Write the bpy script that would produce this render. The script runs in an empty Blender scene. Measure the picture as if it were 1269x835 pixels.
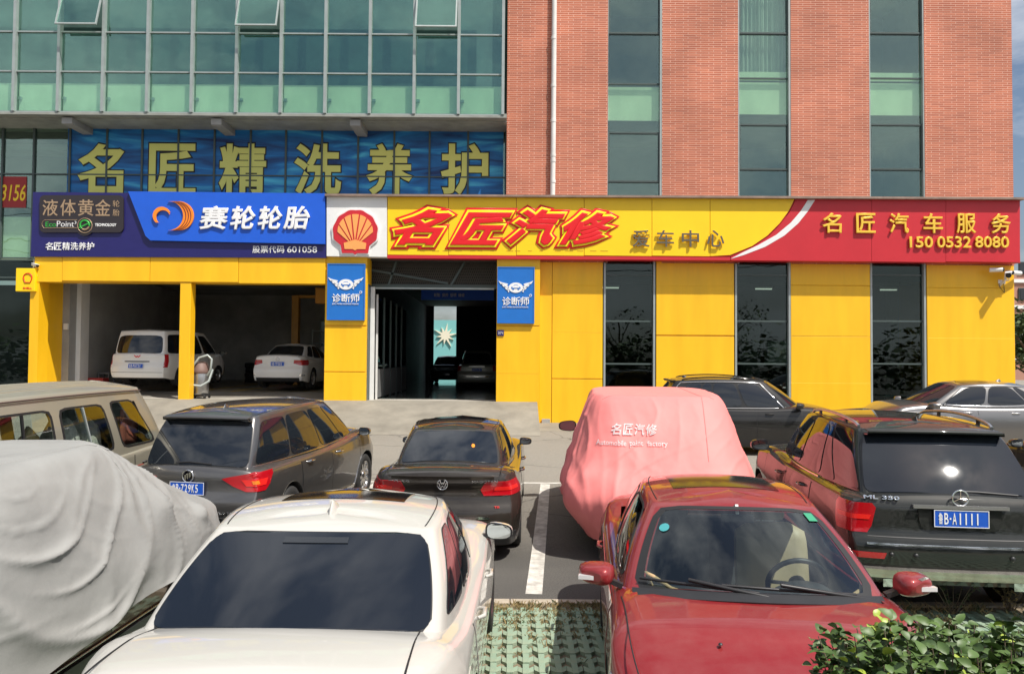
import bpy, math, random
from mathutils import Vector, Matrix, noise
random.seed(7)
scene = bpy.context.scene
COL = scene.collection
# ------------------------------------------------------------------ camera
FPX, CX, CY = 950.0, 634.5, 417.5
CAM = Vector((0, 0, 2.38))
PITCH, ROLL = math.atan(27.5/950.0), 0.0075
_f = Vector((0, math.cos(PITCH), math.sin(PITCH)))
_u0 = Vector((0, -math.sin(PITCH), math.cos(PITCH)))
_r0 = Vector((1, 0, 0))
_r = _r0*math.cos(ROLL) + _u0*math.sin(ROLL)
_u = _u0*math.cos(ROLL) - _r0*math.sin(ROLL)
cd = bpy.data.cameras.new('camera')
cam = bpy.data.objects.new('camera', cd); COL.objects.link(cam)
cam.matrix_world = Matrix(((_r.x, _u.x, -_f.x, CAM.x), (_r.y, _u.y, -_f.y, CAM.y), (_r.z, _u.z, -_f.z, CAM.z), (0, 0, 0, 1)))
cd.sensor_width = 36.0; cd.lens = FPX/1269*36.0
cd.clip_start = 0.05; cd.clip_end = 3000
scene.camera = cam

def at(px, py, D):
    """world point on the vertical plane Y = D seen at photo pixel (px, py)"""
    d = _f + _r*((px-CX)/FPX) + _u*((CY-py)/FPX)
    return CAM + d*(D/d.y)
def g(y):
    """height of the lot: level near the camera, rising gently to the building"""
    return max(0.0, 0.03*(min(y, 23.75)-9.5))
# ------------------------------------------------------------------ light
SUNV = Vector((.45, -.42, 1.0)).normalized()
w = bpy.data.worlds.new('World'); scene.world = w; w.use_nodes = True
nt = w.node_tree; nt.nodes.clear()
out = nt.nodes.new('ShaderNodeOutputWorld'); bg = nt.nodes.new('ShaderNodeBackground')
sky = nt.nodes.new('ShaderNodeTexSky'); sky.sky_type = 'NISHITA'; sky.sun_disc = False
sky.sun_elevation = math.asin(SUNV.z); sky.sun_rotation = math.atan2(SUNV.x, SUNV.y)
sky.dust_density = 2.5; sky.air_density = 1.0; sky.ozone_density = 1.0
tc = nt.nodes.new('ShaderNodeTexCoord'); mp = nt.nodes.new('ShaderNodeMapping'); mp.inputs['Scale'].default_value = (1, 1, 2.6)
nz = nt.nodes.new('ShaderNodeTexNoise'); nz.inputs['Scale'].default_value = 2.6; nz.inputs['Detail'].default_value = 7; nz.inputs['Roughness'].default_value = .58
cr = nt.nodes.new('ShaderNodeValToRGB'); cr.color_ramp.elements[0].position = .40; cr.color_ramp.elements[1].position = .64
mx = nt.nodes.new('ShaderNodeMix'); mx.data_type = 'RGBA'
nt.links.new(tc.outputs['Generated'], mp.inputs[0]); nt.links.new(mp.outputs[0], nz.inputs[0]); nt.links.new(nz.outputs[0], cr.inputs[0])
nt.links.new(cr.outputs[0], mx.inputs[0]); nt.links.new(sky.outputs[0], mx.inputs[6]); mx.inputs[7].default_value = (8.6, 8.8, 9.2, 1)
nt.links.new(mx.outputs[2], bg.inputs[0]); bg.inputs[1].default_value = 0.088; nt.links.new(bg.outputs[0], out.inputs[0])
sl = bpy.data.lights.new('sun', 'SUN'); sl.energy = 5.0; sl.angle = math.radians(.53); sl.color = (1, .95, .87)
sun = bpy.data.objects.new('sun', sl); COL.objects.link(sun)
sun.rotation_euler = (-SUNV).to_track_quat('-Z', 'Y').to_euler(); sun.location = (20, -20, 40)
scene.view_settings.view_transform = 'Standard'; scene.view_settings.look = 'None'
scene.view_settings.exposure = 0.32; scene.view_settings.gamma = 1
scene.cycles.max_bounces = 10; scene.cycles.transparent_max_bounces = 16

# ------------------------------------------------------------------ materials
def mat(name, color, rough=.6, metal=0, spec=.5, coat=0, coat_rough=.03, var=0, vscale=3, bump=0, bscale=40, var2=None, trans=0, emit=None, detail=5, stretch=None, rvar=0):
    m = bpy.data.materials.new(name); m.use_nodes = True; n = m.node_tree; b = n.nodes['Principled BSDF']
    c = (*color, 1) if len(color) == 3 else color
    b.inputs['Base Color'].default_value = c; b.inputs['Roughness'].default_value = rough
    b.inputs['Metallic'].default_value = metal; b.inputs['Specular IOR Level'].default_value = spec
    b.inputs['Coat Weight'].default_value = coat; b.inputs['Coat Roughness'].default_value = coat_rough
    b.inputs['Transmission Weight'].default_value = trans
    if emit: b.inputs['Emission Color'].default_value = (*emit[:3], 1); b.inputs['Emission Strength'].default_value = emit[3]
    t = None
    if var or bump or rvar:
        t = n.nodes.new('ShaderNodeTexCoord'); mpn = n.nodes.new('ShaderNodeMapping'); n.links.new(t.outputs['Object'], mpn.inputs[0])
        if stretch: mpn.inputs['Scale'].default_value = stretch
        t = mpn.outputs[0]
    if var or rvar:
        z = n.nodes.new('ShaderNodeTexNoise'); z.inputs['Scale'].default_value = vscale; z.inputs['Detail'].default_value = detail; z.inputs['Roughness'].default_value = .62
        n.links.new(t, z.inputs[0])
    if var:
        r = n.nodes.new('ShaderNodeValToRGB'); r.color_ramp.elements[0].position = .3; r.color_ramp.elements[1].position = .7
        c2 = var2 if var2 else tuple(x*(1-var) for x in color)
        r.color_ramp.elements[0].color = (*c2, 1); r.color_ramp.elements[1].color = c if var2 else tuple(min(1, x*(1+var*.5)) for x in color)+(1,)
        n.links.new(z.outputs[0], r.inputs[0]); n.links.new(r.outputs[0], b.inputs['Base Color'])
    if rvar:
        mr = n.nodes.new('ShaderNodeMapRange'); mr.inputs[3].default_value = max(0, rough-rvar); mr.inputs[4].default_value = rough+rvar
        n.links.new(z.outputs[0], mr.inputs[0]); n.links.new(mr.outputs[0], b.inputs['Roughness'])
    if bump:
        z2 = n.nodes.new('ShaderNodeTexNoise'); z2.inputs['Scale'].default_value = bscale; z2.inputs['Detail'].default_value = 4
        bp = n.nodes.new('ShaderNodeBump'); bp.inputs['Strength'].default_value = bump; bp.inputs['Distance'].default_value = .02
        n.links.new(t, z2.inputs[0]); n.links.new(z2.outputs[0], bp.inputs['Height']); n.links.new(bp.outputs[0], b.inputs['Normal'])
    return m

def glassmat(name, tint, refl=.12, rough=.01, rcol=(.9, 1, 1), wave=0):
    """sheet glass: tinted see-through plus mirror reflection"""
    m = bpy.data.materials.new(name); m.use_nodes = True; n = m.node_tree; n.nodes.clear()
    o = n.nodes.new('ShaderNodeOutputMaterial'); tr = n.nodes.new('ShaderNodeBsdfTransparent'); gl = n.nodes.new('ShaderNodeBsdfGlossy')
    tr.inputs[0].default_value = (*tint, 1); gl.inputs[0].default_value = (*rcol, 1); gl.inputs['Roughness'].default_value = rough
    lw = n.nodes.new('ShaderNodeLayerWeight'); lw.inputs[0].default_value = .5
    mr = n.nodes.new('ShaderNodeMapRange'); mr.inputs[3].default_value = refl; mr.inputs[4].default_value = .95
    pw = n.nodes.new('ShaderNodeMath'); pw.operation = 'POWER'; pw.inputs[1].default_value = 3
    n.links.new(lw.outputs['Facing'], pw.inputs[0]); n.links.new(pw.outputs[0], mr.inputs[0])
    ms = n.nodes.new('ShaderNodeMixShader'); n.links.new(mr.outputs[0], ms.inputs[0]); n.links.new(tr.outputs[0], ms.inputs[1]); n.links.new(gl.outputs[0], ms.inputs[2])
    if wave:
        t = n.nodes.new('ShaderNodeTexCoord'); z = n.nodes.new('ShaderNodeTexNoise'); z.inputs['Scale'].default_value = 1.1; z.inputs['Detail'].default_value = 1
        bp = n.nodes.new('ShaderNodeBump'); bp.inputs['Strength'].default_value = wave; bp.inputs['Distance'].default_value = .05
        n.links.new(t.outputs['Object'], z.inputs[0]); n.links.new(z.outputs[0], bp.inputs['Height']); n.links.new(bp.outputs[0], gl.inputs['Normal'])
    n.links.new(ms.outputs[0], o.inputs[0])
    return m

def paint(name, color, metal=.0, rough=.35, dust=.12, coat=1.0):
    m = mat(name, color, rough, metal, spec=.12 if metal < .4 else .5, coat=coat, coat_rough=.02)
    n = m.node_tree; b = n.nodes['Principled BSDF']
    t = n.nodes.new('ShaderNodeTexCoord'); z = n.nodes.new('ShaderNodeTexNoise'); z.inputs['Scale'].default_value = 2.2; z.inputs['Detail'].default_value = 8; z.inputs['Roughness'].default_value = .7
    n.links.new(t.outputs['Object'], z.inputs[0])
    mix = n.nodes.new('ShaderNodeMix'); mix.data_type = 'RGBA'; mix.inputs[6].default_value = (*color, 1); mix.inputs[7].default_value = (.42, .38, .32, 1)
    mr = n.nodes.new('ShaderNodeMapRange'); mr.inputs[1].default_value = .35; mr.inputs[2].default_value = .8; mr.inputs[3].default_value = dust*.15; mr.inputs[4].default_value = dust
    n.links.new(z.outputs[0], mr.inputs[0]); n.links.new(mr.outputs[0], mix.inputs[0]); n.links.new(mix.outputs[2], b.inputs['Base Color'])
    mr2 = n.nodes.new('ShaderNodeMapRange'); mr2.inputs[1].default_value = .3; mr2.inputs[2].default_value = .8; mr2.inputs[3].default_value = .02; mr2.inputs[4].default_value = .02+dust*.5
    n.links.new(z.outputs[0], mr2.inputs[0]); n.links.new(mr2.outputs[0], b.inputs['Coat Roughness'])
    return m

M = {}
M['yellow'] = mat('yellow_panel', (.90, .50, .010), .42, var=.10, vscale=1.1, bump=.14, bscale=1.6, stretch=(2.2, 1, .35), rvar=.12)
M['yellow_sign'] = mat('yellow_sign', (.96, .62, .006), .4, var=.05, vscale=1)
M['sign_red'] = mat('sign_red', (.55, .018, .03), .45, var=.08, vscale=1)
M['letter_red'] = mat('letter_red', (.72, .008, .012), .4)
M['letter_yellow'] = mat('letter_yellow', (.9, .60, .02), .4)
M['bright_yellow'] = mat('bright_yellow', (.95, .80, .01), .4)
M['brass'] = mat('brass_letter', (.86, .55, .06), .35, metal=.2)
M['bronze'] = mat('bronze_letter', (.42, .29, .18), .4, metal=.3)
M['grey_letter'] = mat('grey_letter', (.13, .12, .09), .4, metal=.3)
M['white'] = mat('white_plastic', (.78, .78, .76), .4, var=.06)
M['letter_white'] = mat('white_letter', (.80, .80, .80), .4)
M['navy'] = mat('navy_panel', (.016, .014, .12), .35, var=.1)
M['blue'] = mat('blue_panel', (.012, .105, .62), .35, var=.06)
M['blue2'] = mat('sky_blue_panel', (.012, .15, .52), .4, var=.06)
M['orange'] = mat('orange_letter', (.9, .26, .02), .4)
M['maroon'] = mat('maroon_line', (.2, .02, .02), .5)
M['black'] = mat('black_plastic', (.018, .018, .02), .45, var=.2, vscale=5)
M['signblack'] = mat('black_panel', (.028, .022, .025), .4)
M['green'] = mat('green_letter', (.03, .35, .05), .4)
M['rubber'] = mat('tyre_rubber', (.022, .022, .022), .8, bump=.3, bscale=60)
M['trim'] = mat('black_gloss_trim', (.008, .008, .009), .12, spec=.5)
M['seal'] = mat('window_seal', (.012, .012, .013), .55)
M['chrome'] = mat('chrome', (.78, .78, .78), .09, metal=1)
M['alloy'] = mat('alloy', (.62, .62, .63), .28, metal=1, var=.1, vscale=9)
M['alu'] = mat('aluminium_frame', (.36, .40, .39), .45, metal=.3, var=.12, vscale=4)
M['alu_dark'] = mat('dark_window_frame', (.07, .095, .09), .45, metal=.1)
M['dglass'] = mat('tinted_car_glass', (.010, .013, .018), .03, spec=.75)
M['dglass2'] = mat('dark_blue_car_glass', (.009, .012, .018), .05, spec=.6, rvar=.04, vscale=3)
M['taillight'] = mat('tail_lamp_red', (.42, .004, .010), .12, coat=1, spec=.6)
M['taillight2'] = mat('tail_lamp_bright', (.75, .02, .015), .15, coat=1)
M['lampclear'] = mat('lamp_clear', (.65, .65, .66), .1, spec=.8, coat=1)
M['amber'] = mat('lamp_amber', (.8, .22, .02), .15, coat=1)
M['plate'] = mat('plate_blue', (.01, .09, .50), .4)
M['dark'] = mat('dark_void', (.012, .012, .012), .9)
M['under'] = mat('underbody', (.02, .02, .02), .85)
M['conc'] = mat('concrete', (.36, .335, .29), .85, var=.3, vscale=1.3, bump=.25, bscale=30)
M['conc_wall'] = mat('grey_plaster', (.34, .34, .33), .8, var=.18, vscale=1.2)
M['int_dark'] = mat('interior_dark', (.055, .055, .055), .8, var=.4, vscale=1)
M['int_mid'] = mat('interior_grey', (.16, .16, .16), .8, var=.3, vscale=1)
M['pipe'] = mat('pipe_white', (.72, .70, .67), .45, var=.12, vscale=2)
M['spandrel'] = mat('spandrel_board', (.90, .94, .74), .7, var=.13, vscale=1.6, stretch=(1, 1, .5))
M['bglass'] = glassmat('teal_building_glass', (.82, .93, .86), .17, rcol=(.58, .88, .80), wave=.12)
M['bglass2'] = glassmat('dark_building_glass', (.80, .90, .83), .13, rcol=(.8, 1, .94), wave=.12)
M['sglass'] = glassmat('shop_glass', (.55, .64, .60), .038, rcol=(.9, 1, 1), wave=.06)
M['cglass'] = glassmat('clear_car_glass', (.72, .80, .78), .07, rcol=(.95, 1, 1))
M['beige'] = mat('beige_leather', (.46, .36, .22), .5, var=.1)
M['dash'] = mat('dark_dash', (.03, .032, .034), .6)

# ------------------------------------------------------------------ mesh helper
class MB:
    def __init__(s): s.v = []; s.f = []; s.m = []; s.sm = []
    def add(s, vs, fs, mi=0, smooth=False):
        o = len(s.v); s.v.extend(Vector(v) for v in vs)
        for f in fs: s.f.append(tuple(o+i for i in f)); s.m.append(mi); s.sm.append(smooth)
        return s
    def box(s, x0, x1, y0, y1, z0, z1, mi=0, mtx=None):
        vs = [Vector((x, y, z)) for x in (x0, x1) for y in (y0, y1) for z in (z0, z1)]
        if mtx: vs = [mtx @ v for v in vs]
        return s.add(vs, [(0, 1, 3, 2), (4, 6, 7, 5), (0, 4, 5, 1), (2, 3, 7, 6), (0, 2, 6, 4), (1, 5, 7, 3)], mi)
    def bar(s, p, q, w, h=None, mi=0, up=(0, 0, 1)):
        p, q = Vector(p), Vector(q); d = q-p; l = d.length; d.normalize(); h = h or w
        u = Vector(up); 
        if abs(d.dot(u)) > .98: u = Vector((1, 0, 0))
        a = d.cross(u).normalized(); b = a.cross(d)
        vs = [c + a*(i*w/2) + b*(j*h/2) for c in (p, q) for i in (-1, 1) for j in (-1, 1)]
        return s.add(vs, [(0, 1, 3, 2), (4, 6, 7, 5), (0, 4, 5, 1), (2, 3, 7, 6), (0, 2, 6, 4), (1, 5, 7, 3)], mi)
    def tube(s, pts, r, n=8, mi=0, cap=True):
        pts = [Vector(p) for p in pts]; rs = r if isinstance(r, (list, tuple)) else [r]*len(pts)
        rings = []; prev = None
        for i, p in enumerate(pts):
            d = (pts[min(i+1, len(pts)-1)] - pts[max(i-1, 0)]).normalized()
            if prev is None:
                a = d.orthogonal().normalized()
            else:
                a = (prev - d*prev.dot(d)).normalized()
            prev = a; b = d.cross(a)
            rings.append([p + (a*math.cos(2*math.pi*k/n) + b*math.sin(2*math.pi*k/n))*rs[i] for k in range(n)])
        vs = [v for rg in rings for v in rg]; fs = []
        for i in range(len(pts)-1):
            for k in range(n):
                fs.append((i*n+k, i*n+(k+1) % n, (i+1)*n+(k+1) % n, (i+1)*n+k))
        s.add(vs, fs, mi, True)
        if cap: s.add(rings[0], [tuple(range(n))][::-1], mi); s.add(rings[-1], [tuple(range(n))], mi)
        return s
    def lathe(s, prof, axis='z', c=(0, 0, 0), n=32, mi=0, smooth=True, close=False):
        vs = []; fs = []; k = len(prof); c = Vector(c)
        for i in range(n):
            a = 2*math.pi*i/n; ca, sa = math.cos(a), math.sin(a)
            for r, h in prof:
                v = {'z': (r*ca, r*sa, h), 'x': (h, r*ca, r*sa), 'y': (r*ca, h, r*sa)}[axis]
                vs.append(c+Vector(v))
        for i in range(n):
            for j in range(k-1 if not close else k):
                a, b = i*k+j, i*k+(j+1) % k; c2, d = ((i+1) % n)*k+(j+1) % k, ((i+1) % n)*k+j
                fs.append((a, b, c2, d))
        return s.add(vs, fs, mi, smooth)
    def prism(s, poly, y0, y1, mi=0):
        """polygon in (x,z), extruded from y0 (front) to y1"""
        n = len(poly); vs = [(x, y0, z) for x, z in poly] + [(x, y1, z) for x, z in poly]
        fs = [tuple(range(n)), tuple(range(2*n-1, n-1, -1))] + [(i, i+n, (i+1) % n+n, (i+1) % n) for i in range(n)]
        return s.add(vs, fs, mi)
    def grid(s, P, mi=0, smooth=True, flip=False, skip=None):
        a, b = len(P), len(P[0]); vs = [v for r in P for v in r]; fs = []
        for i in range(a-1):
            for j in range(b-1):
                if skip and skip(i, j): continue
                q = (i*b+j, i*b+j+1, (i+1)*b+j+1, (i+1)*b+j)
                fs.append(q[::-1] if flip else q)
        return s.add(vs, fs, mi, smooth)
    def mirrored(s):
        o = len(s.v); s.v.extend(Vector((-v.x, v.y, v.z)) for v in list(s.v))
        for f, m_, sm in list(zip(s.f, s.m, s.sm)): s.f.append(tuple(o+i for i in f[::-1])); s.m.append(m_); s.sm.append(sm)
        return s
    def build(s, name, mats, parent=None, loc=None, weld=False):
        me = bpy.data.meshes.new(name); me.from_pydata([tuple(v) for v in s.v], [], s.f)
        for m_ in (mats if isinstance(mats, (list, tuple)) else [mats]): me.materials.append(M[m_] if isinstance(m_, str) else m_)
        me.polygons.foreach_set('material_index', s.m); me.polygons.foreach_set('use_smooth', s.sm)
        if weld:
            import bmesh
            bm = bmesh.new(); bm.from_mesh(me); bmesh.ops.remove_doubles(bm, verts=bm.verts, dist=1e-4)
            bmesh.ops.recalc_face_normals(bm, faces=bm.faces); bm.to_mesh(me); bm.free()
        me.update()
        o = bpy.data.objects.new(name, me); COL.objects.link(o)
        if parent: o.parent = parent
        if loc: o.location = loc
        return o

def tag(o, label=None, cat=None, group=None, kind=None):
    if label: o['label'] = label
    if cat: o['category'] = cat
    if group: o['group'] = group
    if kind: o['kind'] = kind
    return o
def thing(name, label, cat, loc=(0, 0, 0), rz=0, group=None):
    o = bpy.data.objects.new(name, None); COL.objects.link(o); o.location = loc; o.rotation_euler = (0, 0, rz); o.empty_display_size = .3
    return tag(o, label, cat, group)
def bevel(o, w, seg=2):
    b = o.modifiers.new('bevel', 'BEVEL'); b.width = w; b.segments = seg; b.limit_method = 'ANGLE'; b.angle_limit = .8
    return o
def copy_thing(root, loc=None, rz=None, label=None):
    r = root.copy(); COL.objects.link(r)
    if loc is not None: r.location = loc
    if rz is not None: r.rotation_euler = (0, 0, rz)
    if label: r['label'] = label
    for ch in root.children:
        c = ch.copy(); COL.objects.link(c); c.parent = r
        for gc in ch.children:
            d = gc.copy(); COL.objects.link(d); d.parent = c
    return r

def text(body, box, y, m, parent, name='lettering', ext=.02, offset=0, bev=0, shear=0, plane=None, bold=0, res=3):
    """lettering fitted in box (x0,x1,z0,z1); front of letters at depth y, facing -Y (or put through matrix `plane`)"""
    if offset > .011 and not bev: bev, offset = offset, 0
    cu = bpy.data.curves.new(name, 'FONT'); cu.body = body; cu.size = 1; cu.extrude = .01; cu.offset = offset; cu.shear = shear
    cu.bevel_depth = bev; cu.bevel_resolution = 2; cu.resolution_u = res; cu.fill_mode = 'FRONT' if not bev else 'BOTH'
    if not bev: cu.fill_mode = 'BOTH'
    ob = bpy.data.objects.new(name, cu); COL.objects.link(ob)
    me = bpy.data.meshes.new_from_object(ob)
    bpy.data.objects.remove(ob); bpy.data.curves.remove(cu)
    if not len(me.vertices): return None
    xs = [v.co.x for v in me.vertices]; ys = [v.co.y for v in me.vertices]; zs = [v.co.z for v in me.vertices]
    x0, x1, z0, z1 = box; sx = (x1-x0)/max(1e-6, max(xs)-min(xs)); sz = (z1-z0)/max(1e-6, max(ys)-min(ys)); se = ext/max(1e-6, max(zs)-min(zs))
    mx_, my_, mz_ = min(xs), min(ys), max(zs)
    for v in me.vertices:
        p = Vector((x0+(v.co.x-mx_)*sx, y+(mz_-v.co.z)*se, z0+(v.co.y-my_)*sz))
        v.co = plane @ p if plane else p
    me.materials.clear(); me.materials.append(M[m] if isinstance(m, str) else m)
    for p in me.polygons: p.material_index = 0
    o = bpy.data.objects.new(name, me); COL.objects.link(o)
    if parent: o.parent = parent
    return o
def pbox(px0, px1, py0, py1, D):
    a = at(px0, py1, D); b = at(px1, py0, D)
    return (a.x, b.x, a.z, b.z)
# ================================================================== GROUND
def ground_mat():
    m = mat('asphalt', (.060, .056, .050), .9, bump=.5, bscale=170)
    n = m.node_tree; b = n.nodes['Principled BSDF']
    t = n.nodes.new('ShaderNodeTexCoord')
    z = n.nodes.new('ShaderNodeTexNoise'); z.inputs['Scale'].default_value = .45; z.inputs['Detail'].default_value = 9; z.inputs['Roughness'].default_value = .6
    z2 = n.nodes.new('ShaderNodeTexNoise'); z2.inputs['Scale'].default_value = 60; z2.inputs['Detail'].default_value = 3
    vo = n.nodes.new('ShaderNodeTexVoronoi'); vo.feature = 'DISTANCE_TO_EDGE'; vo.inputs['Scale'].default_value = .32
    dn_ = n.nodes.new('ShaderNodeTexNoise'); dn_.inputs['Scale'].default_value = 1.7; dn_.inputs['Detail'].default_value = 6
    vm = n.nodes.new('ShaderNodeMix'); vm.data_type = 'VECTOR'; vm.inputs[0].default_value = .22; n.links.new(t.outputs['Object'], vm.inputs[4]); n.links.new(dn_.outputs['Color'], vm.inputs[5]); n.links.new(t.outputs['Object'], dn_.inputs[0]); n.links.new(vm.outputs[1], vo.inputs[0])
    ck = n.nodes.new('ShaderNodeMapRange'); ck.inputs[1].default_value = .0; ck.inputs[2].default_value = .006; ck.inputs[3].default_value = .45; ck.inputs[4].default_value = 1; n.links.new(vo.outputs['Distance'], ck.inputs[0])
    n.links.new(t.outputs['Object'], z.inputs[0]); n.links.new(t.outputs['Object'], z2.inputs[0])
    # the asphalt is paler towards the workshop, where the driving lane is
    sx = n.nodes.new('ShaderNodeSeparateXYZ'); n.links.new(t.outputs['Object'], sx.inputs[0])
    mr = n.nodes.new('ShaderNodeMapRange'); mr.inputs[1].default_value = 9; mr.inputs[2].default_value = 14.5; n.links.new(sx.outputs[1], mr.inputs[0])
    a = n.nodes.new('ShaderNodeMath'); a.operation = 'MULTIPLY_ADD'; n.links.new(z.outputs[0], a.inputs[0]); a.inputs[1].default_value = .9; n.links.new(mr.outputs[0], a.inputs[2])
    s = n.nodes.new('ShaderNodeMath'); s.operation = 'SUBTRACT'; n.links.new(a.outputs[0], s.inputs[0]); s.inputs[1].default_value = .45; s.use_clamp = True
    c = n.nodes.new('ShaderNodeMix'); c.data_type = 'RGBA'; c.inputs[6].default_value = (.085, .080, .072, 1); c.inputs[7].default_value = (.25, .23, .195, 1); n.links.new(s.outputs[0], c.inputs[0])
    c2 = n.nodes.new('ShaderNodeMix'); c2.data_type = 'RGBA'; c2.blend_type = 'MULTIPLY'; c2.inputs[0].default_value = .55
    rp = n.nodes.new('ShaderNodeValToRGB'); rp.color_ramp.elements[0].position = .35; rp.color_ramp.elements[0].color = (.45, .45, .45, 1); rp.color_ramp.elements[1].position = .62; rp.color_ramp.elements[1].color = (1.25, 1.25, 1.25, 1)
    n.links.new(z2.outputs[0], rp.inputs[0]); n.links.new(c.outputs[2], c2.inputs[6]); n.links.new(rp.outputs[0], c2.inputs[7]); c3 = n.nodes.new('ShaderNodeMix'); c3.data_type = 'RGBA'; c3.blend_type = 'MULTIPLY'; c3.inputs[0].default_value = 1; n.links.new(c2.outputs[2], c3.inputs[6]); n.links.new(ck.outputs[0], c3.inputs[7]); n.links.new(c3.outputs[2], b.inputs['Base Color'])
    return m
M['asphalt'] = ground_mat()
M['soil'] = mat('soil', (.22, .175, .115), .95, var=.5, vscale=8, bump=.6, bscale=50)
mb = MB(); ys = [-300, -60, -10, 0, 3, 5, 7.6, 9.5, 11, 13, 15, 17, 19, 21, 23.75, 30, 60, 150, 900]
xs = [-700, -100, -30, -15, -8, -4, 0, 4, 8, 15, 30, 100, 700]
mb.grid([[Vector((x, y, g(y))) for x in xs] for y in ys], flip=True)
tag(mb.build('asphalt_ground', 'asphalt'), 'dark worn asphalt of the car park, sloping up to the workshop', kind='structure')
# painted bay lines: 4 mm above the asphalt, worn
M['line'] = mat('road_paint', (.66, .64, .58), .8, var2=(.30, .28, .25), var=.5, vscale=7, bump=.2)
def strip(a, b, wd, name='bay_line', n=8, dz=.004):
    a, b = Vector(a), Vector(b); d = (b-a).normalized(); s = Vector((d.y, -d.x, 0))*wd/2; P = []
    for i in range(n+1):
        p = a.lerp(b, i/n); P.append([Vector(((p-s).x, (p-s).y, g((p-s).y)+dz)), Vector(((p+s).x, (p+s).y, g((p+s).y)+dz))])
    m_ = MB(); m_.grid(P, smooth=False); return m_.build(name, 'line')
for i, (a, b, wd) in enumerate([((.24, 7.85, 0), (.62, 13.9, 0), .17), ((-.5, 14.0, 0), (6.0, 14.0, 0), .12), ((-2.9, 7.9, 0), (-2.4, 13.9, 0), .15), ((3.05, 7.85, 0), (3.5, 13.9, 0), .15), ((5.72, 7.85, 0), (6.2, 13.9, 0), .15),
                     ((8.5, 7.85, 0), (8.9, 13.9, 0), .15), ((5.5, 19.9, 0), (13, 20.1, 0), .15), ((-7, 14.0, 0), (-.62, 14.0, 0), .12)]):
    tag(strip(a, b, wd), 'worn white painted line', kind='structure')
# kerb strip between asphalt and grass pavers
mb = MB()
x = -9.0
while x < 13:
    mb.box(x+.004, x+.996, 7.50, 7.66, -.1, .016); x += 1.0
kerb = thing('kerb', None, None); kerb['kind'] = 'structure'
mb = MB(); mb.box(.004, .996, 0, .13, -.1, .018); k0 = mb.build('kerb_stone', mat('kerb_stone', (.42, .36, .28), .85, var=.3, vscale=3, bump=.3), kerb, (-9, 7.52, 0)); bevel(k0, .008)
for i in range(1, 22):
    k = k0.copy(); COL.objects.link(k); k.parent = kerb; k.location = (-9+i, 7.52, 0)

# grass pavers: pale green concrete blocks with chevron bars over soil
mb = MB(); mb.grid([[Vector((x, y, .003)) for x in (-10, 13)] for y in (-3, 7.52)], flip=True)
tag(mb.build('paver_bed', 'soil'), 'brown soil under the grass pavers', kind='structure')
M['paver'] = mat('paver_concrete', (.18, .31, .235), .85, var=.45, vscale=4, bump=.35, bscale=60, var2=(.29, .32, .22))
def paver_mb(ox=0, oy=0):
    m_ = MB(); px, py, h = .125, .19, .040
    # raised spine with two pairs of slanting bars: a chevron
    m_.box(ox-.024, ox+.024, oy, oy+py-.006, .0, h)
    for k in (0,):
        y0 = oy+.02+k*py
        for s in (-1, 1):
            vs = [Vector((ox+s*.024, y0, z)) for z in (0, h-.006)] + [Vector((ox+s*.024, y0+.090, z)) for z in (0, h-.006)] + \
                 [Vector((ox+s*.060, y0+.05, z)) for z in (0, h-.012)] + [Vector((ox+s*.060, y0+.145, z)) for z in (0, h-.012)]
            fs = [(0, 1, 5, 4), (2, 6, 7, 3), (1, 3, 7, 5), (4, 5, 7, 6)]
            m_.add(vs, fs if s > 0 else [f[::-1] for f in fs])
    return m_
pav = thing('grass_paving', None, None); pav['kind'] = 'structure'
protos = []
inview = []; others = []
def vis_paver(x, y):
    return (-.35 < x < 1.35 and 4.9 < y < 7.5) or (x < -2.4 and x > -3.5 and 4.6 < y < 7.5) or (3.2 < x < 6.4 and 5.6 < y < 7.5)
iy = 0; y = 2.2
rnd = random.Random(3)
while y < 7.32:
    x = -9.0
    while x < 12.5:
        (inview if vis_paver(x, y) else others).append((x, y)); x += .125
    y += .190
inview.sort(key=lambda p: (p[0]-.5)**2*.6+p[1]**2)
base_me = None
for i, (x, y) in enumerate(inview[:300]):
    if base_me is None:
        o = paver_mb().build('paver', 'paver', pav); base_me = o
    else:
        o = base_me.copy(); COL.objects.link(o); o.parent = pav
    o.location = (x+rnd.uniform(-.003, .003), y+rnd.uniform(-.003, .003), rnd.uniform(-.008, .004)); o.rotation_euler = (rnd.uniform(-.03, .03), rnd.uniform(-.03, .03), rnd.uniform(-.02, .02))
m_ = MB()
for x, y in inview[300:]+others:
    m_.s = 0; q = paver_mb(x, y); dz = rnd.uniform(-.008, .004); m_.add([v+Vector((0, 0, dz)) for v in q.v], q.f)
o = m_.build('paver_field', 'paver', pav); o['kind'] = 'stuff'

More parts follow.
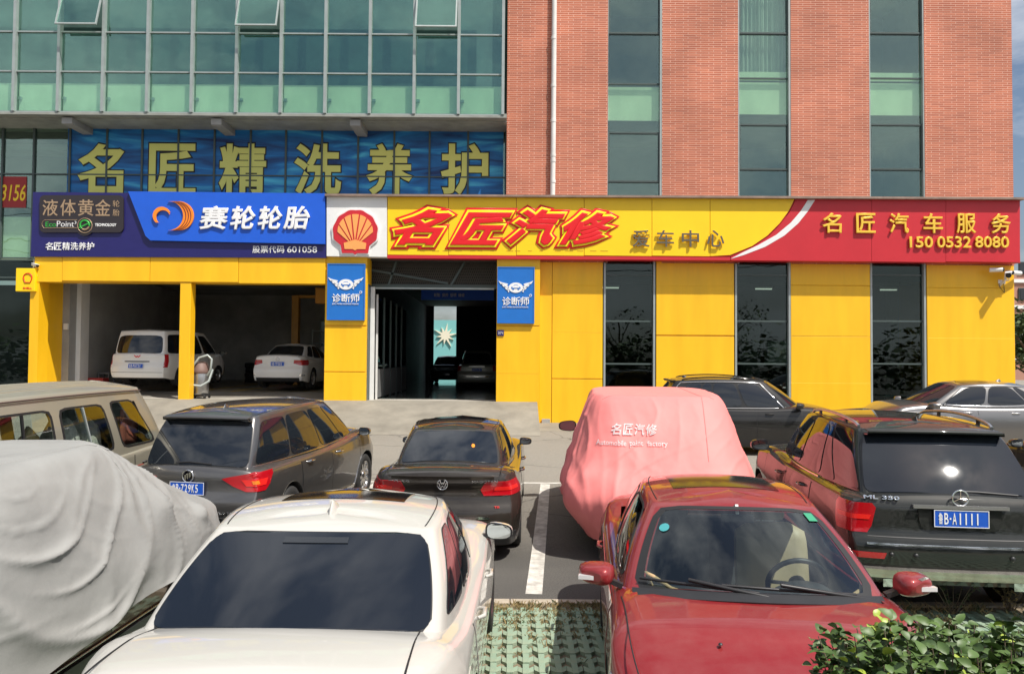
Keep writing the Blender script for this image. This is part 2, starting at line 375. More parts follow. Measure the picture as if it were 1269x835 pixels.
# ================================================================== BRICK
def brickmat():
    m = mat('brick', (.4, .1, .05), .8); n = m.node_tree; b = n.nodes['Principled BSDF']
    t = n.nodes.new('ShaderNodeTexCoord'); s = n.nodes.new('ShaderNodeSeparateXYZ'); c = n.nodes.new('ShaderNodeCombineXYZ')
    n.links.new(t.outputs['Object'], s.inputs[0]); ad = n.nodes.new('ShaderNodeMath'); ad.operation = 'ADD'
    n.links.new(s.outputs[0], ad.inputs[0]); n.links.new(s.outputs[1], ad.inputs[1]); n.links.new(ad.outputs[0], c.inputs[0]); n.links.new(s.outputs[2], c.inputs[1])
    k = n.nodes.new('ShaderNodeTexBrick'); n.links.new(c.outputs[0], k.inputs[0])
    k.inputs['Color1'].default_value = (.52, .155, .080, 1); k.inputs['Color2'].default_value = (.40, .112, .060, 1); k.inputs['Mortar'].default_value = (.74, .43, .33, 1)
    k.inputs['Scale'].default_value = 1; k.inputs['Mortar Size'].default_value = .0085; k.inputs['Mortar Smooth'].default_value = .3; k.inputs['Brick Width'].default_value = .40; k.inputs['Row Height'].default_value = .068; k.offset = .37; k.offset_frequency = 2
    z = n.nodes.new('ShaderNodeTexNoise'); z.inputs['Scale'].default_value = .5; z.inputs['Detail'].default_value = 7
    n.links.new(t.outputs['Object'], z.inputs[0])
    r = n.nodes.new('ShaderNodeMapRange'); r.inputs[1].default_value = .3; r.inputs[2].default_value = .7; r.inputs[3].default_value = .78; r.inputs[4].default_value = 1.15; n.links.new(z.outputs[0], r.inputs[0])
    mu = n.nodes.new('ShaderNodeMix'); mu.data_type = 'RGBA'; mu.blend_type = 'MULTIPLY'; mu.inputs[0].default_value = 1
    n.links.new(k.outputs[0], mu.inputs[6]); n.links.new(r.outputs[0], mu.inputs[7]); n.links.new(mu.outputs[2], b.inputs['Base Color'])
    bp = n.nodes.new('ShaderNodeBump'); bp.inputs['Strength'].default_value = .5; bp.inputs['Distance'].default_value = .01; bp.invert = True
    n.links.new(k.outputs['Fac'], bp.inputs['Height']); n.links.new(bp.outputs[0], b.inputs['Normal'])
    return m
M['brick'] = brickmat()
YW = 23.75                                     # main wall plane
X = lambda px, D=YW: at(px, 420, D).x
def Z(py, D=YW, px=634): return at(px, py, D).z
bld = thing('workshop_building', 'long workshop building, brick and teal glass above, yellow cladding and open bays below', 'building')
TOP = 15.6
ZS = 5.6; ZB = 7.25                            # behind the sign band
strips_px = [(750, 820), (914, 981), (1078, 1149)]
edges = [(626, 752), (820, 915), (981, 1079), (1148, 1258)]
for a, b in edges:
    mb = MB(); mb.box(X(a), X(b), YW, YW+.35, 5.4, TOP); mb.build('brick_wall', 'brick', bld)
# return wall of the brick pier beside the recessed glazing, gable end wall
mb = MB(); mb.box(X(626)-.001, X(626)+.3, YW+.351, 24.9, 5.4, TOP); mb.box(X(1258)-.35, X(1258), YW+.351, 36, 5.4, TOP); mb.build('brick_return', 'brick', bld)
mb = MB(); mb.box(X(1258)-.35, X(1258)-.002, YW+.351, 36, .2, 5.39); mb.build('side_wall', 'yellow', bld)
# floor slabs, back walls: the rooms behind the glass
mb = MB()
mb.box(-30, 16-.6, 29.2, 29.4, 5.3, TOP)                      # back wall upstairs
for z in (6.9, 10.62): mb.box(-.2, 15.2, 24.15, 29.2, z-.12, z+.12)
mb.box(-30, 15.2, 23.4+.3, 29.2, TOP, TOP+.2)
mb.box(-30, -.3, 24.95, 29.2, 9.1, 9.3)
for x in (1.2, 6.0, 10.2, 14.2): mb.box(x, x+.15, 24.2, 29.2, 5.4, TOP)
mb.build('upper_room', 'int_mid', bld)

def pane_grid(parent, xs, zs, y, glass, skip=(), mull=(.05, .07), framemat='alu', trans=(.04, .05), panes='pane'):
    """panes between given x and z lines, mullions and transoms proud of the glass"""
    for i in range(len(xs)-1):
        for j in range(len(zs)-1):
            if (i, j) in skip: continue
            m_ = MB(); m_.box(xs[i]+.012, xs[i+1]-.012, y, y+.012, zs[j]+.012, zs[j+1]-.012)
            o = m_.build(panes, glass, parent); o.rotation_euler = (0, 0, 0)
    m_ = MB()
    for x in xs: m_ = MB(); m_.box(x-mull[0]/2, x+mull[0]/2, y-mull[1], y+.05, zs[0], zs[-1]); m_.build('mullion', framemat, parent)
    for z in zs: m_ = MB(); m_.box(xs[0], xs[-1], y-trans[1], y+.04, z-trans[0]/2, z+trans[0]/2); m_.build('transom', framemat, parent)

# ---- overhanging curtain wall, upper left
YC = 23.30
cw = MB().add([], []); 
cxs = [X(12+55.45*k-1, YC) for k in range(-3, 12)]; czs = [Z(p, YC, 300) for p in (141, 91, 42, -8, -60)]
curtain = thing('curtain_wall', None, None); curtain.parent = bld
opencols = {4, 8, 12}
pane_grid(curtain, cxs, czs, YC, 'bglass', skip={(c, 2) for c in opencols}, mull=(.085, .13))
for c in opencols:                         # top-hung windows pushed open
    sash = thing('open_window', None, None); sash.parent = curtain
    pw, ph = cxs[c+1]-cxs[c]-.1, czs[3]-czs[2]-.02
    sash.location = (cxs[c]+.05, YC-.07, czs[3]); sash.rotation_euler = (-math.radians(16), 0, 0)
    m_ = MB(); m_.box(.03, pw-.03, -.01, 0, -ph+.03, -.03); o = m_.build('pane', 'bglass', None); 
    f = MB()
    for b_ in ((0, .045, -ph, 0), (pw-.045, pw, -ph, 0), (.045, pw-.045, -ph, -ph+.045), (.045, pw-.045, -.045, 0)): f.box(b_[0], b_[1], -.035, .01, b_[2], b_[3])
    # one mesh: frame + glass (a sub-part may not have children of its own)
    f.add(m_.v, m_.f, 1); bpy.data.objects.remove(o)
    me = f.build('open_window', ['alu', 'bglass'], curtain, sash.location); me.rotation_euler = sash.rotation_euler
    bpy.data.objects.remove(sash)
# pale spandrel board behind the lowest panes, sill and soffit
m_ = MB()
for c in range(len(cxs)-1):
    m_ = MB(); m_.box(cxs[c]+.05, cxs[c+1]-.05, YC+.10, YC+.13, Z(138, YC, 300), Z(104, YC, 300)); m_.build('spandrel_board', 'spandrel', curtain)
    b_ = MB(); b_.box(cxs[c]+.05, cxs[c]+.16, YC+.02, YC+.09, Z(124.5, YC, 300), Z(121.5, YC, 300)); b_.build('bracket', 'alu', curtain)
m_ = MB(); m_.box(cxs[0], X(626)-.005, YC+.2, 24.9, czs[0]-.14, czs[0]+.12); m_.build('soffit', mat('soffit_metal', (.33, .34, .31), .6, var=.3, vscale=2), bld)
m_ = MB(); m_.box(cxs[0], X(626)-.005, YC-.10, YC+.22, czs[0]-.10, czs[0]-.03); m_.build('sill', mat('sill_metal', (.30, .31, .28), .5, var=.2), bld)
m_ = MB(); m_.box(cxs[0], X(626)-.005, YC+.9, YC+1.0, czs[0]+.1, TOP); m_.build('dark_backing', mat('room_backing', (.05, .10, .09), .8, var=.5, vscale=1.3), bld)  # dark sheet close behind the panes, its colour standing for the unlit room
for px in (75, 262, 436): # soffit beams
    m_ = MB(); m_.box(X(px, YC)-.16, X(px, YC)+.16, YC+.05, 24.55, czs[0]-.33, czs[0]-.145); m_.build('soffit_beam', 'conc_wall', bld)

# ---- recessed glazing with banner below the overhang
YR = 24.55
rx = [X(p, YR) for p in (-40, -2, 37, 82, 128, 172, 217, 262, 307, 351, 396, 441, 486, 530, 578, 625)]
rz = [Z(p, YR, 300) for p in (322, 218, 158, 140)]
rec = thing('recessed_glazing', None, None); rec.parent = bld
pane_grid(rec, rx, rz, YR, 'bglass2', mull=(.06, .06), framemat='alu_dark')
m_ = MB(); m_.box(rx[0]-6, X(626)-.01, YR+1.2, YR+1.3, 4.9, rz[-1]+.2); m_.build('dark_backing', mat('banner_backing', (.045, .05, .045), .8, var=.5, vscale=1), bld)  # dark colour in place of the room's shade behind the recessed glass
# left lower glass facade (ground floor beyond the garage)
rx2 = [X(p, YR) for p in (-60, -14, 42)]; rz2 = [Z(p, YR, 20) for p in (500, 344, 322.5)]
lf = thing('ground_glazing', None, None); lf.parent = bld
pane_grid(lf, rx2, [g(24.5), rz2[1], rz2[2]], YR, 'sglass', mull=(.07, .06), framemat='alu_dark')
for pz in ((268, 322), ):
    m_ = MB(); m_.box(rx2[0], rx2[-1], YR+.12, YR+.15, Z(pz[1], YR, 20), Z(pz[0], YR, 20)); m_.build('spandrel_board', 'spandrel', lf)
m_ = MB(); m_.box(-24, -15.3, YR+4, YR+4.1, .3, 5); m_.build('rear_partition', 'int_dark', bld)
m_ = MB(); m_.box(-24, -15.02, YR+.3, YR+4, .40, .46); m_.build('rear_floor', 'int_mid', bld)

# ---- strip windows of the brick part
M['curtain'] = mat('net_curtain', (.55, .58, .55), .9, var=.5, vscale=3, stretch=(5, 1, .1))
for si, (a, b) in enumerate(strips_px):
    st = thing('strip_window', None, None); st.parent = bld
    yy = YW+.12; x0, x1 = X(a)+.07, X(b)-.05
    rows = [-60, -19, 41, 103, 163, 225, 262] if si == 0 else [-60, -19, 41, 96, 153, 210, 262]
    zs = [Z(p, YW, (a+b)/2) for p in rows][::-1]
    for j in range(len(zs)-1):
        m_ = MB(); m_.box(x0+.02, x1-.02, yy, yy+.012, zs[j]+.015, zs[j+1]-.015); m_.build('pane', 'bglass2', st)
        m_ = MB()
        if j in (1, 4):        # operable sash: dark frame
            for q in ((x0, x0+.05, zs[j], zs[j+1]), (x1-.05, x1, zs[j], zs[j+1]), (x0+.05, x1-.05, zs[j], zs[j]+.05), (x0+.05, x1-.05, zs[j+1]-.05, zs[j+1])): m_.box(q[0], q[1], yy-.05, yy-.01, q[2], q[3])
            m_.build('sash_frame', 'alu_dark', st)
        else:
            m_.box(x0, x1, yy-.03, yy+.03, zs[j+1]-.022, zs[j+1]+.022); m_.build('transom', 'alu_dark', st)
    for x in (X(a)+.035, X(b)-.03):
        m_ = MB(); m_.box(x-.035, x+.03, yy-.11, yy+.1, 5.4, TOP); m_.build('mullion', 'alu', st)
    sp = (104, 146) if si == 0 else (97, 137)
    m_ = MB(); m_.box(x0, x1, yy+.10, yy+.13, Z(sp[1]), Z(sp[0])); m_.build('spandrel_board', 'spandrel', st)
    if si:
        m_ = MB(); m_.box(x0, x1, yy+.09, yy+.12, Z(94.5), Z(84)); m_.build('inner_sill', 'spandrel', st)
    if si == 1:
        P = [[Vector((x0+(x1-x0)*k/60, yy+.22+.05*math.sin(k*1.3)+.02*math.sin(k*2.9), z)) for k in range(61)] for z in (Z(83), Z(-50))]
        m_ = MB(); m_.grid(P); m_.build('net_curtain', 'curtain', st)

# ---- yellow ground floor
yf = thing('yellow_cladding', None, None); yf.parent = bld
def panel(x0, x1, z0, z1, y=YW, t=.04, name='panel', parent=None, m='yellow', gap=.006):
    m_ = MB(); m_.box(x0+gap, x1-gap, y, y+t, z0+gap, z1-gap); o = m_.build(name, m, parent or yf); bevel(o, .006, 1)
    o.rotation_euler = (rnd.uniform(-.0012, .0012), 0, 0); return o
def clad(a, b, rows, y=YW, back=.25):
    xa, xb = X(a), X(b)
    zs = [Z(p, YW, (a+b)/2) for p in rows]
    for j in range(len(zs)-1): panel(xa, xb, zs[j+1], zs[j], y)
    m_ = MB(); m_.box(xa+.01, xb-.01, y+.041, y+back, zs[-1], zs[0]); m_.build('wall', 'yellow', bld)
zb = 530
clad(684, 747, (316, 353, 412, 469, zb)); clad(813, 910, (316, 355, 416, 472, zb)); clad(980, 1079, (316, 353, 416, 475, zb)); clad(1149, 1258, (316, 356, 419, 478, zb))
# projecting piers beside the entrance
def pier(a, b, rows, y0=23.45, y1=24.2, zbot=.9, ybot=None):
    xa, xb = X(a, y0), X(b, y0); zs = [Z(p, y0, (a+b)/2) for p in rows[:-1]]+[zbot]
    for j in range(len(zs)-1): panel(xa, xb, zs[j+1], zs[j], y0)
    m_ = MB(); m_.box(xa+.003, xb-.003, y0+.041, y1, zbot, zs[0]); m_.build('pier', 'yellow', bld)
pier(402, 454, (316, 404, 460, 500)); pier(615, 669, (316, 404, 463, 500), zbot=.35)
m_ = MB(); m_.box(X(669, 23.45)+.01, X(684)-.005, YW+.02, YW+.3, .35, 5.6); m_.build('wall_recess', 'yellow', bld)
m_ = MB(); m_.box(X(672), X(682), YW-.12, YW+.0, .40, .55); m_.build('pier_foot', 'conc_wall', bld)
# garage header beam, post, left pillar with deep reveal
zt, zl = 5.47, Z(350, 23.4, 200)
for a, b in ((40, 75), (75, 184), (184, 294), (294, 402)):
    panel(X(a, 23.38), X(b, 23.38), zl, zt, 23.38)
m_ = MB(); m_.box(X(40, 23.38), X(402, 23.38)-.01, 23.421, 24.0, zl+.002, zt); m_.build('header_beam', 'yellow', bld)
m_ = MB(); m_.box(X(222, 23.4), X(235.5, 23.4), 23.4, 23.75, .9, zl-.002); bevel(m_.build('post', 'yellow', bld), .01)
m_ = MB(); m_.box(X(36, 23.4), X(47, 23.4), 23.4, 23.9, .3, zl-.002); m_.build('post', 'yellow', bld)
m_ = MB(); m_.box(X(36, 23.6)+.01, X(47, 23.6)-.02, 23.9, 25.2, .3, 5.4); m_.build('reveal_wall', 'yellow', bld)
m_ = MB(); m_.box(X(78, 25.2), X(92, 25.2), 24.9, 25.3, 1.0, 5.2); m_.build('pillar', 'conc_wall', bld)
m_ = MB(); m_.box(X(93, 25.6), X(106, 25.6), 25.3, 25.8, 1.0, 5.2); m_.build('pillar', 'white', bld)
m_ = MB(); m_.box(X(40, 23.7), X(402, 23.7), 23.75, 23.95, 5.36, 5.58); m_.build('roller_housing', 'alu_dark', bld)

# lower strip windows
for si, (a, b) in enumerate(((748, 812), (911, 980), (1079, 1148))):
    st = thing('shop_window', None, None); st.parent = bld
    yy = YW+.12; x0, x1 = X(a)+.05, X(b)-.05
    zs = [Z(p, YW, (a+b)/2) for p in (316, 341, 398, 451, 520)][::-1]; zs[0] = g(24)
    for j in range(len(zs)-1):
        m_ = MB(); m_.box(x0+.02, x1-.02, yy, yy+.012, zs[j]+.015, zs[j+1]-.015); m_.build('pane', 'sglass', st)
        m_ = MB(); m_.box(x0, x1, yy-.04, yy+.04, zs[j]-.02, zs[j]+.03); m_.build('transom', 'alu_dark', st)
    for x in (X(a)+.03, X(b)-.03):
        m_ = MB(); m_.box(x-.03, x+.03, yy-.12, yy+.1, zs[0], zs[-1]); m_.build('mullion', 'alu', st)

# ---- rooms at ground level
FL = 1.08
m_ = MB(); m_.box(X(36), X(402)+.2, 23.72, 24.6, .2, FL); m_.box(X(402), X(668), 23.46, 24.6, .2, FL)
tag(m_.build('threshold', 'conc'), 'pale concrete threshold', kind='structure')
M['gfloor'] = mat('garage_floor', (.26, .24, .205), .45, var=.4, vscale=1.5, bump=.1)
M['epoxy'] = mat('epoxy_floor', (.16, .19, .18), .12, var=.2, vscale=1, coat=.5)
P = [[Vector((x, y, z)) for x in (X(36)-.1, -5.05)] for y, z in ((24.6, FL), (25.6, 1.22), (36, 1.30))]
m_ = MB(); m_.grid(P, flip=True, smooth=False); tag(m_.build('garage_floor', 'gfloor'), 'worn concrete garage floor with yellow lines', kind='structure')
m_ = MB(); m_.box(-5.05, .9, 24.6, 46, FL-.1, FL); tag(m_.build('hall_floor', 'epoxy'), 'glossy grey hall floor', kind='structure')
m_ = MB(); m_.box(.9, 15.4, 23.95, 31, .3, .5); tag(m_.build('shop_floor', 'int_mid'), 'grey shop floor', kind='structure')
M['yline'] = mat('floor_line_yellow', (.62, .42, .03), .7, var=.4, vscale=5)
m_ = MB()
for (x0, y0, x1, y1, wd) in ((-14, 26.3, -5.6, 26.3, .12), (-13.9, 27.6, -5.6, 27.6, .12), (-9.4, 25.7, -9.4, 34, .12), (-10.6, 25.7, -10.6, 34, .12), (-6.2, 25.7, -6.2, 34, .12)):
    a, b = Vector((x0, y0, 0)), Vector((x1, y1, 0)); d = (b-a).normalized(); s_ = Vector((d.y, -d.x, 0))*wd/2
    zz = lambda q: 1.22+(q.y-25.6)/10.4*.08+.005
    m_.add([Vector((q.x, q.y, zz(q))) for q in (a-s_, a+s_, b+s_, b-s_)], [(0, 1, 2, 3)])
tag(m_.build('floor_marking', 'yline'), 'yellow lines painted on the garage floor', kind='structure')
m_ = MB(); GX0, GX1 = X(36)-.1, -5.15
m_.box(GX0-.1, GX0, 25.3, 36, .3, 5.4); m_.box(GX0, GX1, 36, 36.1, .3, 5.4); m_.box(GX1-.12, GX1-.01, 24.2, 36, .3, 5.4); m_.box(GX0, GX1, 24.0, 36, 5.3, 5.4)
m_.build('garage_wall', mat('garage_wall_paint', (.44, .44, .42), .8, var=.35, vscale=.8), bld)
m_ = MB(); m_.box(X(107, 25.8), X(107, 25.8)+.06, 25.8, 31, 1.1, 5.2); m_.build('garage_partition', 'conc_wall', bld)
m_ = MB(); m_.box(.75, .85, 24.2, 45, .3, 5.6); m_.box(-5.0, .75, 24.0, 45, 5.45, 5.6)
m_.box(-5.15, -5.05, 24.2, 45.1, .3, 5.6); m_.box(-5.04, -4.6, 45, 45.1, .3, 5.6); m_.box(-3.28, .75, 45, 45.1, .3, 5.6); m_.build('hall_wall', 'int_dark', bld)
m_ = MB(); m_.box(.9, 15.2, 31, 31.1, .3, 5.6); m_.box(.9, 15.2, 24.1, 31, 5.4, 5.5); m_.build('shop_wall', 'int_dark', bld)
# garage wall shelving and glazed back doors
gdz = thing('storage_rack', 'grey metal storage rack at the back of the right garage bay', 'rack')
m_ = MB()
for i in range(6): m_ = MB(); m_.bar((-8.6+i*.55, 33, 1.3), (-8.6+i*.55, 33, 3.6), .05); m_.build('upright', 'alu', gdz)
for j in range(5): m_ = MB(); m_.box(-8.6, -5.85, 32.8, 33.3, 1.5+j*.5, 1.54+j*.5); m_.build('shelf', 'alu', gdz)
for i, (xx, zz_, ww, hh, mm) in enumerate(((-8.4, 1.54, .4, .35, 'sign_red'), (-7.6, 2.04, .5, .3, 'int_mid'), (-6.9, 1.54, .4, .4, 'blue'), (-8.2, 2.54, .5, .3, 'white'), (-6.7, 2.54, .4, .25, 'yellow'))):
    m_ = MB(); m_.box(xx, xx+ww, 32.85, 33.2, zz_, zz_+hh); m_.box(xx+.03, xx+ww-.03, 32.84, 33.21, zz_+hh, zz_+hh+.02)
    cols = ['red', 'grey', 'blue', 'white', 'yellow'][i]
    tag(m_.build('storage_box', mm), f'{cols} box standing on the metal rack in the right garage bay', 'box', 'boxes on the garage rack')
m_ = MB(); m_.box(-6.95, -6.45, 27.0, 27.4, 4.3, 4.85); m_.box(-6.9, -6.5, 26.95, 27.0, 4.35, 4.8); 
tag(m_.build('hose_reel_box', mat('orange_box', (.5, .22, .02), .5)), 'orange hose reel box hanging under the ceiling of the right garage bay', 'hose reel')

cab = thing('tool_cabinet', 'dark red tool cabinet against the back wall between the two garage bays', 'cabinet', (-9.35, 32.2, 1.28))
m_ = MB(); m_.box(-.45, .45, -.25, .25, .08, 1.5); bevel(m_.build('carcass', mat('cabinet_red', (.22, .02, .02), .4), cab), .015)
for k in range(6): m_ = MB(); m_.box(-.41, .41, -.27, -.252, .14+k*.22, .33+k*.22); d_ = m_.build('drawer', 'sign_red', cab); m_ = MB(); m_.box(-.3, .3, -.295, -.272, .28+k*.22, .30+k*.22); m_.build('handle', 'alloy', d_)
def tyre_mb():
    q = MB(); q.lathe([(.19, 0), (.22, -.01), (.30, -.005), (.325, .02), (.33, .1), (.325, .18), (.30, .205), (.22, .21), (.19, .2)], n=28, close=True); return q
tm = None
for (x_, y_, n_) in ((-11.3, 33.5, 4), (-10.5, 33.7, 3)):
    for k in range(n_):
        if tm is None: o = tyre_mb().build('spare_tyre', 'rubber'); tm = o
        else: o = tm.copy(); COL.objects.link(o)
        o.location = (x_+rnd.uniform(-.02, .02), y_, 1.29+.212*k)
        tag(o, f"black tyre, {['bottom', 'second', 'third', 'top'][k] if n_ == 4 else ['bottom', 'middle', 'top'][k]} of the {'left' if x_ < -11 else 'right'} tyre stack in the left garage bay", 'tyre', 'tyres stacked in the garage')
lft = thing('vehicle_lift', 'orange two post vehicle lift at the back of the right garage bay', 'vehicle lift', (-7.3, 31, 1.28)); M['lift'] = mat('lift_orange', (.55, .26, .03), .45, var=.2)
for s_ in (-1, 1):
    m_ = MB(); m_.box(s_*1.45-.14, s_*1.45+.14, -.16, .16, 0, 3.6); bevel(m_.build('post', 'lift', lft), .02)
    m_ = MB(); m_.box(s_*1.45-.18, s_*1.45+.18, -.22, .2, 1.2, 1.6); m_.build('carriage', 'black', lft)
    for e in (-1, 1): m_ = MB(); m_.bar((s_*1.35, e*.1, 1.28), (s_*.55, e*.9, 1.28), .09, .07); m_.build('arm', 'lift', lft)
m_ = MB(); m_.box(-1.5, 1.5, -.08, .08, 3.5, 3.62); m_.build('cross_beam', 'lift', lft)
gd = thing('glazed_back_door', 'white framed glazed door in the back wall of the right garage bay', 'door')
for k in range(4): m_ = MB(); m_.box(-9.0+k*.75, -8.96+k*.75, 35.85, 35.95, 1.3, 4.2); m_.build('stile', 'alu', gd)
for z_ in (1.3, 2.2, 3.2, 4.16): m_ = MB(); m_.box(-8.95, -6.75, 35.86, 35.94, z_, z_+.05); m_.build('rail', 'alu', gd)
for k in range(3): m_ = MB(); m_.box(-8.95+k*.75, -8.26+k*.75, 35.9, 35.91, 1.36, 4.15); m_.build('pane', 'sglass', gd)
# ---- entrance: folded mesh grille, steel frame, side doors
gr = thing('entrance_grille', 'dark rolled-up diamond mesh grille above the entrance opening', 'grille')
gz0, gz1 = Z(355, 24.3, 530), 5.45; gx0, gx1 = X(453, 24.3), X(616, 24.3)
M['slat'] = mat('grille_slat', (.10, .09, .075), .5, metal=.3)
m_ = MB(); n_ = 62
for k in range(n_):
    x = gx0+(gx1-gx0)*k/n_; dx = .28
    m_.bar((x, 24.35, gz0), (min(x+dx, gx1), 24.33, gz1), .014)
    m_.bar((min(x+dx, gx1), 24.37, gz0), (x, 24.35, gz1), .012)
for j in range(9): m_.bar((gx0, 24.38, gz0+(gz1-gz0)*j/9), (gx1, 24.38, gz0+(gz1-gz0)*j/9), .012)
o = m_.build('mesh_wire', 'slat', gr); o['kind'] = 'stuff'
for zz_ in (gz0, ): m_ = MB(); m_.box(gx0, gx1, 24.28, 24.45, zz_-.06, zz_+.06); m_.build('bottom_rail', 'alu_dark', gr)
for a, b in (((gx0+.7, gz0), (gx0+.95, gz1)), ((gx0, gz1-.25), (gx0+2.6, gz0+.1)), ((gx1-1.5, gz0), (gx1-1.05, gz1))):
    m_ = MB(); m_.bar((a[0], 24.31, a[1]), (b[0], 24.31, b[1]), .07); m_.build('brace', 'alu_dark', gr)
df = thing('steel_door_surround', 'white steel post and jamb at the left of the entrance', 'door frame')
m_ = MB(); m_.box(X(459, 24), X(464, 24), 23.95, 24.05, FL, gz0-.06); m_.build('jamb', 'white', df)
m_ = MB(); m_.box(X(464, 24), X(612, 24), 23.97, 24.03, gz0-.12, gz0-.065); m_.build('lintel', 'alu', df)
m_ = MB(); m_.box(X(453.5, 24), X(458.5, 24), 23.6, 24.1, FL, gz0); m_.build('guide_rail', 'alu_dark', df)
dr = thing('glass_partition', 'white framed glass partition along the left side of the entrance hall', 'partition')
xa = X(464.5, 24.1)
for k in range(5):
    y0 = 24.3+k*1.35
    m_ = MB(); m_.box(xa+.02, xa+.03, y0+.05, y0+1.28, FL+1.0, 4.3); m_.build('pane', 'sglass', dr)
    m_ = MB(); m_.box(xa, xa+.05, y0+.04, y0+1.29, FL+.05, FL+.95); m_.build('panel', 'int_mid', dr)
    m_ = MB(); m_.box(xa, xa+.06, y0-.02, y0+.035, FL, 4.4); m_.build('mullion', 'white' if k == 0 else 'alu_dark', dr)
# hall sign, poster wall behind
hs = thing('hall_sign', 'blue hanging sign across the entrance hall', 'sign')
b_ = pbox(522, 612, 360, 371.5, 30); m_ = MB(); m_.box(b_[0], b_[1], 30, 30.08, b_[2], b_[3]); m_.build('board', 'blue', hs)
text('轮胎  保养  钣喷  维修', (b_[0]+.5, b_[0]+1.7, b_[2]+.12, b_[3]-.12), 29.97, 'letter_white', hs, 'lettering', .01)
pw_ = tag(MB().box(-6, 3, 52, 52.3, .3, 5.0).build('yard_wall', mat('teal_wall', (.20, .50, .50), .8)), 'teal painted wall in the yard behind the hall, with a pale star burst', 'wall')
c_ = at(552, 412, 51.9); pts = []
for k in range(20):
    a = math.pi*2*k/20+.15; r_ = (.85 if k % 4 == 0 else .62) if k % 2 == 0 else .27; pts.append((c_.x+r_*math.sin(a), c_.z-.2+r_*math.cos(a)))
m_ = MB(); m_.prism(pts[::-1], 51.9, 51.99); m_.build('star_burst', mat('pale_star', (.8, .76, .6), .8), pw_)
# ramp apron
m_ = MB(); RX0, RX1 = X(150, 23), .78
M['ramp'] = mat('ramp_concrete', (.24, .22, .18), .88, var=.3, vscale=1.1, bump=.3, bscale=25)
ys_ = [20.6, 21.3, 22.1, 22.8, 23.30, 23.72]; zs_ = [g(20.6)+.006, .52, .76, .95, FL+.004, FL+.004]
P = [[Vector((x, y, z)) for x in (-15.1, -12, -9, -6, -3, 0, RX1)] for y, z in zip(ys_, zs_)]
m_.grid(P, flip=True); m_.grid([[Vector((RX1, y, z)) for y, z in zip(ys_, zs_)], [Vector((RX1, y, 0)) for y in ys_]], smooth=False); 
tag(m_.build('entrance_ramp', 'ramp'), 'pale concrete ramp up to the workshop doors', kind='structure')
m_ = MB(); P = [[Vector((x, y, g(y)+.004)) for x in (.78, 4, 8, 12, 15.9)] for y in (21.6, 22.6, 23.74)]; m_.grid(P, flip=True)
tag(m_.build('apron', 'ramp'), 'concrete strip along the yellow wall', kind='structure')

# ================================================================== SIGNS
YS = 23.32
def lit(s, pxs, y, m, parent, D, ext=.04, offset=0, name='character', shear=0, bev=0):
    return text(s, pbox(*pxs, D), y, m, parent, name, ext, offset, bev, shear)
# ---- long yellow / red fascia
fs = thing('fascia_sign', 'long fascia sign, yellow with red lettering, white shell panel left and red end right', 'sign')
xa, xb = X(480, YS), X(1264, YS); z0, z1 = Z(322, YS, 900), Z(246.5, YS, 900)
def yz(px, py, D=YS): p = at(px, py, D); return p.x, p.z
def plate_poly(pts, y, m, name, parent, t=.05):
    m_ = MB(); m_.prism([yz(*p) for p in pts][::-1], y, y+t); return m_.build(name, m, parent)
m_ = MB(); pp = [yz(480, 244), yz(1264, 247.5), yz(1266, 325.5), yz(480, 319.5)]; m_.prism(pp, YS+.06, YW-.002); m_.build('box_frame', 'sign_red', fs)
m_ = MB(); pp = [yz(404, 241.5), yz(1267, 246), yz(1267, 248.5), yz(404, 244)]; m_.prism(pp, YS-.16, YW-.003); m_.build('top_cap', mat('cap_metal', (.28, .20, .16), .5, var=.3), fs)
# curved boundary of the red end
cur = [(984, 248), (977, 262), (966, 277), (951, 292), (932, 305), (905, 316), (880, 320.5)]
seams = [480, 556, 640, 724, 808, 880]
for a, b in zip(seams[:-1], seams[1:]):
    plate_poly([(a+.3, 244.3), (b-.3, 244.7), (b-.3, 316+.004*(b-480)), (a+.3, 315.5+.004*(a-480))], YS, 'yellow_sign', 'face_panel', fs, .06)
plate_poly([(880.3, 245)]+[(984, 245.6)]+cur[:-1]+[(880.3, 317.4)], YS, 'yellow_sign', 'face_panel', fs, .06)
redp = [(1005, 245.5)]+[(x+21, y) for x, y in cur[:1]]
plate_poly([(986.5, 245.6), (1080, 246.3), (1080, 324), (906, 322.6), (906, 318)]+[(c[0]+1.5, c[1]+1) for c in cur[4::-1]], YS, 'sign_red', 'face_panel', fs, .06)
for a, b in ((1080.4, 1172), (1172.4, 1264)): plate_poly([(a, 246.3), (b, 247), (b, 325), (a, 324)], YS, 'sign_red', 'face_panel', fs, .06)
plate_poly([(480, 316), (905, 318.7), (905, 322.6), (480, 320)], YS, 'sign_red', 'lower_border', fs, .06)
# white swoosh
w1 = [(1010, 248), (1001, 262), (989, 277), (972, 292), (948, 306), (922, 316), (905, 321)]; w2 = [(1001, 248), (992, 262), (980, 276), (962, 291), (939, 304), (920, 313), (905, 320)]
for i in range(6): plate_poly([w2[i], w1[i], w1[i+1], w2[i+1]] if i < 5 else [w2[i], w1[i], w1[i+1]], YS-.006, 'letter_white', 'swoosh', fs, .005)
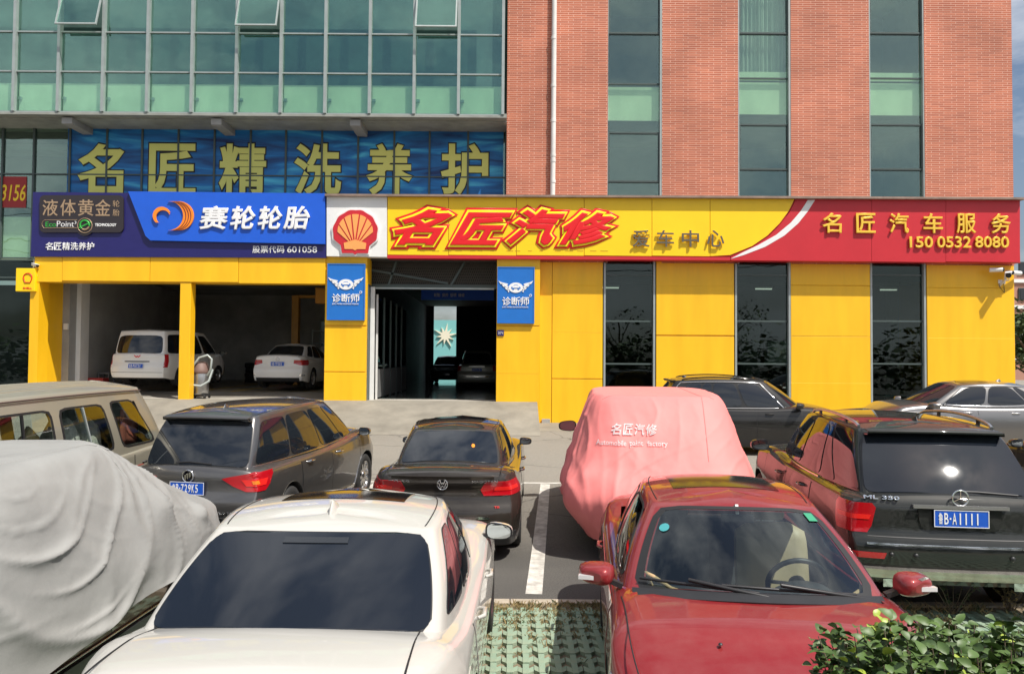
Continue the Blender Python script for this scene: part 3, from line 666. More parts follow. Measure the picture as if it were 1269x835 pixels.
# shell panel
ws = plate_poly([(405, 243.5), (479.6, 244), (479.6, 318.5), (405, 317.5)], YS-.02, 'white', 'white_panel', fs, .4)
cx_, cz_ = yz(441, 288); k_ = 1/40.7
def shell(parent, cx, cz, s, y, rim=True):
    """scallop emblem: fan outline, ribs and foot"""
    out_ = []
    for k in range(37):
        a = math.radians(-112+224*k/36); r_ = 1.0+.018*math.cos(k*math.pi*2*7/36*1.0)
        out_.append((r_*math.sin(a)*1.03, .02+r_*math.cos(a)))
    out_ = out_[::1]
    foot = [(.66, -.62), (.60, -.98), (.10, -.98), (0, -1.05), (-.10, -.98), (-.60, -.98), (-.66, -.62)]
    poly = [(p[0], p[1]) for p in out_]+foot
    P2 = lambda pts, f=1: [(cx+p[0]*s*f, cz+p[1]*s*f) for p in pts][::-1]
    if rim: m_ = MB(); m_.prism(P2(poly, 1.07)[::-1], y-.05, y+.08); m_.build('emblem_rim', 'white', parent)
    m_ = MB(); m_.prism(P2(poly)[::-1], y-.07, y-.045 if rim else y); m_.build('shell_emblem', 'sign_red', parent)
    om = mat('shell_orange', (.86, .36, .10), .5)
    o_ = MB()
    for k in range(7):
        a0 = -81+k*27-11.2+0; a1 = a0+22.4
        q = [(.05*math.sin(math.radians((a0+a1)/2))*1, -.52)]
        arc = [(.80*math.sin(math.radians(a0+(a1-a0)*t/5))*1.02, .02+.80*math.cos(math.radians(a0+(a1-a0)*t/5))) for t in range(6)]
        b0 = (a0+a1)/2
        q = [(math.sin(math.radians(b0))*.16-.012*1, -.58+math.cos(math.radians(b0))*.14)]
        o_.prism(P2(q+arc)[::-1], y-.085, y-.0702)
    o_.prism(P2([(-.48, -.80), (-.52, -.52), (0, -.36), (.52, -.52), (.48, -.80), (.1, -.80), (0, -.86), (-.1, -.80)])[::-1], y-.084, y-.0702)
    o_.build('emblem_rib', om, parent)
shell(fs, cx_, cz_, .66, YS-.02)
# big stylised characters: three stacked outlines
chs = [('名', 487, 563), ('匠', 556, 637), ('汽', 626, 702), ('修', 691, 763)]
for c, a, b in chs:
    lit(c, (a-5, b+5, 256-(2 if c in '名汽' else -2), 309), YS-.035, 'letter_red', fs, YS, .03, shear=.42, bev=.125, name='outline')
for c, a, b in chs:
    lit(c, (a-1.5, b+1.5, 259-(2 if c in '名汽' else -2), 306.5), YS-.055, 'bright_yellow', fs, YS, .018, shear=.42, bev=.075, name='outline')
for c, a, b in chs:
    lit(c, (a+1.5, b-1.5, 262-(2 if c in '名汽' else -2), 304), YS-.078, 'letter_red', fs, YS, .02, offset=.038, shear=.42)
for c, a in zip('爱车中心', (783, 813, 844, 875)):
    lit(c, (a, a+22, 285.5, 306.5), YS-.068, 'brass', fs, YS, .03, offset=.012)
    lit(c, (a+.4, a+21.6, 285.8, 306.2), YS-.085, 'grey_letter', fs, YS, .02, offset=.008)
for c, a in zip('名匠汽车服务', (1018, 1060, 1101, 1143, 1184, 1227)):
    lit(c, (a, a+24, 264.5+(a-1018)*.004, 289+(a-1018)*.004), YS-.075, 'brass', fs, YS, .05, offset=.018)
for s_, a, b in (('150', 1126, 1155), ('0532', 1160, 1202), ('8080', 1207, 1249)):
    lit(s_, (a, b, 293.5, 307.5), YS-.07, 'brass', fs, YS, .045, offset=.022, name='number')
# fine dashes of adhesive residue under the letters
m_ = MB()
for k in range(16): 
    x, z = yz(520+k*15+rnd.uniform(-3, 3), 311.5); m_.box(x, x+rnd.uniform(.1, .28), YS-.004, YS-.001, z, z+.02)
m_.build('residue', mat('residue', (.45, .28, .01), .8), fs)

# ---- blue tyre sign
bs = thing('tyre_sign', 'blue shop sign with orange swirl, white characters and black plaque, left of the shell panel', 'sign')
m_ = MB(); m_.prism([yz(41, 238), yz(404, 241), yz(404, 319.5), yz(38, 318)], YS, 23.40); m_.build('backing', 'navy', bs)
plate_poly([(160.5, 238), (403.5, 240.5), (403.5, 303), (188, 298.5), (182, 293)], YS-.09, 'blue', 'blue_panel', bs, .088)
# black plaque with rounded corners
def rrect(px0, px1, py0, py1, r, n=5):
    pts = []
    for (cx2, cy2, a0) in ((px0+r, py0+r, 180), (px1-r, py0+r, 270), (px1-r, py1-r, 0), (px0+r, py1-r, 90)):
        for k in range(n+1): a = math.radians(a0+90*k/n); pts.append((cx2+r*math.cos(a), cy2+r*math.sin(a)))
    return pts
plate_poly(rrect(50.5, 154, 242.5, 288.5, 6), YS-.06, 'signblack', 'plaque', bs, .058)
plate_poly([(106+11.5*math.cos(t*math.pi/12), 281+11.5*math.sin(t*math.pi/12)) for t in range(24)], YS-.055, 'signblack', 'plaque_disc', bs, .05)
for c, a in zip('液体黄金', (54, 76, 98, 119)): lit(c, (a, a+19.5, 248, 268), YS-.068, 'bronze', bs, YS, .01, offset=.006)
for c, b_ in zip('轮胎', (249, 260)): lit(c, (141, 149.5, b_, b_+8), YS-.068, 'bronze', bs, YS, .01)
lit('Eco', (58, 71, 275.5, 281.5), YS-.068, 'green', bs, YS, .008, name='lettering'); lit('Point³', (72, 96, 274.5, 281.5), YS-.068, 'letter_white', bs, YS, .008, name='lettering', offset=-.008)
lit('TECHNOLOGY', (119, 145.5, 277.5, 281), YS-.068, 'letter_white', bs, YS, .008, name='lettering', offset=.03)
def ring(cx, cy, r, w, m, y, parent, a0=0, a1=360, name='ring', n=28):
    pts = [(cx+r*math.cos(math.radians(a0+(a1-a0)*k/n)), cy+r*math.sin(math.radians(a0+(a1-a0)*k/n))) for k in range(n+1)]
    o_ = MB(); o_.tube([Vector((yz(*p)[0], y, yz(*p)[1])) for p in pts], w, 6); return o_.build(name, m, parent)
ring(106.5, 280, 9, .012, 'bronze', YS-.062, bs); ring(106.5, 279.5, 5.6, .028, 'green', YS-.065, bs, -230, 10); ring(106.5, 279.5, 5.6, .028, 'bronze', YS-.066, bs, 20, 120); 
m_ = MB(); a, b = yz(99.5, 283), yz(114, 276); m_.bar((a[0], YS-.066, a[1]), (b[0], YS-.066, b[1]), .035); m_.build('e_bar', 'green', bs)
cap = [(56, 283), (54, 280.5), (53.5, 278), (54.5, 275), (57, 273.2), (97, 273)]
m_ = MB(); m_.tube([Vector((yz(*p)[0], YS-.064, yz(*p)[1])) for p in cap], .008, 5); m_.tube([Vector((yz(*p)[0], YS-.064, yz(*p)[1])) for p in ((56, 283), (97, 283))], .008, 5); m_.build('pill_outline', 'bronze', bs)
for c, a in zip('名匠精洗养护', (56.5, 67, 77.3, 87.5, 97.5, 107.5)): lit(c, (a, a+9.5, 300.5, 310), YS-.02, 'letter_white', bs, YS, .018, offset=.012)
# swirl logo
def crescent(cx, cy, R, r, off, a0, a1, m, name='swirl', y=YS-.15, t=.04, n=22, sy=1.0):
    o_ = [(cx+R*math.cos(math.radians(a0+(a1-a0)*k/n)), cy+sy*R*math.sin(math.radians(a0+(a1-a0)*k/n))) for k in range(n+1)]
    i_ = [(cx+off[0]+r*math.cos(math.radians(a0+(a1-a0)*k/n)), cy+off[1]+sy*r*math.sin(math.radians(a0+(a1-a0)*k/n))) for k in range(n+1)]
    q = MB(); A = [yz(*p) for p in o_]; B = [yz(*p) for p in i_]
    P = [[Vector((a[0], y, a[1])), Vector((b[0], y, b[1])), Vector((b[0], y+t, b[1])), Vector((a[0], y+t, a[1])), Vector((a[0], y, a[1]))] for a, b in zip(A, B)]
    q.grid(P, smooth=False); return q.build(name, m, bs, weld=True)
crescent(203, 268.5, 11, 8.6, (1.6, 1.8), 130, 335, 'orange')
crescent(224.5, 268.5, 17.8, 17.8, (-13, 0), -93, 93, 'orange', y=YS-.14)
for dx in (-2.6, -5.6, -8.8): crescent(224.5+dx, 268.5, 17.6, 17.6, (-.75, 0), -90, 90, 'maroon', 'swirl_line', y=YS-.153, t=.01)
for c, a, b in (('赛', 249, 285), ('轮', 287, 319), ('轮', 321, 352), ('胎', 352, 386)):
    lit(c, (a, b, 256.5, 285.5), YS-.15, 'letter_white', bs, YS, .05, offset=.028, shear=.14)
for c, a in zip('股票代码', (313, 323, 333, 343)): lit(c, (a, a+9.5, 305, 313.5), YS-.015, 'letter_white', bs, YS, .013, offset=.006)
lit('601058', (356, 393, 305.5, 313), YS-.015, 'letter_white', bs, YS, .013, name='number', offset=.006)

# ---- banner behind the recessed glass
def bannermat():
    m = mat('banner_print', (.01, .1, .35), .5); n = m.node_tree; b = n.nodes['Principled BSDF']
    t = n.nodes.new('ShaderNodeTexCoord'); mpn = n.nodes.new('ShaderNodeMapping'); mpn.inputs['Rotation'].default_value = (0, .6, 0); mpn.inputs['Scale'].default_value = (.25, 1, 1.5)
    z = n.nodes.new('ShaderNodeTexNoise'); z.inputs['Scale'].default_value = 1.4; z.inputs['Detail'].default_value = 9; z.inputs['Distortion'].default_value = 1.2
    r = n.nodes.new('ShaderNodeValToRGB'); e = r.color_ramp.elements; e[0].position = .33; e[0].color = (.004, .03, .14, 1); e[1].position = .75; e[1].color = (.10, .62, .85, 1)
    e2 = r.color_ramp.elements.new(.55); e2.color = (.008, .19, .52, 1)
    n.links.new(t.outputs['Object'], mpn.inputs[0]); n.links.new(mpn.outputs[0], z.inputs[0]); n.links.new(z.outputs[0], r.inputs[0]); n.links.new(r.outputs[0], b.inputs['Base Color'])
    return m
bn = thing('wash_banner', 'blue printed banner with large pale yellow characters behind the upper glass', 'banner')
b_ = pbox(82, 624, 159, 262, YR-.02); m_ = MB(); m_.box(b_[0], b_[1], YR-.02, YR-.004, b_[2], b_[3]); m_.build('sheet', bannermat(), bn)
M['banner_letter'] = mat('banner_letter', (.78, .76, .20), .6)
for c, a in zip('名匠精洗养护', (95, 184, 271, 364, 453, 546)):
    q = pbox(a-1.5, a+61, 176.5, 244, YR-.02); text(c, q, YR-.028, 'seal', bn, 'character_outline', .005, 0, .05)
    q = pbox(a, a+59.5, 178.5, 242, YR-.02); text(c, q, YR-.040, 'banner_letter', bn, 'character', .01, .026)
# red banner left
rb = thing('phone_banner', 'red banner with yellow phone number behind the glass at the far left', 'banner')
b_ = pbox(-30, 33, 219, 257, YR-.02); m_ = MB(); m_.box(b_[0], b_[1], YR-.02, YR-.004, b_[2], b_[3]); m_.build('sheet', mat('banner_red', (.35, .03, .03), .6), rb)
text('3156', pbox(1, 32, 229, 249, YR-.02), YR-.032, 'letter_yellow', rb, 'number', .01, .01, shear=.2)

# ---- two sky-blue diagnostic signs
def diag(px0, px1, py0, py1, label):
    t = thing('service_sign', label, 'sign', group='blue winged signs beside the entrance')
    D = 23.36; m_ = MB(); b_ = pbox(px0, px1, py0, py1, D); m_.box(b_[0], b_[1], D, 23.448, b_[2], b_[3]); bevel(m_.build('board', 'blue2', t), .01)
    m_ = MB()
    for q in ((b_[0], b_[0]+.03, b_[2], b_[3]), (b_[1]-.03, b_[1], b_[2], b_[3])): m_.box(q[0], q[1], D-.012, D-.001, q[2], q[3])
    m_.box(b_[0]+.03, b_[1]-.03, D-.012, D-.001, b_[2], b_[2]+.03); m_.box(b_[0]+.03, b_[1]-.03, D-.012, D-.001, b_[3]-.03, b_[3]); m_.build('edge_frame', 'blue2', t)
    cx, cy = (px0+px1)/2, py0+25.5; y = D-.018; sc = (px1-px0)/47
    P = lambda pts: [yz(cx+p[0]*sc, cy+p[1]*sc, D) for p in pts]
    m_ = MB(); el = [(9.0*math.cos(k*math.pi/14), 6.4*math.sin(k*math.pi/14)) for k in range(28)]; m_.prism(P(el)[::-1], y, y+.014); m_.build('emblem_oval', 'letter_white', t)
    m_ = MB(); car = [(-6, 1), (-5.5, -1), (-3.6, -1.4), (-2, -3.4), (2, -3.4), (3.6, -1.4), (5.5, -1), (6, 1), (4.6, 1.4), (4.2, 2.8), (2.6, 2.8), (1.6, 1.2), (-1.6, 1.2), (-2.6, 2.8), (-4.2, 2.8), (-4.6, 1.4)]
    m_.prism(P(car)[::-1], y-.006, y-.001); m_.build('emblem_car', 'blue2', t)
    m_ = MB(); m_.prism(P([(-4.2, -1.0), (-1.8, -2.7), (1.8, -2.7), (4.2, -1.0), (4.4, .2), (-4.4, .2)])[::-1], y-.009, y-.0065); m_.build('emblem_car_inner', 'letter_white', t)
    for s_ in (-1, 1):
        m_ = MB()
        for k in range(4):
            r0, r1 = 9.6-k*.6, 22.0-k*3.6; z0_ = -5.2+k*2.9
            q = [(s_*r0, z0_+1.2), (s_*(r0+1), z0_+.2), (s_*(r1*.8), z0_-.7-(3-k)*.25), (s_*r1, z0_-2.6-(3-k)*.3), (s_*(r1*.86), z0_+1.3-(3-k)*.2), (s_*(r0+2), z0_+2.6)]
            q = P(q); m_.prism(q if s_ < 0 else q[::-1], y, y+.014)
        m_.build('emblem_wing', 'letter_white', t)
    for c, a in zip('诊断师', (-17, -5.4, 6.0)): text(c, pbox(cx+a*sc, cx+(a+10.8)*sc, cy+11.5, cy+22, D), y, 'letter_white', t, 'character', .012, .012)
    text('JUST MORE DIAGNOSTICIANS', pbox(cx-17*sc, cx+15.5*sc, cy+23.4, cy+25.2, D), y, 'letter_white', t, 'lettering', .008, .01)
    ring_ = MB(); c0 = Vector((yz(cx+18.2*sc, cy+9.8, D)[0], y, yz(cx+18, cy+9.8, D)[1])); ring_.tube([c0+Vector((.035*math.cos(k*math.pi/6), 0, .035*math.sin(k*math.pi/6))) for k in range(13)], .009, 5); ring_.build('registered_mark', 'letter_white', t)
diag(405, 452.5, 327, 396.5, 'blue winged sign on the yellow pier left of the entrance')
diag(616, 662.5, 331, 400.5, 'blue winged sign on the yellow pier right of the entrance')
# house number plate
hn = thing('house_number', 'tiny dark blue number plate on the right entrance pier', 'number plate')
b_ = pbox(616, 624.5, 409, 416, 23.42); m_ = MB(); m_.box(b_[0], b_[1], 23.42, 23.448, b_[2], b_[3]); m_.build('plate', 'navy', hn)
text('271', (b_[0]+.03, b_[1]-.03, b_[2]+.05, b_[3]-.05), 23.41, 'letter_white', hn, 'number', .008)
# yellow light box far left
lb = thing('projecting_light_box', 'small yellow projecting light box with red shell outline at the left pillar', 'light box')
b_ = pbox(19, 44, 332.5, 361, 23.3); m_ = MB(); m_.box(b_[0], b_[1], 23.3, 23.5, b_[2], b_[3]); bevel(m_.build('box', 'yellow_sign', lb), .015)
sc_ = yz(34.5, 344, 23.3); 
pts = []
for k in range(19): a = math.radians(-112+224*k/18); pts.append((sc_[0]+.13*math.sin(a), sc_[1]+.13*math.cos(a)))
pts += [(sc_[0]+.08, sc_[1]-.15), (sc_[0]-.08, sc_[1]-.15)]
m_ = MB(); m_.tube([Vector((p[0], 23.29, p[1])) for p in pts+pts[:1]], .016, 6); m_.build('shell_outline', 'letter_red', lb)
text('SHELL', (sc_[0]-.14, sc_[0]+.14, b_[2]+.07, b_[2]+.13), 23.29, 'letter_red', lb, 'lettering', .008, .02)
m_ = MB(); m_.bar((b_[1], 23.4, b_[2]+.5), (b_[1]+.25, 23.62, b_[2]+.5), .05); m_.build('arm', 'alu', lb)

# ---- downspout, cameras
dp = thing('downspout', 'white rain downpipe running down the brick wall', 'downpipe')
m_ = MB(); m_.tube([(X(684.5), YW-.09, TOP), (X(684), YW-.09, 9), (X(683.5), YW-.09, 7.3)], .078, 14); m_.build('pipe', 'pipe', dp)
for zz_ in (7.9, 8.72, 8.55, 9.8, 10.9, 12.4):
    m_ = MB(); m_.tube([(X(683.9), YW-.09, zz_-.045), (X(683.9), YW-.09, zz_+.045)], .088, 14); m_.build('collar', 'pipe', dp)
def seccam(px, py, D, label, s=1, yaw=.5, wall=YW):
    t = thing('security_camera', label, 'security camera'); c = at(px, py, D)
    R_ = Matrix.Translation(c) @ Matrix.Rotation(yaw, 4, 'Z') @ Matrix.Rotation(.25, 4, 'X')
    for nm, (a, b, r_), mm in (('housing', (0, .30, .055), 'white'), ('lens_hood', (-.05, 0, .06), 'black')):
        m_ = MB(); m_.tube([R_ @ Vector((0, a*s, 0)), R_ @ Vector((0, b*s, 0))], r_*s, 12); m_.build(nm, mm, t)
    m_ = MB(); m_.box(-.07*s, .07*s, -.06*s, .3*s, .058*s, .07*s, mtx=R_); m_.build('sun_shield', 'white', t)
    m_ = MB(); e = Vector((c.x+.02, wall, c.z-.12*s)); m_.tube([R_ @ Vector((0, .2*s, -.05*s)), R_ @ Vector((0, .22*s, -.16*s)), e], .018, 6); m_.build('bracket', 'white', t)
    m_ = MB(); m_.box(e.x-.06, e.x+.06, wall-.02, wall, e.z-.06, e.z+.06); m_.build('base_plate', 'white', t)
    return t, c
t, c = seccam(1250, 341, 23.3, 'white security cameras on a bracket at the top right corner of the yellow wall', 1.3, -.6)
for off_, yaw in ((Vector((-.12, .1, .18)), 1.2), (Vector((.25, .2, .1)), -1.2)):
    R_ = Matrix.Translation(c+off_) @ Matrix.Rotation(yaw, 4, 'Z')
    m_ = MB(); m_.tube([R_ @ Vector((0, 0, 0)), R_ @ Vector((0, .35, 0))], .065, 12); m_.build('housing', 'white', t)
    m_ = MB(); m_.tube([R_ @ Vector((0, -.04, 0)), R_ @ Vector((0, 0, 0))], .06, 12); m_.build('lens_hood', 'black', t)
m_ = MB(); wy = YW-.01; m_.tube([c+Vector((.02, .5, -.15)), Vector((c.x-.05, wy-.1, c.z-.35)), Vector((c.x+.12, wy-.04, c.z-.5)), Vector((c.x+.1, wy-.04, c.z-.2))], .012, 5); m_.build('cable', 'black', t)
m_ = MB(); m_.tube([c+Vector((0, .1, -.1)), Vector((c.x, wy, c.z-.28))], .03, 8); m_.tube([c+Vector((0, .15, .1)), c+Vector((0, .2, -.25))], .02, 8); m_.build('arm', 'white', t)
seccam(46, 329.5, 23.3, 'small white security camera above the light box on the left pillar', .7, 1.2, 23.6)

# ---- vacuum cleaner, small things in garage
vc = thing('vacuum_cleaner', 'grey wheeled workshop vacuum cleaner with red top and curled hose beside the yellow post', 'vacuum cleaner', (at(248, 470, 24.1).x, 24.1, FL)); vc.scale = (1.25, 1.25, 1.3)
m_ = MB(); m_.lathe([(0, .10), (.19, .10), (.21, .16), (.21, .62), (.19, .68)], n=24); m_.build('drum', mat('steel_drum', (.42, .42, .42), .3, metal=.8, var=.3), vc)
m_ = MB(); m_.lathe([(.215, .60), (.225, .62), (.225, .68), (.2, .72), (.17, .84), (.1, .88), (0, .885)], n=24); m_.build('motor_head', mat('faded_red', (.15, .09, .075), .6), vc)
m_ = MB(); m_.tube([(.2, -.05, .55), (.3, -.1, .7), (.32, -.1, .95), (.22, -.12, 1.04), (.05, -.2, .98), (-.15, -.24, .7), (-.24, -.2, .45), (-.1, -.27, .33), (.12, -.26, .30), (.28, -.15, .42), (.33, -.05, .7)], .030, 8); m_.build('hose', 'alu', vc)
m_ = MB(); m_.box(-.2, .2, -.17, .17, .05, .10); m_.build('trolley', 'black', vc)
for a, b in ((-.18, -.15), (.18, -.15), (-.18, .15), (.18, .15)): m_ = MB(); m_.lathe([(0, -.015), (.05, -.015), (.05, .015), (0, .015)], axis='x', c=(a, b, .05), n=14); m_.build('caster', 'rubber', vc)
cr_ = thing('red_crate', 'small red plastic crate with grey handle on the floor left of the white van', 'crate', (at(115, 468, 26).x, 26, 1.22))
m_ = MB(); m_.box(-.45, .45, -.2, .2, .25, .42); bevel(m_.build('tub', mat('crate_red', (.4, .03, .03), .5), cr_), .02)
m_ = MB(); m_.tube([(-.3, 0, .42), (-.2, 0, .1), (.2, 0, .1), (.35, 0, .42)], .02, 6); m_.build('handle', 'white', cr_)
for a in (-.4, .4): m_ = MB(); m_.box(a-.03, a+.03, -.15, .15, 0, .25); m_.build('leg', 'alu_dark', cr_)
st_ = thing('grey_stool', 'grey stool beside the red crate in the left garage bay', 'stool', (at(132, 468, 26.5).x, 26.5, 1.22))
m_ = MB(); m_.box(-.2, .2, -.2, .2, .55, .6); m_.build('seat', 'int_mid', st_)
for a in (-.17, .17):
    for b in (-.17, .17): m_ = MB(); m_.box(a-.02, a+.02, b-.02, b+.02, 0, .55); m_.build('leg', 'int_mid', st_)
lr = thing('wheel_lift_arm', 'black wall bracket hanging high in the left garage bay', 'bracket')
m_ = MB(); q = at(110, 363, 26.5); m_.box(q.x-.4, q.x+.4, 26.4, 26.5, q.z-.05, q.z+.08); m_.build('rail', 'black', lr)
m_ = MB(); m_.box(q.x-.1, q.x+.3, 26.2, 26.39, q.z+.1, q.z+.25); m_.build('motor', 'black', lr)
m_ = MB(); m_.bar((q.x, 26.3, q.z), (q.x+.15, 26.3, q.z-.5), .05); m_.build('arm', 'black', lr)
sb = tag(MB().box(*[at(88, 405, 25.15).x-.07, at(88, 405, 25.15).x+.07, 24.84, 24.899], at(88, 405, 25.15).z-.1, at(88, 405, 25.15).z+.1).build('socket_box', 'white'), 'white socket box on the grey garage pillar', 'socket')

# ---- shop furniture behind the lower windows
def desk(px, w_, label):
    p = at(px, 480, 26.2); t = thing('desk', label, 'desk', (p.x, 26.2, .5))
    m_ = MB(); m_.box(-w_/2, w_/2, -.35, .35, .72, .76); m_.build('top', 'white', t)
    for s_ in (-1, 1): m_ = MB(); m_.box(s_*w_/2-.02, s_*w_/2+.02, -.33, .33, 0, .72); m_.build('leg', 'alu_dark', t)
    m_ = MB(); m_.box(-.3, .2, .0, .03, .95, 1.3); m_.build('monitor', 'black', t); return t
desk(940, 1.4, 'white desk seen through the middle shop window'); desk(1115, 1.4, 'white desk seen through the right shop window')
for i, (px0, px1, py0, py1, D, mm, lb_) in enumerate(((918, 942, 405, 450, 27, 'int_mid', 'grey cupboard behind the middle shop window'), (952, 976, 423, 450, 26.8, 'white', 'white notice board behind the middle shop window'), (1104, 1114, 345, 402, 29, 'conc_wall', 'pale pillar behind the right shop window'))):
    b_ = pbox(px0, px1, py0, py1, D); m_ = MB(); m_.box(b_[0], b_[1], D, D+.4, b_[2] if i == 1 else .5, b_[3]); m_.box(b_[0]+.05, b_[1]-.05, D-.02, D-.002, (b_[2] if i == 1 else .6)+.05, b_[3]-.05)
    tag(m_.build(['cupboard', 'notice_board', 'inner_pillar'][i], mm), lb_, ['cupboard', 'notice board', 'pillar'][i])
for (px, py) in ((752, 353), (942, 352), (1097, 352)):
    p = at(px+5, py, 26.5); m_ = MB(); m_.box(p.x-.3, p.x+.3, 26.5, 26.62, 4.9, 4.97); t_ = thing('ceiling_lamp', f"tube ceiling lamp behind the {'left' if px<800 else 'middle' if px<1000 else 'right'} shop window", 'lamp'); m_.build('housing', 'white', t_)
    m_ = MB(); m_.box(p.x-.28, p.x+.28, 26.52, 26.6, 4.86, 4.899); m_.build('tube', mat('lamp_tube', (.8, .8, .8), .5, emit=(1, .95, .85, .8)), t_)

# ================================================================== BACKGROUND RIGHT
fb = thing('far_building', 'distant brick and white apartment block beyond the right end of the workshop', 'building')
m_ = MB(); m_.box(57, 90, 88, 100, 0, 13); m_.build('wall', mat('far_wall', (.42, .22, .16), .8, var=.15, vscale=.3), fb)
for j in range(4):
    m_ = MB(); m_.box(56.9, 90, 87.8, 87.99, 2.6+j*3, 3.0+j*3); m_.build('floor_band', 'white', fb)
    for i in range(5):
        m_ = MB(); m_.box(58.2+i*4, 60.2+i*4, 87.85, 87.99, 3.6+j*3, 5.0+j*3); w_ = m_.build('window', 'alu_dark', fb)
        m_ = MB(); m_.box(58.3+i*4, 60.1+i*4, 87.8, 87.84, 3.7+j*3, 4.9+j*3); m_.build('pane', 'dglass', w_)
# ================================================================== CARS
def interp(tab, x, smooth=True):
    if x <= tab[0][0]: return tab[0][1]
    if x >= tab[-1][0]: return tab[-1][1]
    for i in range(len(tab)-1):
        x0, y0 = tab[i]; x1, y1 = tab[i+1]
        if x <= x1:
            t = (x-x0)/(x1-x0)
            if not smooth: return y0+(y1-y0)*t
            m0 = (y1-tab[i-1][1])/(x1-tab[i-1][0]) if i > 0 else (y1-y0)/(x1-x0)
            m1 = (tab[i+2][1]-y0)/(tab[i+2][0]-x0) if i+2 < len(tab) else (y1-y0)/(x1-x0)
            d = (y1-y0)/(x1-x0)
            if i > 0 and (y0-tab[i-1][1])*(y1-y0) <= 0: m0 = 0
            if i+2 < len(tab) and (tab[i+2][1]-y1)*(y1-y0) <= 0: m1 = 0
            lim = 3*abs(d); m0 = max(-lim, min(lim, m0)); m1 = max(-lim, min(lim, m1))
            h = x1-x0; t2, t3 = t*t, t*t*t
            return (2*t3-3*t2+1)*y0+(t3-2*t2+t)*h*m0+(-2*t3+3*t2)*y1+(t3-t2)*h*m1
def lerp(a, b, t): return a+(b-a)*t
WR = .17
class Car:
    """parametric car shell; local axes: +Y is the nose, X to the right, origin on the ground at mid length"""
    def __init__(c, root, sp):
        c.root = root; c.sp = sp; c.L = sp['L']; c.W = sp['W']; c.ax = sp['axles']; c.ra = sp.get('arch', .375); c.rw = sp.get('wheel', .32)
        c.zs_drop = sp.get('round', .07); c.crown = sp.get('crown', .05)
    def hw(c, t):
        sp = c.sp; r, a = sp.get('rear_taper', (.10, .12)); f, b = sp.get('front_taper', (.18, .16))
        k = 1.0
        if t < r: k -= a*(1-t/r)**2.2
        if t > 1-f: k -= b*((t-1+f)/f)**2.2
        return c.W/2*k
    def prof(c, z): return interp(c.sp['side'], z)
    def shift(c, t, x, z):
        sp = c.sp; s = 0
        if t < WR: s += (1-t/WR)*(interp(sp['rear'], z)+sp.get('kr', .16)*(abs(x)/(c.W/2))**3)
        if t > 1-WR: s -= ((t-1+WR)/WR)*(interp(sp['front'], z)+sp.get('kf', .30)*(abs(x)/(c.W/2))**2.4)
        return s
    def P(c, t, x, z): return Vector((x, -c.L/2+c.L*t+c.shift(t, x, z), z))
    def ztop(c, t): return interp(c.sp['top'], -c.L/2+c.L*t)
    def zlow(c, t, x=None):
        z = c.sp.get('zb', .2); e = c.sp.get('zb_end', .26)
        if t < .08: z = lerp(e, z, t/.08)
        if t > .92: z = lerp(z, e, (t-.92)/.08)
        y = -c.L/2+c.L*t
        if t < WR: y += c.shift(t, c.W/2, .5)
        if t > 1-WR: y += c.shift(t, c.W/2, .5)
        for a in c.ax:
            d = abs(y-a)
            if d < c.ra: z = max(z, c.rw+math.sqrt(c.ra**2-d*d))
        return z
    def stations(c):
        ts = {0, .003, .010, .022, .04, .065, .935, .96, .978, .99, .997, 1}
        for i in range(1, 44): ts.add(i/44)
        for a in c.ax:
            for k in range(0, 13):
                y = a-c.ra*math.cos(math.pi*k/12)*(1 if k not in (0, 12) else 1.001)
                # invert y(t) roughly
                lo, hi = 0, 1
                for _ in range(30):
                    m_ = (lo+hi)/2
                    if -c.L/2+c.L*m_+c.shift(m_, c.W/2, .5) < y: lo = m_
                    else: hi = m_
                ts.add(lo)
        ts = sorted(ts); o = [ts[0]]
        for t in ts[1:]:
            if t-o[-1] > .0015: o.append(t)
        if o[-1] < 1: o[-1] = 1
        return o
    def body(c):
        sp = c.sp; oc = sp.get('open_cabin'); TF = [0, .2, .4, .58, .72, .82, .89, .94, .975, 1.0]; SF = [0, .06, .14, .22, .30, .38, .46, .54, .62, .70, .78, .86, .93, 1.0][1:]
        ts = c.stations(); rings = []
        for t in ts:
            zt = c.ztop(t); w_ = c.hw(t); zsh = zt-c.crown-c.zs_drop; ring = []
            ws = w_*c.prof(zsh)
            for f in TF:
                dz = c.crown*f*f + (c.zs_drop*(1-math.sqrt(max(0, 1-((f-.8)/.2)**2))) if f > .8 else 0)
                ring.append(c.P(t, f*ws, zt-dz))
            zl = min(c.zlow(t), zsh-.02)
            for f in SF:
                z = zsh-(zsh-zl)*f; ring.append(c.P(t, w_*c.prof(z), z))
            q = ring[-1]; ring.append(Vector((q.x-.03, q.y, q.z))); ring.append(Vector((q.x-.26, q.y, q.z+.0))); ring.append(Vector((0, q.y, q.z)))
            rings.append(ring)
        nT, nS = len(TF), len(SF); mb = MB(); nr = len(rings[0])
        vs = [v for r in rings for v in r]; fs = []; 
        mb.add(vs, []); 
        for i in range(len(rings)-1):
            for j in range(nr-1):
                if oc and j < oc[2] and oc[0] < (rings[i][0].y+rings[i+1][0].y)/2 < oc[1]: continue
                mb.f.append((i*nr+j, i*nr+j+1, (i+1)*nr+j+1, (i+1)*nr+j)); mb.m.append(1 if j >= nT+nS-1 else 0); mb.sm.append(True)
        for end in (0, 1):
            r = rings[0 if end == 0 else -1]; t = float(end); G = [r[:nT]]
            for j in range(nT, nT+nS):
                G.append([c.P(t, TF[i]*r[j].x, r[j].z) for i in range(nT)])
            mb.grid(G, flip=(end == 0))
        mb.mirrored(); o = mb.build('body', [sp['paint'], 'under'], c.root, weld=True); c.bodyobj = o
        return o
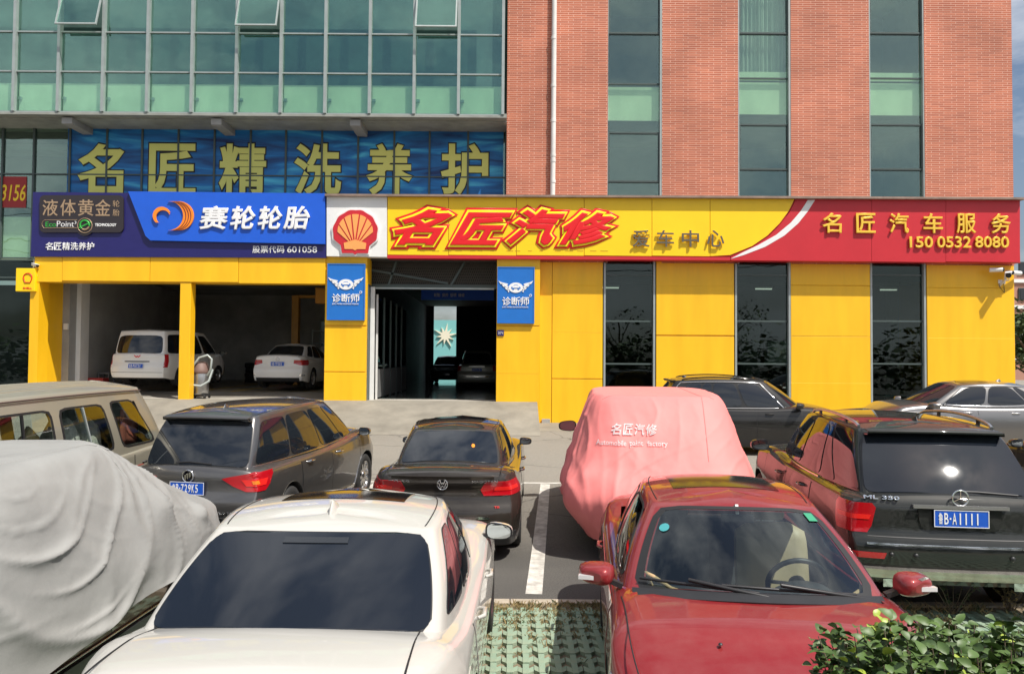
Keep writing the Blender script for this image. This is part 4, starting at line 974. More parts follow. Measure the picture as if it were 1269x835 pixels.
    # -- points for details
    def side(c, y, z, d=0):
        """surface point on the right side at length y and height z"""
        t = (y+c.L/2)/c.L
        for _ in range(6): 
            x = c.hw(t)*c.prof(z); t -= (c.P(t, x, z).y-y)/c.L
            t = max(0, min(1, t))
        x = c.hw(t)*c.prof(z)
        return Vector((x+d, y, z))
    def hsec(c, z, end=0):
        pts = []
        for i in range(0, 21): f = i/20; pts.append(c.P(float(end), f*c.hw(float(end))*c.prof(z), z))
        for k in range(1, 30):
            t = k/29*.3; t = t if end == 0 else 1-t; pts.append(c.P(t, c.hw(t)*c.prof(z), z))
        return pts
    def wrap(c, s, z, end=0):
        pts = c.hsec(z, end); a = 0
        for p, q in zip(pts, pts[1:]):
            l = (q-p).length
            if a+l >= s: return p.lerp(q, (s-a)/l)
            a += l
        return pts[-1]
    def patch(c, name, grid, m, d=.006, parent=None, mirror=False, both=True, center=None, thick=.012):
        """shell patch lifted off the body, with turned edges"""
        A, B = len(grid), len(grid[0]); ctr = center or Vector((0, sum(v.y for r in grid for v in r)/(A*B)*.7, .55)); N = []
        for i in range(A):
            row = []
            for j in range(B):
                u = grid[min(i+1, A-1)][j]-grid[max(i-1, 0)][j]; v = grid[i][min(j+1, B-1)]-grid[i][max(j-1, 0)]
                n = u.cross(v)
                if n.length < 1e-9: n = grid[i][j]-ctr
                n.normalize()
                if n.dot(grid[i][j]-ctr) < 0: n = -n
                row.append(n)
            N.append(row)
        O = [[grid[i][j]+N[i][j]*d for j in range(B)] for i in range(A)]
        I = [[grid[i][j]+N[i][j]*(d-thick) for j in range(B)] for i in range(A)]
        u = O[A//2][B//2]-O[max(0, A//2-1)][B//2]; v = O[A//2][B//2]-O[A//2][max(0, B//2-1)]
        flip = u.cross(v).dot(N[A//2][B//2]) < 0
        def mk(sx):
            S = lambda G: [[Vector((p.x*sx, p.y, p.z)) for p in r] for r in G]
            fl = flip if sx > 0 else not flip; mb = MB(); o_, i_ = S(O), S(I); mb.grid(o_, flip=fl)
            for e in ((o_[0], i_[0], True), (o_[-1], i_[-1], False), ([r[0] for r in o_], [r[0] for r in i_], False), ([r[-1] for r in o_], [r[-1] for r in i_], True)):
                mb.grid([e[0], e[1]], smooth=False, flip=(e[2] != fl))
            return mb.build(name, m, parent or c.root)
        if both: return mk(1), mk(-1)
        return mk(-1 if mirror else 1)
    def rows_patch(c, name, rows, m, end=0, n=14, d=.008, **k):
        """rows: (z, s0, s1) measured along the skin from the centre line of the tail (end 0) or nose (end 1)"""
        G = []
        for i in range(len(rows)-1):
            for q in range(4 if i < len(rows)-2 else 5):
                f = q/4; z = lerp(rows[i][0], rows[i+1][0], f); a = lerp(rows[i][1], rows[i+1][1], f); b = lerp(rows[i][2], rows[i+1][2], f)
                G.append([c.wrap(lerp(a, b, j/n), z, end) for j in range(n+1)])
        return c.patch(name, G, m, d, **k)
    def band(c, name, z0, z1, smax, m, end=0, d=.01, **k):
        """full width band across tail or nose"""
        G = []
        for i in range(5):
            z = lerp(z0, z1, i/4); h = [c.wrap(smax*j/24, z, end) for j in range(25)]
            G.append([Vector((-p.x, p.y, p.z)) for p in h[:0:-1]]+h)
        return c.patch(name, G, m, d, both=False, **k)
    def side_patch(c, name, y0, y1, z0, z1, m, d=.004, n=24, k=8, both=True, clear=.02, **kw):
        G = []
        f0 = z0 if callable(z0) else (lambda y: z0); f1 = z1 if callable(z1) else (lambda y: z1)
        for i in range(n+1):
            y = lerp(y0, y1, i/n); zl = f0(y)
            for a in c.ax:
                if abs(y-a) < c.ra+clear: zl = max(zl, c.rw+math.sqrt((c.ra+clear)**2-(y-a)**2))
            zh = max(zl+.004, f1(y)); G.append([c.side(y, lerp(zl, zh, j/k)) for j in range(k+1)])
        return c.patch(name, G, m, d, both=both, **kw)
    def shoulder(c, y):
        t = (y+c.L/2)/c.L; return c.ztop(t)-c.crown-c.zs_drop
    # -- greenhouse
    def gh_curve(c, Pm, u):
        def raw(u):
            if u > 3: u -= 6
            if u < -3: u += 6
            s = -1 if u < 0 else 1; u = abs(u)
            xr, xm, xf = Pm['x']; yr, yf = Pm['y']; br, bf = Pm['bow']; zr, zrc, zm, zfc, zf = Pm['z']
            if u < 1: a = u; return Vector((s*xr*a, yr+br*a*a, lerp(zr, zrc, a*a)))
            if u < 2:
                a = u-1; q = 2*xm-.5*(xr+xf); x = (1-a)**2*xr+2*a*(1-a)*q+a*a*xf
                qz = 2*zm-.5*(zrc+zfc); z = (1-a)**2*zrc+2*a*(1-a)*qz+a*a*zfc
                return Vector((s*x, lerp(yr+br, yf-bf, a), z))
            a = 3-u; return Vector((s*xf*a, yf-bf*a*a, lerp(zf, zfc, a*a)))
        h = c.sp.get('corner', .05); acc = Vector(); n = 7; 
        sc = 1.0
        for k in range(n):
            o = (k/(n-1)-.5)*2*h; du = o if 1 <= abs(u) <= 2 and False else o
            # windows in u: the side span is much longer than the end spans
            v = u+du*(1 if abs(u) < 1 or abs(u) > 2 else 1)
            acc += raw(v)
        return acc/n
    def GH(c, u, v):
        b = c.gh_curve(c.sp['belt'], u); r = c.gh_curve(c.sp['roof'], u); p = b.lerp(r, v)
        bul = c.sp.get('bulge', .03)*math.sin(math.pi*v)
        mid = (c.sp['belt']['y'][0]+c.sp['belt']['y'][1])/2
        n = Vector((p.x, (p.y-mid)*.35, 0)); 
        if n.length > 0: n.normalize()
        return p+n*bul
    def greenhouse(c):
        sp = c.sp; holes = sp.get('holes', []); us = set(); vs = {0, .06, .12, .22, .35, .5, .65, .78, .88, .94, 1}
        n = 14
        for k in range(-3*n, 3*n+1): us.add(round(k/n, 5))
        for q in (1, 2):
            for o in (-.06, -.03, .03, .06): us.add(q+o); us.add(-q+o)
        H = []
        for (u0, u1, v0, v1) in holes:
            cu, cv, a, b = (u0+u1)/2, (v0+v1)/2, (u1-u0)/2*.925, (v1-v0)/2*.925
            H.append((cu-a, cu+a, cv-b, cv+b)); vs |= {cv-b, cv+b}
            us |= {q for q in (cu-a, cu+a, -(cu-a)) if -3 <= q <= 3 and (q != -(cu-a) or u1 > 3)}
            if u0 > 0: H.append((-cu-a, -cu+a, cv-b, cv+b)); us |= {-cu-a, -cu+a}
            if u1 > 3: pass
        us = sorted(us); vs = sorted(vs)
        G = [[c.GH(u, v) for v in vs] for u in us]
        def skip(i, j):
            uu, vv = (us[i]+us[i+1])/2, (vs[j]+vs[j+1])/2
            for h in H:
                if h[2] < vv < h[3]:
                    if h[0] < uu < h[1]: return True
                    if h[1] > 3 and (uu > h[0] or uu < -h[0]): return True
                    if h[0] < 0 < h[1] and abs(uu) < h[1]: return True
            return False
        mb = MB(); mb.grid(G, flip=True, skip=skip)
        # roof skin
        yr, yf = sp['roof']['y']; cr = sp.get('roof_crown', .045); ks = [0, .04, .1, .2, .35, .5, .65, .8, .9, 1]; half = [u for u in us if 0 <= u <= 3]
        R = []
        for u in us:
            r = c.GH(u, 1); ysp = max(yr+.28, min(yf-.28, r.y)); row = []
            for k in ks:
                row.append(Vector((r.x*(1-k), lerp(r.y, ysp, k), r.z+cr*(1-(1-k)**2))))
            R.append(row)
        mb.grid(R, flip=True); c.roofcr = cr
        from mathutils.bvhtree import BVHTree
        rb = MB(); rb.grid(R); c.rbvh = BVHTree.FromPolygons([v[:] for v in rb.v], rb.f)
        o = mb.build('roof', sp['paint'], c.root, weld=False)
        import bmesh
        bm = bmesh.new(); bm.from_mesh(o.data); bmesh.ops.remove_doubles(bm, verts=bm.verts, dist=2e-4); bm.to_mesh(o.data); bm.free()
        return o
    def roof_pt(c, x, y, d=0):
        """point on the roof skin"""
        hit = c.rbvh.ray_cast(Vector((x, y, 4)), Vector((0, 0, -1)))[0]
        if hit: return Vector((x, y, hit.z+d))
        best = None; yr, yf = c.sp['roof']['y']; br, bf = c.sp['roof']['bow']
        a = (y-yr)/(yf-yr); u = 1+max(0.0, min(1.0, (y-yr-br)/(yf-bf-yr-br)))
        r = c.GH(u, 1); k = 1-min(1, abs(x)/max(.05, r.x)); zc = r.z+c.roofcr
        # toward the ends follow the end curve
        if y < yr+.28:
            e = c.GH(0, 1); f = max(0, (y-yr)/.28); z = lerp(e.z, e.z+c.roofcr, 1-(1-f)**2)
        elif y > yf-.28:
            e = c.GH(3, 1); f = max(0, (yf-y)/.28); z = lerp(e.z, e.z+c.roofcr, 1-(1-f)**2)
        else: z = r.z+c.roofcr*(1-(1-k)**2)
        return Vector((x, y, z+d))
    def sq(c, u0, u1, v0, v1, p=10, n=16, m=22, lean=(0, 0)):
        """rounded rectangle grid in (u,v)"""
        cu, cv, a, b = (u0+u1)/2, (v0+v1)/2, (u1-u0)/2, (v1-v0)/2; G = []
        for i in range(m+1):
            be = -math.cos(math.pi*i/m); be = max(-.9999, min(.9999, be)); w_ = (1-abs(be)**p)**(1/p)
            G.append([c.GH(cu+a*w_*(-1+2*j/n)+lerp(lean[0], lean[1], (-1+2*j/n)*.5+.5)*be, cv+b*be) for j in range(n+1)])
        return G
    def window(c, name, u0, u1, v0, v1, glass='dglass', p=10, both=True, sealw=.06, seal='seal', lean=(0, 0), seald=.004, glassd=.006, mirror=False, n=16):
        ctr = Vector((0, 0, .9)); rr = []
        cu, cv, a, b = (u0+u1)/2, (v0+v1)/2, (u1-u0)/2, (v1-v0)/2
        def loop(s, sv):
            L_ = []
            for k in range(64):
                th = 2*math.pi*k/64; th += -.16*math.sin(4*th) if p > 8 else 0; ct, st = math.cos(th), math.sin(th); r = (abs(ct)**p+abs(st)**p)**(-1/p)
                x_, y_ = ct*r*s, st*r*sv
                L_.append(c.GH(cu+a*x_+lerp(lean[0], lean[1], x_*.5+.5)*y_, cv+b*y_))
            L_.append(L_[0]); return L_
        res = []
        # physical seal width -> fractions
        wu = (c.GH(u1, cv)-c.GH(u0, cv)).length; wv = (c.GH(cu, v1)-c.GH(cu, v0)).length
        if c.sp.get('holes') is None or not any(abs(h[0]-u0) < 1e-6 for h in c.sp['holes']):
            fu, fv = 1-2*sealw/wu*.5, 1-2*sealw/wv*.5
        else: fu = fv = .94
        res.append(c.patch('window_seal', [loop(1.012, 1.02), loop((1+fu)/2, (1+fv)/2), loop(fu, fv)], seal, seald, both=both, mirror=mirror, center=ctr, thick=.004))
        res.append(c.patch(name, c.sq(u0, u1, v0, v1, p, n=n, lean=lean), glass, seald-.002 if glass == 'cglass' else glassd, both=both, mirror=mirror, center=ctr, thick=.002))
        return res
    # -- wheels
    def wheels(c, spokes=5, only=None, style=0, tread=.215):
        r = c.rw; w_ = tread; root = c.root; first = None
        tyre = MB(); rr = .66*r
        prof = [(rr, -w_/2+.01), (rr+.03, -w_/2), (r-.03, -w_/2-.004), (r-.008, -w_/2+.015), (r, -w_/2+.04), (r, -.004), (r-.008, 0), (r, .004), (r, w_/2-.04), (r-.008, w_/2-.015), (r-.03, w_/2+.004), (rr+.03, w_/2), (rr, w_/2-.01)]
        tyre.lathe(prof, axis='x', n=40, close=True)
        rim = MB(); rim.lathe([(rr+.004, w_/2-.005), (rr-.012, w_/2-.012), (rr-.03, w_/2-.05), (rr-.04, -w_/2+.02)], axis='x', n=40)
        rim.lathe([(rr-.03, -.0), (.05, -.0)], axis='x', n=32, mi=1)
        rim.lathe([(0, w_/2-.012), (.035, w_/2-.014), (.06, w_/2-.03), (.065, w_/2-.07)], axis='x', n=20)
        for k in range(spokes):
            a = 2*math.pi*k/spokes; R_ = Matrix.Rotation(a, 4, 'X')
            for s_ in ((-1, 1) if style else (0,)):
                o0, o1 = s_*.012, s_*.040; hw0, hw1 = (.030, .022) if not style else (.014, .012)
                vs = [Vector((w_/2-.034, o0-hw0, .05)), Vector((w_/2-.034, o0+hw0, .05)), Vector((w_/2-.018, o1+hw1, rr-.02)), Vector((w_/2-.018, o1-hw1, rr-.02))]
                vs += [v-Vector((.035, 0, 0)) for v in vs]
                rim.add([R_ @ v for v in vs], [(0, 3, 2, 1), (4, 5, 6, 7), (0, 1, 5, 4), (1, 2, 6, 5), (2, 3, 7, 6), (3, 0, 4, 7)])
        for a in c.ax:
            for s_ in (1, -1):
                wh = None
                x = c.W/2-w_/2-.015
                t_ = tyre.build('wheel', 'rubber', root) if first is None else first[0].copy()
                r_ = rim.build('rim', ['alloy', 'black'], None) if first is None else first[1].copy()
                if first is None: first = (t_, r_)
                else: COL.objects.link(t_); COL.objects.link(r_)
                t_.name = 'wheel'; t_.parent = root; t_.location = (s_*x, a, r); t_.rotation_euler = (.3*a, 0, 0 if s_ > 0 else math.pi)
                r_.parent = t_; r_.location = (0, 0, 0)
    def mirror(c, y, z, m, size=1.0, glass='chrome', ind=False, x=None, yaw=.12):
        for s_ in (1, -1):
            xx = (x or c.side(y, min(z, c.shoulder(y)-.01)).x)+.02; mb = MB()
            # housing: rounded shell, flat rear with the glass
            n, k = 20, 9; G = []
            for i in range(k+1):
                v = i/k; yy = .13*size*math.sin(v*math.pi/2)-.03; sc = math.cos(v*math.pi/2*.92)**.5; row = []
                for j in range(n+1):
                    a = 2*math.pi*j/n; ca, sa = math.cos(a), math.sin(a); r_ = (abs(ca)**3.2+abs(sa)**3.2)**(-1/3.2)
                    row.append(Vector(((.115*ca*r_*sc+.125)*size, yy-.02*ca, (.066-.010*ca)*sa*r_*sc*size+.05)))
                G.append(row)
            mb.grid(G, flip=False); mb.add(G[-1][:-1], [tuple(range(n))], 0, True)
            mb.add([v*1 for v in G[0][:-1]], [tuple(range(n))[::-1]], 1)
            arm = MB(); 
            arm.bar((-.04, .0, -.02), (.06, .01, .02), .05, .03, mi=2)
            gl = MB(); gl.add([Vector(((v.x-.13*size)*.86+.13*size, v.y-.006, (v.z-.05)*.86+.05)) for v in G[0][:-1]], [tuple(range(n))[::-1]], 0)
            R_ = Matrix.Translation((xx-.06, y, z)) @ Matrix.Rotation(-yaw, 4, 'Z')
            S_ = Matrix.Diagonal((s_, 1, 1, 1))
            for q in (mb, gl):
                q.v = [S_ @ (R_ @ v) for v in q.v]
                if s_ < 0: q.f = [f[::-1] for f in q.f]
            arm.v = [S_ @ (R_ @ v) for v in arm.v]; arm.f = arm.f if s_ > 0 else [f[::-1] for f in arm.f]; h = mb.build('mirror', [m, 'black', 'black'], c.root); arm.m = [0]*len(arm.m); arm.build('mirror_arm', 'black', h); gl.build('mirror_glass', mat('mirror_glass', (.55, .6, .62), .03, metal=1) if 'mirror_glass' not in bpy.data.materials else bpy.data.materials['mirror_glass'], h)
            if ind:
                q = MB(); q.box(.13, .225*size, .060, .098, .03, .055); q.v = [S_ @ (R_ @ v) for v in q.v]
                q.build('indicator', 'lampclear', h)
    def lining(c, m='dash', d=.035):
        """cabin lining just inside the shell, open at the windows"""
        H = []
        for (u0, u1, v0, v1) in c.sp['holes']:
            cu, cv, a, b = (u0+u1)/2, (v0+v1)/2, (u1-u0)/2, (v1-v0)/2; H.append((cu-a, cu+a, cv-b, cv+b))
        us = [k/18 for k in range(-54, 55)]; vs = [0, .05, .13, .3, .5, .7, .9, .95, 1]; yc = .1
        def ins(p): q = Vector((0, max(-1.2, min(.8, p.y)), p.z)); n = (p-q); n.z = 0; n.normalize(); return p-n*d
        G = [[ins(c.GH(u, v)) for v in vs] for u in us]
        def skip(i, j):
            uu, vv = abs((us[i]+us[i+1])/2), (vs[j]+vs[j+1])/2
            return any(h[2] < vv < h[3] and h[0] < uu < h[1] for h in H)
        mb = MB(); mb.grid(G, skip=skip); rt = [[Vector((c.GH(u, 1).x*k*.95, c.GH(u, 1).y*.97, c.GH(u, 1).z-.02)) for k in (1, .5, 0)] for u in us]; mb.grid(rt)
        return mb.build('cabin_lining', m, c.root)
    def handle(c, y, z, m, l=.19):
        for s_ in (1, -1):
            p = c.side(y, z); mb = MB(); mb.tube([Vector((s_*(p.x-.0), y-l/2, z)), Vector((s_*(p.x+.035), y-l/2+.03, z+.004)), Vector((s_*(p.x+.038), y+l/2-.03, z+.004)), Vector((s_*p.x, y+l/2, z))], [.011, .014, .014, .011], 8)
            mb.build('door_handle', m, c.root)
    def doors(c, cuts, z0=.30, seam='seal'):
        """door skins between cut lines, dark joints left between them"""
        sh = lambda y: c.shoulder(y)+.012
        for a, b in zip(cuts, cuts[1:]):
            c.side_patch('door', a+.006, b-.006, z0, sh, c.sp['paint'], d=.0035, thick=.004, clear=.035)
        for a in cuts:
            c.side_patch('door_joint', a-.014, a+.014, z0, sh, seam, d=.0012, n=2, thick=.001, clear=.035)
    def rearpt(c, x, z, d=0):
        h = c.hsec(z, 0); s = abs(x)
        p = None
        for a, b in zip(h, h[1:]):
            if a.x <= s <= b.x or b.x >= s: 
                f = (s-a.x)/max(1e-6, b.x-a.x); p = a.lerp(b, max(0, min(1, f))); break
        if p is None: p = h[-1]
        return Vector((x, p.y-d, z))
    def rear_text(c, s, x0, x1, z0, z1, m='chrome', name='lettering', d=.012, offset=.02):
        p = c.rearpt((x0+x1)/2, (z0+z1)/2); q = c.rearpt((x0+x1)/2, z1+.04); a = math.atan2(q.y-p.y, z1+.04-(z0+z1)/2)
        e = c.rearpt(x1, (z0+z1)/2); f = c.rearpt(x0, (z0+z1)/2); yaw = math.atan2(e.y-f.y, x1-x0)
        pl = Matrix.Translation(p) @ Matrix.Rotation(yaw, 4, 'Z') @ Matrix.Rotation(-a, 4, 'X')
        return text(s, (-(x1-x0)/2, (x1-x0)/2, -(z1-z0)/2, (z1-z0)/2), -d, m, c.root, name, .008, offset, plane=pl)
    def rear_plate(c, z, s, w_=.44, h=.14, d=.02, x=0, right=None):
        p = c.rearpt(0, z); q = c.rearpt(0, z+h/2); a = math.atan2(q.y-p.y, h/2)*.4
        pl = Matrix.Translation(p+Vector((x, -d, 0))) @ Matrix.Rotation(-a, 4, 'X'); mb = MB()
        mb.box(-w_/2, w_/2, -.006, .0, -h/2, h/2, mtx=pl); o = mb.build('number_plate', 'plate', c.root)
        fr = MB()
        for b_ in ((-w_/2, w_/2, h/2-.006, h/2), (-w_/2, w_/2, -h/2, -h/2+.006), (-w_/2, -w_/2+.006, -h/2+.006, h/2-.006), (w_/2-.006, w_/2, -h/2+.006, h/2-.006)): fr.box(b_[0], b_[1], -.009, -.0065, b_[2], b_[3], mtx=pl)
        fr.build('plate_border', 'letter_white', o)
        n = len(s); cw = (w_-.06)/(n+.3)
        xx = -w_/2+.03
        for k, ch in enumerate(s):
            if ch == ' ': xx += cw; continue
            if ch == '·':
                mb = MB(); mb.box(xx+.004, xx+.016, -.010, -.0065, -.008, .008, mtx=pl); mb.build('character', 'letter_white', o); xx += .02; continue
            wd = cw*(.72 if ch not in '1I' else .22); ofs = (cw-wd)/2
            text(ch, (xx+ofs, xx+ofs+wd, -h/2+.025, h/2-.025), -.010, 'letter_white', o, 'character', .003, .008, plane=pl); xx += cw
        return pl
def newcar(name, label, cat, x, y, heading, sp, group=None, scale=1.0):
    """heading: degrees clockwise from straight ahead (+Y)"""
    slope = math.atan((g(y+1.5)-g(y-1.5))/3)
    t = thing(name, label, cat, (x, y, g(y)+sp.get('lift', 0)), -math.radians(heading), group)
    hd = math.radians(heading); t.rotation_mode = 'XYZ'; t.rotation_euler = (slope*math.cos(hd), slope*math.sin(hd), -hd)
    return Car(t, sp)
P_ = {
 'white': paint('pearl_white_paint', (.47, .455, .42), 0, .35, .10), 'red': paint('dusty_red_paint', (.22, .005, .010), .15, .4, .12),
 'black': paint('black_paint', (.010, .010, .010), .0, .5, .03), 'brown': paint('dark_brown_paint', (.018, .014, .011), .1, .5, .05),
 'grey': paint('slate_grey_paint', (.115, .112, .112), .75, .33, .10), 'champ': paint('champagne_paint', (.33, .31, .245), .45, .42, .25, .5),
 'silver': paint('silver_grey_paint', (.22, .215, .21), .85, .3, .08), 'vanwhite': paint('van_white_paint', (.78, .78, .76), 0, .4, .1),
 'bronzebrown': paint('copper_brown_paint', (.12, .055, .035), .5, .35, .12), 'dblack': paint('dusty_black_paint', (.010, .012, .011), .0, .5, .035)}

def sedan(paint_, L=4.7, W=1.82, H=1.47, k={}, **o):
    """three-box shell; k overrides belt/roof lengthwise positions"""
    h = H-1.47
    a = dict(rb=-1.72, rt=-1.02, ft=.32, fb=1.18); a.update(k)
    sp = dict(L=L, W=W, paint=paint_, axles=(-L/2+1.04, L/2-.93), wheel=.32, arch=.372,
        side=[(.15, .93), (.3, .972), (.5, .995), (.62, 1.0), (.76, .988), (.86, .975), (.95, .93), (1.15, .86)],
        rear=[(.2, .13), (.32, .04), (.5, 0), (.64, .015), (.70, .06), (.85, .10), (1.0, .07), (1.06, .06), (1.15, .10)],
        front=[(.2, .14), (.35, .03), (.55, 0), (.66, .05), (.78, .17), (.9, .3)],
        top=[(-L/2, 1.04+h), (-L/2+.12, 1.075+h), (-L/2+.5, 1.085+h), (a['rb']+.1, 1.05+h), (a['rb']+.5, 1.0+h), (0, .975+h), (a['fb']-.15, 1.01+h), (a['fb']+.3, .975+h), (L/2-.45, .86+h), (L/2-.15, .77+h), (L/2, .70+h)],
        belt=dict(x=(.64, .80, .72), y=(a['rb'], a['fb']), bow=(.13, .30), z=(1.06+h, .985+h, .90+h, .93+h, .99+h)),
        roof=dict(x=(.50, .595, .53), y=(a['rt'], a['ft']), bow=(.07, .12), z=(1.385+h, 1.375+h, 1.415+h, 1.375+h, 1.405+h)), roof_crown=.05, bulge=.028, round=.07, crown=.05)
    sp.update(o); return sp
def hatch(paint_, L=4.7, W=1.8, H=1.6, k={}, bz=1.0, **o):
    a = dict(rb=-L/2+.13, rt=-L/2+.50, ft=.45, fb=1.35); a.update(k)
    sp = dict(L=L, W=W, paint=paint_, axles=(-L/2+.98, L/2-.95), wheel=.33, arch=.385,
        side=[(.15, .93), (.3, .97), (.5, .992), (.66, 1.0), (.8, .99), (.93, .965), (1.02, .93), (1.3, .85)],
        rear=[(.2, .12), (.32, .03), (.5, 0), (.64, .01), (.70, .05), (.85, .07), (1.0, .07), (1.2, .12)],
        front=[(.2, .14), (.35, .03), (.6, 0), (.75, .05), (.88, .17), (1.0, .3)],
        top=[(-L/2, bz+.01), (-L/2+.3, bz+.02), (0, bz+.01), (a['fb']-.1, bz+.05), (a['fb']+.3, bz+.02), (L/2-.4, bz-.10), (L/2-.12, bz-.2), (L/2, bz-.3)],
        belt=dict(x=(.70, .80, .72), y=(a['rb'], a['fb']), bow=(.10, .30), z=(bz-.02, bz-.05, bz-.07, bz-.05, bz+.02)),
        roof=dict(x=(.56, .61, .54), y=(a['rt'], a['ft']), bow=(.06, .12), z=(H-.09, H-.10, H-.055, H-.10, H-.07)), roof_crown=.045, bulge=.03, round=.07, crown=.05, rear_taper=(.08, .07), kr=.10)
    sp.update(o); return sp
def roof_patch(c, name, x0, x1, y0, y1, m, d=.004, n=10, parent=None):
    G = [[c.roof_pt(lerp(x0, x1, j/n), lerp(y0, y1, i/n)) for j in range(n+1)] for i in range(n+1)]
    return c.patch(name, G, m, d, both=False, center=Vector((0, (y0+y1)/2, 0)), thick=.004, parent=parent)
def fin(c, y, m, s=1.0):
    p = c.roof_pt(0, y); mb = MB(); n = 8; G = []
    for i in range(n+1):
        f = i/n; hgt = .062*s*max(.02, math.sin(math.pi*min(1, f*.62+.0))**1.0 if f < .8 else (1-f)*4.6*.95); wd = .028*s*(1-abs(f-.35))
        yy = (.11-f*.17)*s
        G.append([Vector((p.x+wd*a, p.y+yy, p.z-.008+hgt*b)) for a, b in ((-1, 0), (-.8, .3), (-.35, .85), (0, 1), (.35, .85), (.8, .3), (1, 0))])
    mb.grid(G); mb.add(G[0], [tuple(range(7))[::-1]]); mb.add(G[-1], [tuple(range(7))]); return mb.build('roof_antenna', m, c.root)
def wiper(c, pts, m='black', r=.009, parent=None):
    mb = MB(); mb.tube(pts, r, 6); return mb.build('wiper', m, parent or c.root)
def gutter(c, m='seal', u0=1.02, u1=1.98, v=.995):
    for s_ in (1, -1):
        pts = [c.GH(s_*lerp(u0+.03, u1-.03, i/30), 1.0) for i in range(31)]
        pts = [c.roof_pt(p.x*.925, p.y, .0005) for p in pts]; mb = MB(); mb.tube(pts, .0045, 5); mb.build('roof_joint', m, c.root)
def chrome_line(c, pts, r=.007, name='chrome_strip', m='chrome', both=True):
    for s_ in ((1, -1) if both else (1,)):
        mb = MB(); mb.tube([Vector((p.x*s_, p.y, p.z)) for p in pts], r, 6); mb.build(name, m, c.root)
def ghline(c, u0, u1, v, n=24, out=.006):
    r = []
    for i in range(n+1):
        p = c.GH(lerp(u0, u1, i/n), v if not callable(v) else v(i/n)); r.append(p+Vector((p.x, 0, .0)).normalized()*out)
    return r
def side_windows(c, spans, v0=.12, v1=.90, glass='dglass', p=9, lean=None, seal='seal', chrome=False, sealw=.045):
    for i, (a, b) in enumerate(spans):
        c.window('side_window', a, b, v0, v1, glass, p, both=True, lean=(lean or [(0, 0)]*9)[i], seal=seal, sealw=sealw)

# ------------------------------------------------ 1 white sedan, tail to camera
sp = sedan(P_['white'], L=4.66, W=1.85, H=1.47, k=dict(rb=-1.66, rt=-.93, ft=.30, fb=1.2), corner=.05)
sp['rear_taper'] = (.16, .17); sp['belt']['x'] = (.765, .83, .73); sp['belt']['z'] = (1.035, .97, .90, .93, .99); sp['belt']['y'] = (-1.70, 1.2); sp['roof']['x'] = (.635, .655, .56)
c = newcar('parked_sedan', 'pearl white sedan with dark rear window and shark fin, at the bottom of the view', 'car', -1.085, 5.42, .9, sp); W1 = c
c.body(); c.greenhouse(); c.wheels(5)
c.window('rear_window', -.93, .93, .07, .96, 'dglass2', 12, both=False, sealw=.03, n=30)
side_windows(c, [(1.10, 1.30), (1.315, 1.60), (1.64, 1.93)], v0=.16, v1=.90, p=7, lean=[(.05, 0), (0, 0), (0, -.03)])
c.window('windshield', 2.08, 3.92, .06, .95, 'dglass', 12, both=False)
roof_patch(c, 'sunroof', -.40, .40, -.40, .10, 'trim', .005)
gutter(c, 'seal', 1.0, 1.97, .999); fin(c, -.66, P_['white'], 1.35)
c.doors([-1.02, -.08, 1.05]); c.handle(-.95+.25, .84, P_['white']); c.handle(.2, .83, P_['white'])
c.mirror(.92, .93, P_['white'], 1.0)
G = [[c.GH(u, v) for u in [lerp(-.27, .27, j/8) for j in range(9)]] for v in (.84, .87, .90)]
c.patch('brake_light', G, mat('brake_lamp_dark', (.022, .025, .03), .2), .012, both=False, center=Vector((0, -1, .8)))
def bootlid(c, y0, m='seal', x=.66):
    for s_ in (1, -1):
        pts = []
        for i in range(14):
            y = lerp(y0, -c.L/2+.05, i/13); t = (y+c.L/2)/c.L; xx = lerp(x, x+.02, i/13); w_ = c.hw(t)*c.prof(c.shoulder(y)); f = xx/w_
            dz = c.crown*f*f+(c.zs_drop*(1-math.sqrt(max(0, 1-((f-.8)/.2)**2))) if f > .8 else 0); pts.append(Vector((s_*xx, y, c.ztop(t)-dz+.001)))
        mb = MB(); mb.tube(pts, .0045, 5); mb.build('boot_joint', m, c.root)
bootlid(c, -1.50)
c.rows_patch('taillight', [(.76, .42, .90), (.88, .40, .92)], 'taillight'); c.rear_plate(.80, '鲁B·7K286'); c.band('bumper_trim', .24, .32, 1.0, 'black')
# defroster lines in the rear window
for i in range(16):
    v = .14+i*.046; pts = [c.GH(lerp(-.80, .80, j/20), v) for j in range(21)]; mb = MB(); mb.tube([p+Vector((0, -.0045, .0035)) for p in pts], .0011, 4, cap=False); mb.build('defroster_line', 'dglass2', c.root)
c.side_patch('fuel_flap', -1.62, -1.46, .66, .82, P_['white'], d=.003, n=6, both=True)

# ------------------------------------------------ 2 red sedan, nose to camera
sp = sedan(P_['red'], L=4.5, W=1.80, H=1.47, k=dict(rb=-1.66, rt=-1.05, ft=.34, fb=1.16), holes=[(2.09, 3.91, .05, .95), (1.06, 1.44, .13, .90), (1.49, 1.94, .13, .90), (-.88, .88, .08, .95)], open_cabin=(-1.55, 1.08, 5))
sp['roof']['x'] = (.50, .575, .555); sp['belt']['x'] = (.66, .80, .80)
sp['belt']['bow'] = (.13, .26)
c = newcar('parked_sedan', 'dusty dark red sedan facing the camera with beige seats, steering wheel and folded wipers', 'car', 1.575, 5.62, 185.6, sp); R1 = c
c.body(); c.greenhouse(); c.wheels(5)
c.window('windshield', 2.09, 3.91, .05, .95, 'cglass', 12, both=False, sealw=.08, n=30)
c.window('side_window', 1.06, 1.44, .13, .90, 'cglass', 7, lean=(.04, 0)); c.window('side_window', 1.49, 1.94, .13, .90, 'cglass', 7, lean=(0, -.03)); c.window('rear_window', -.88, .88, .08, .95, 'cglass', 12, both=False)
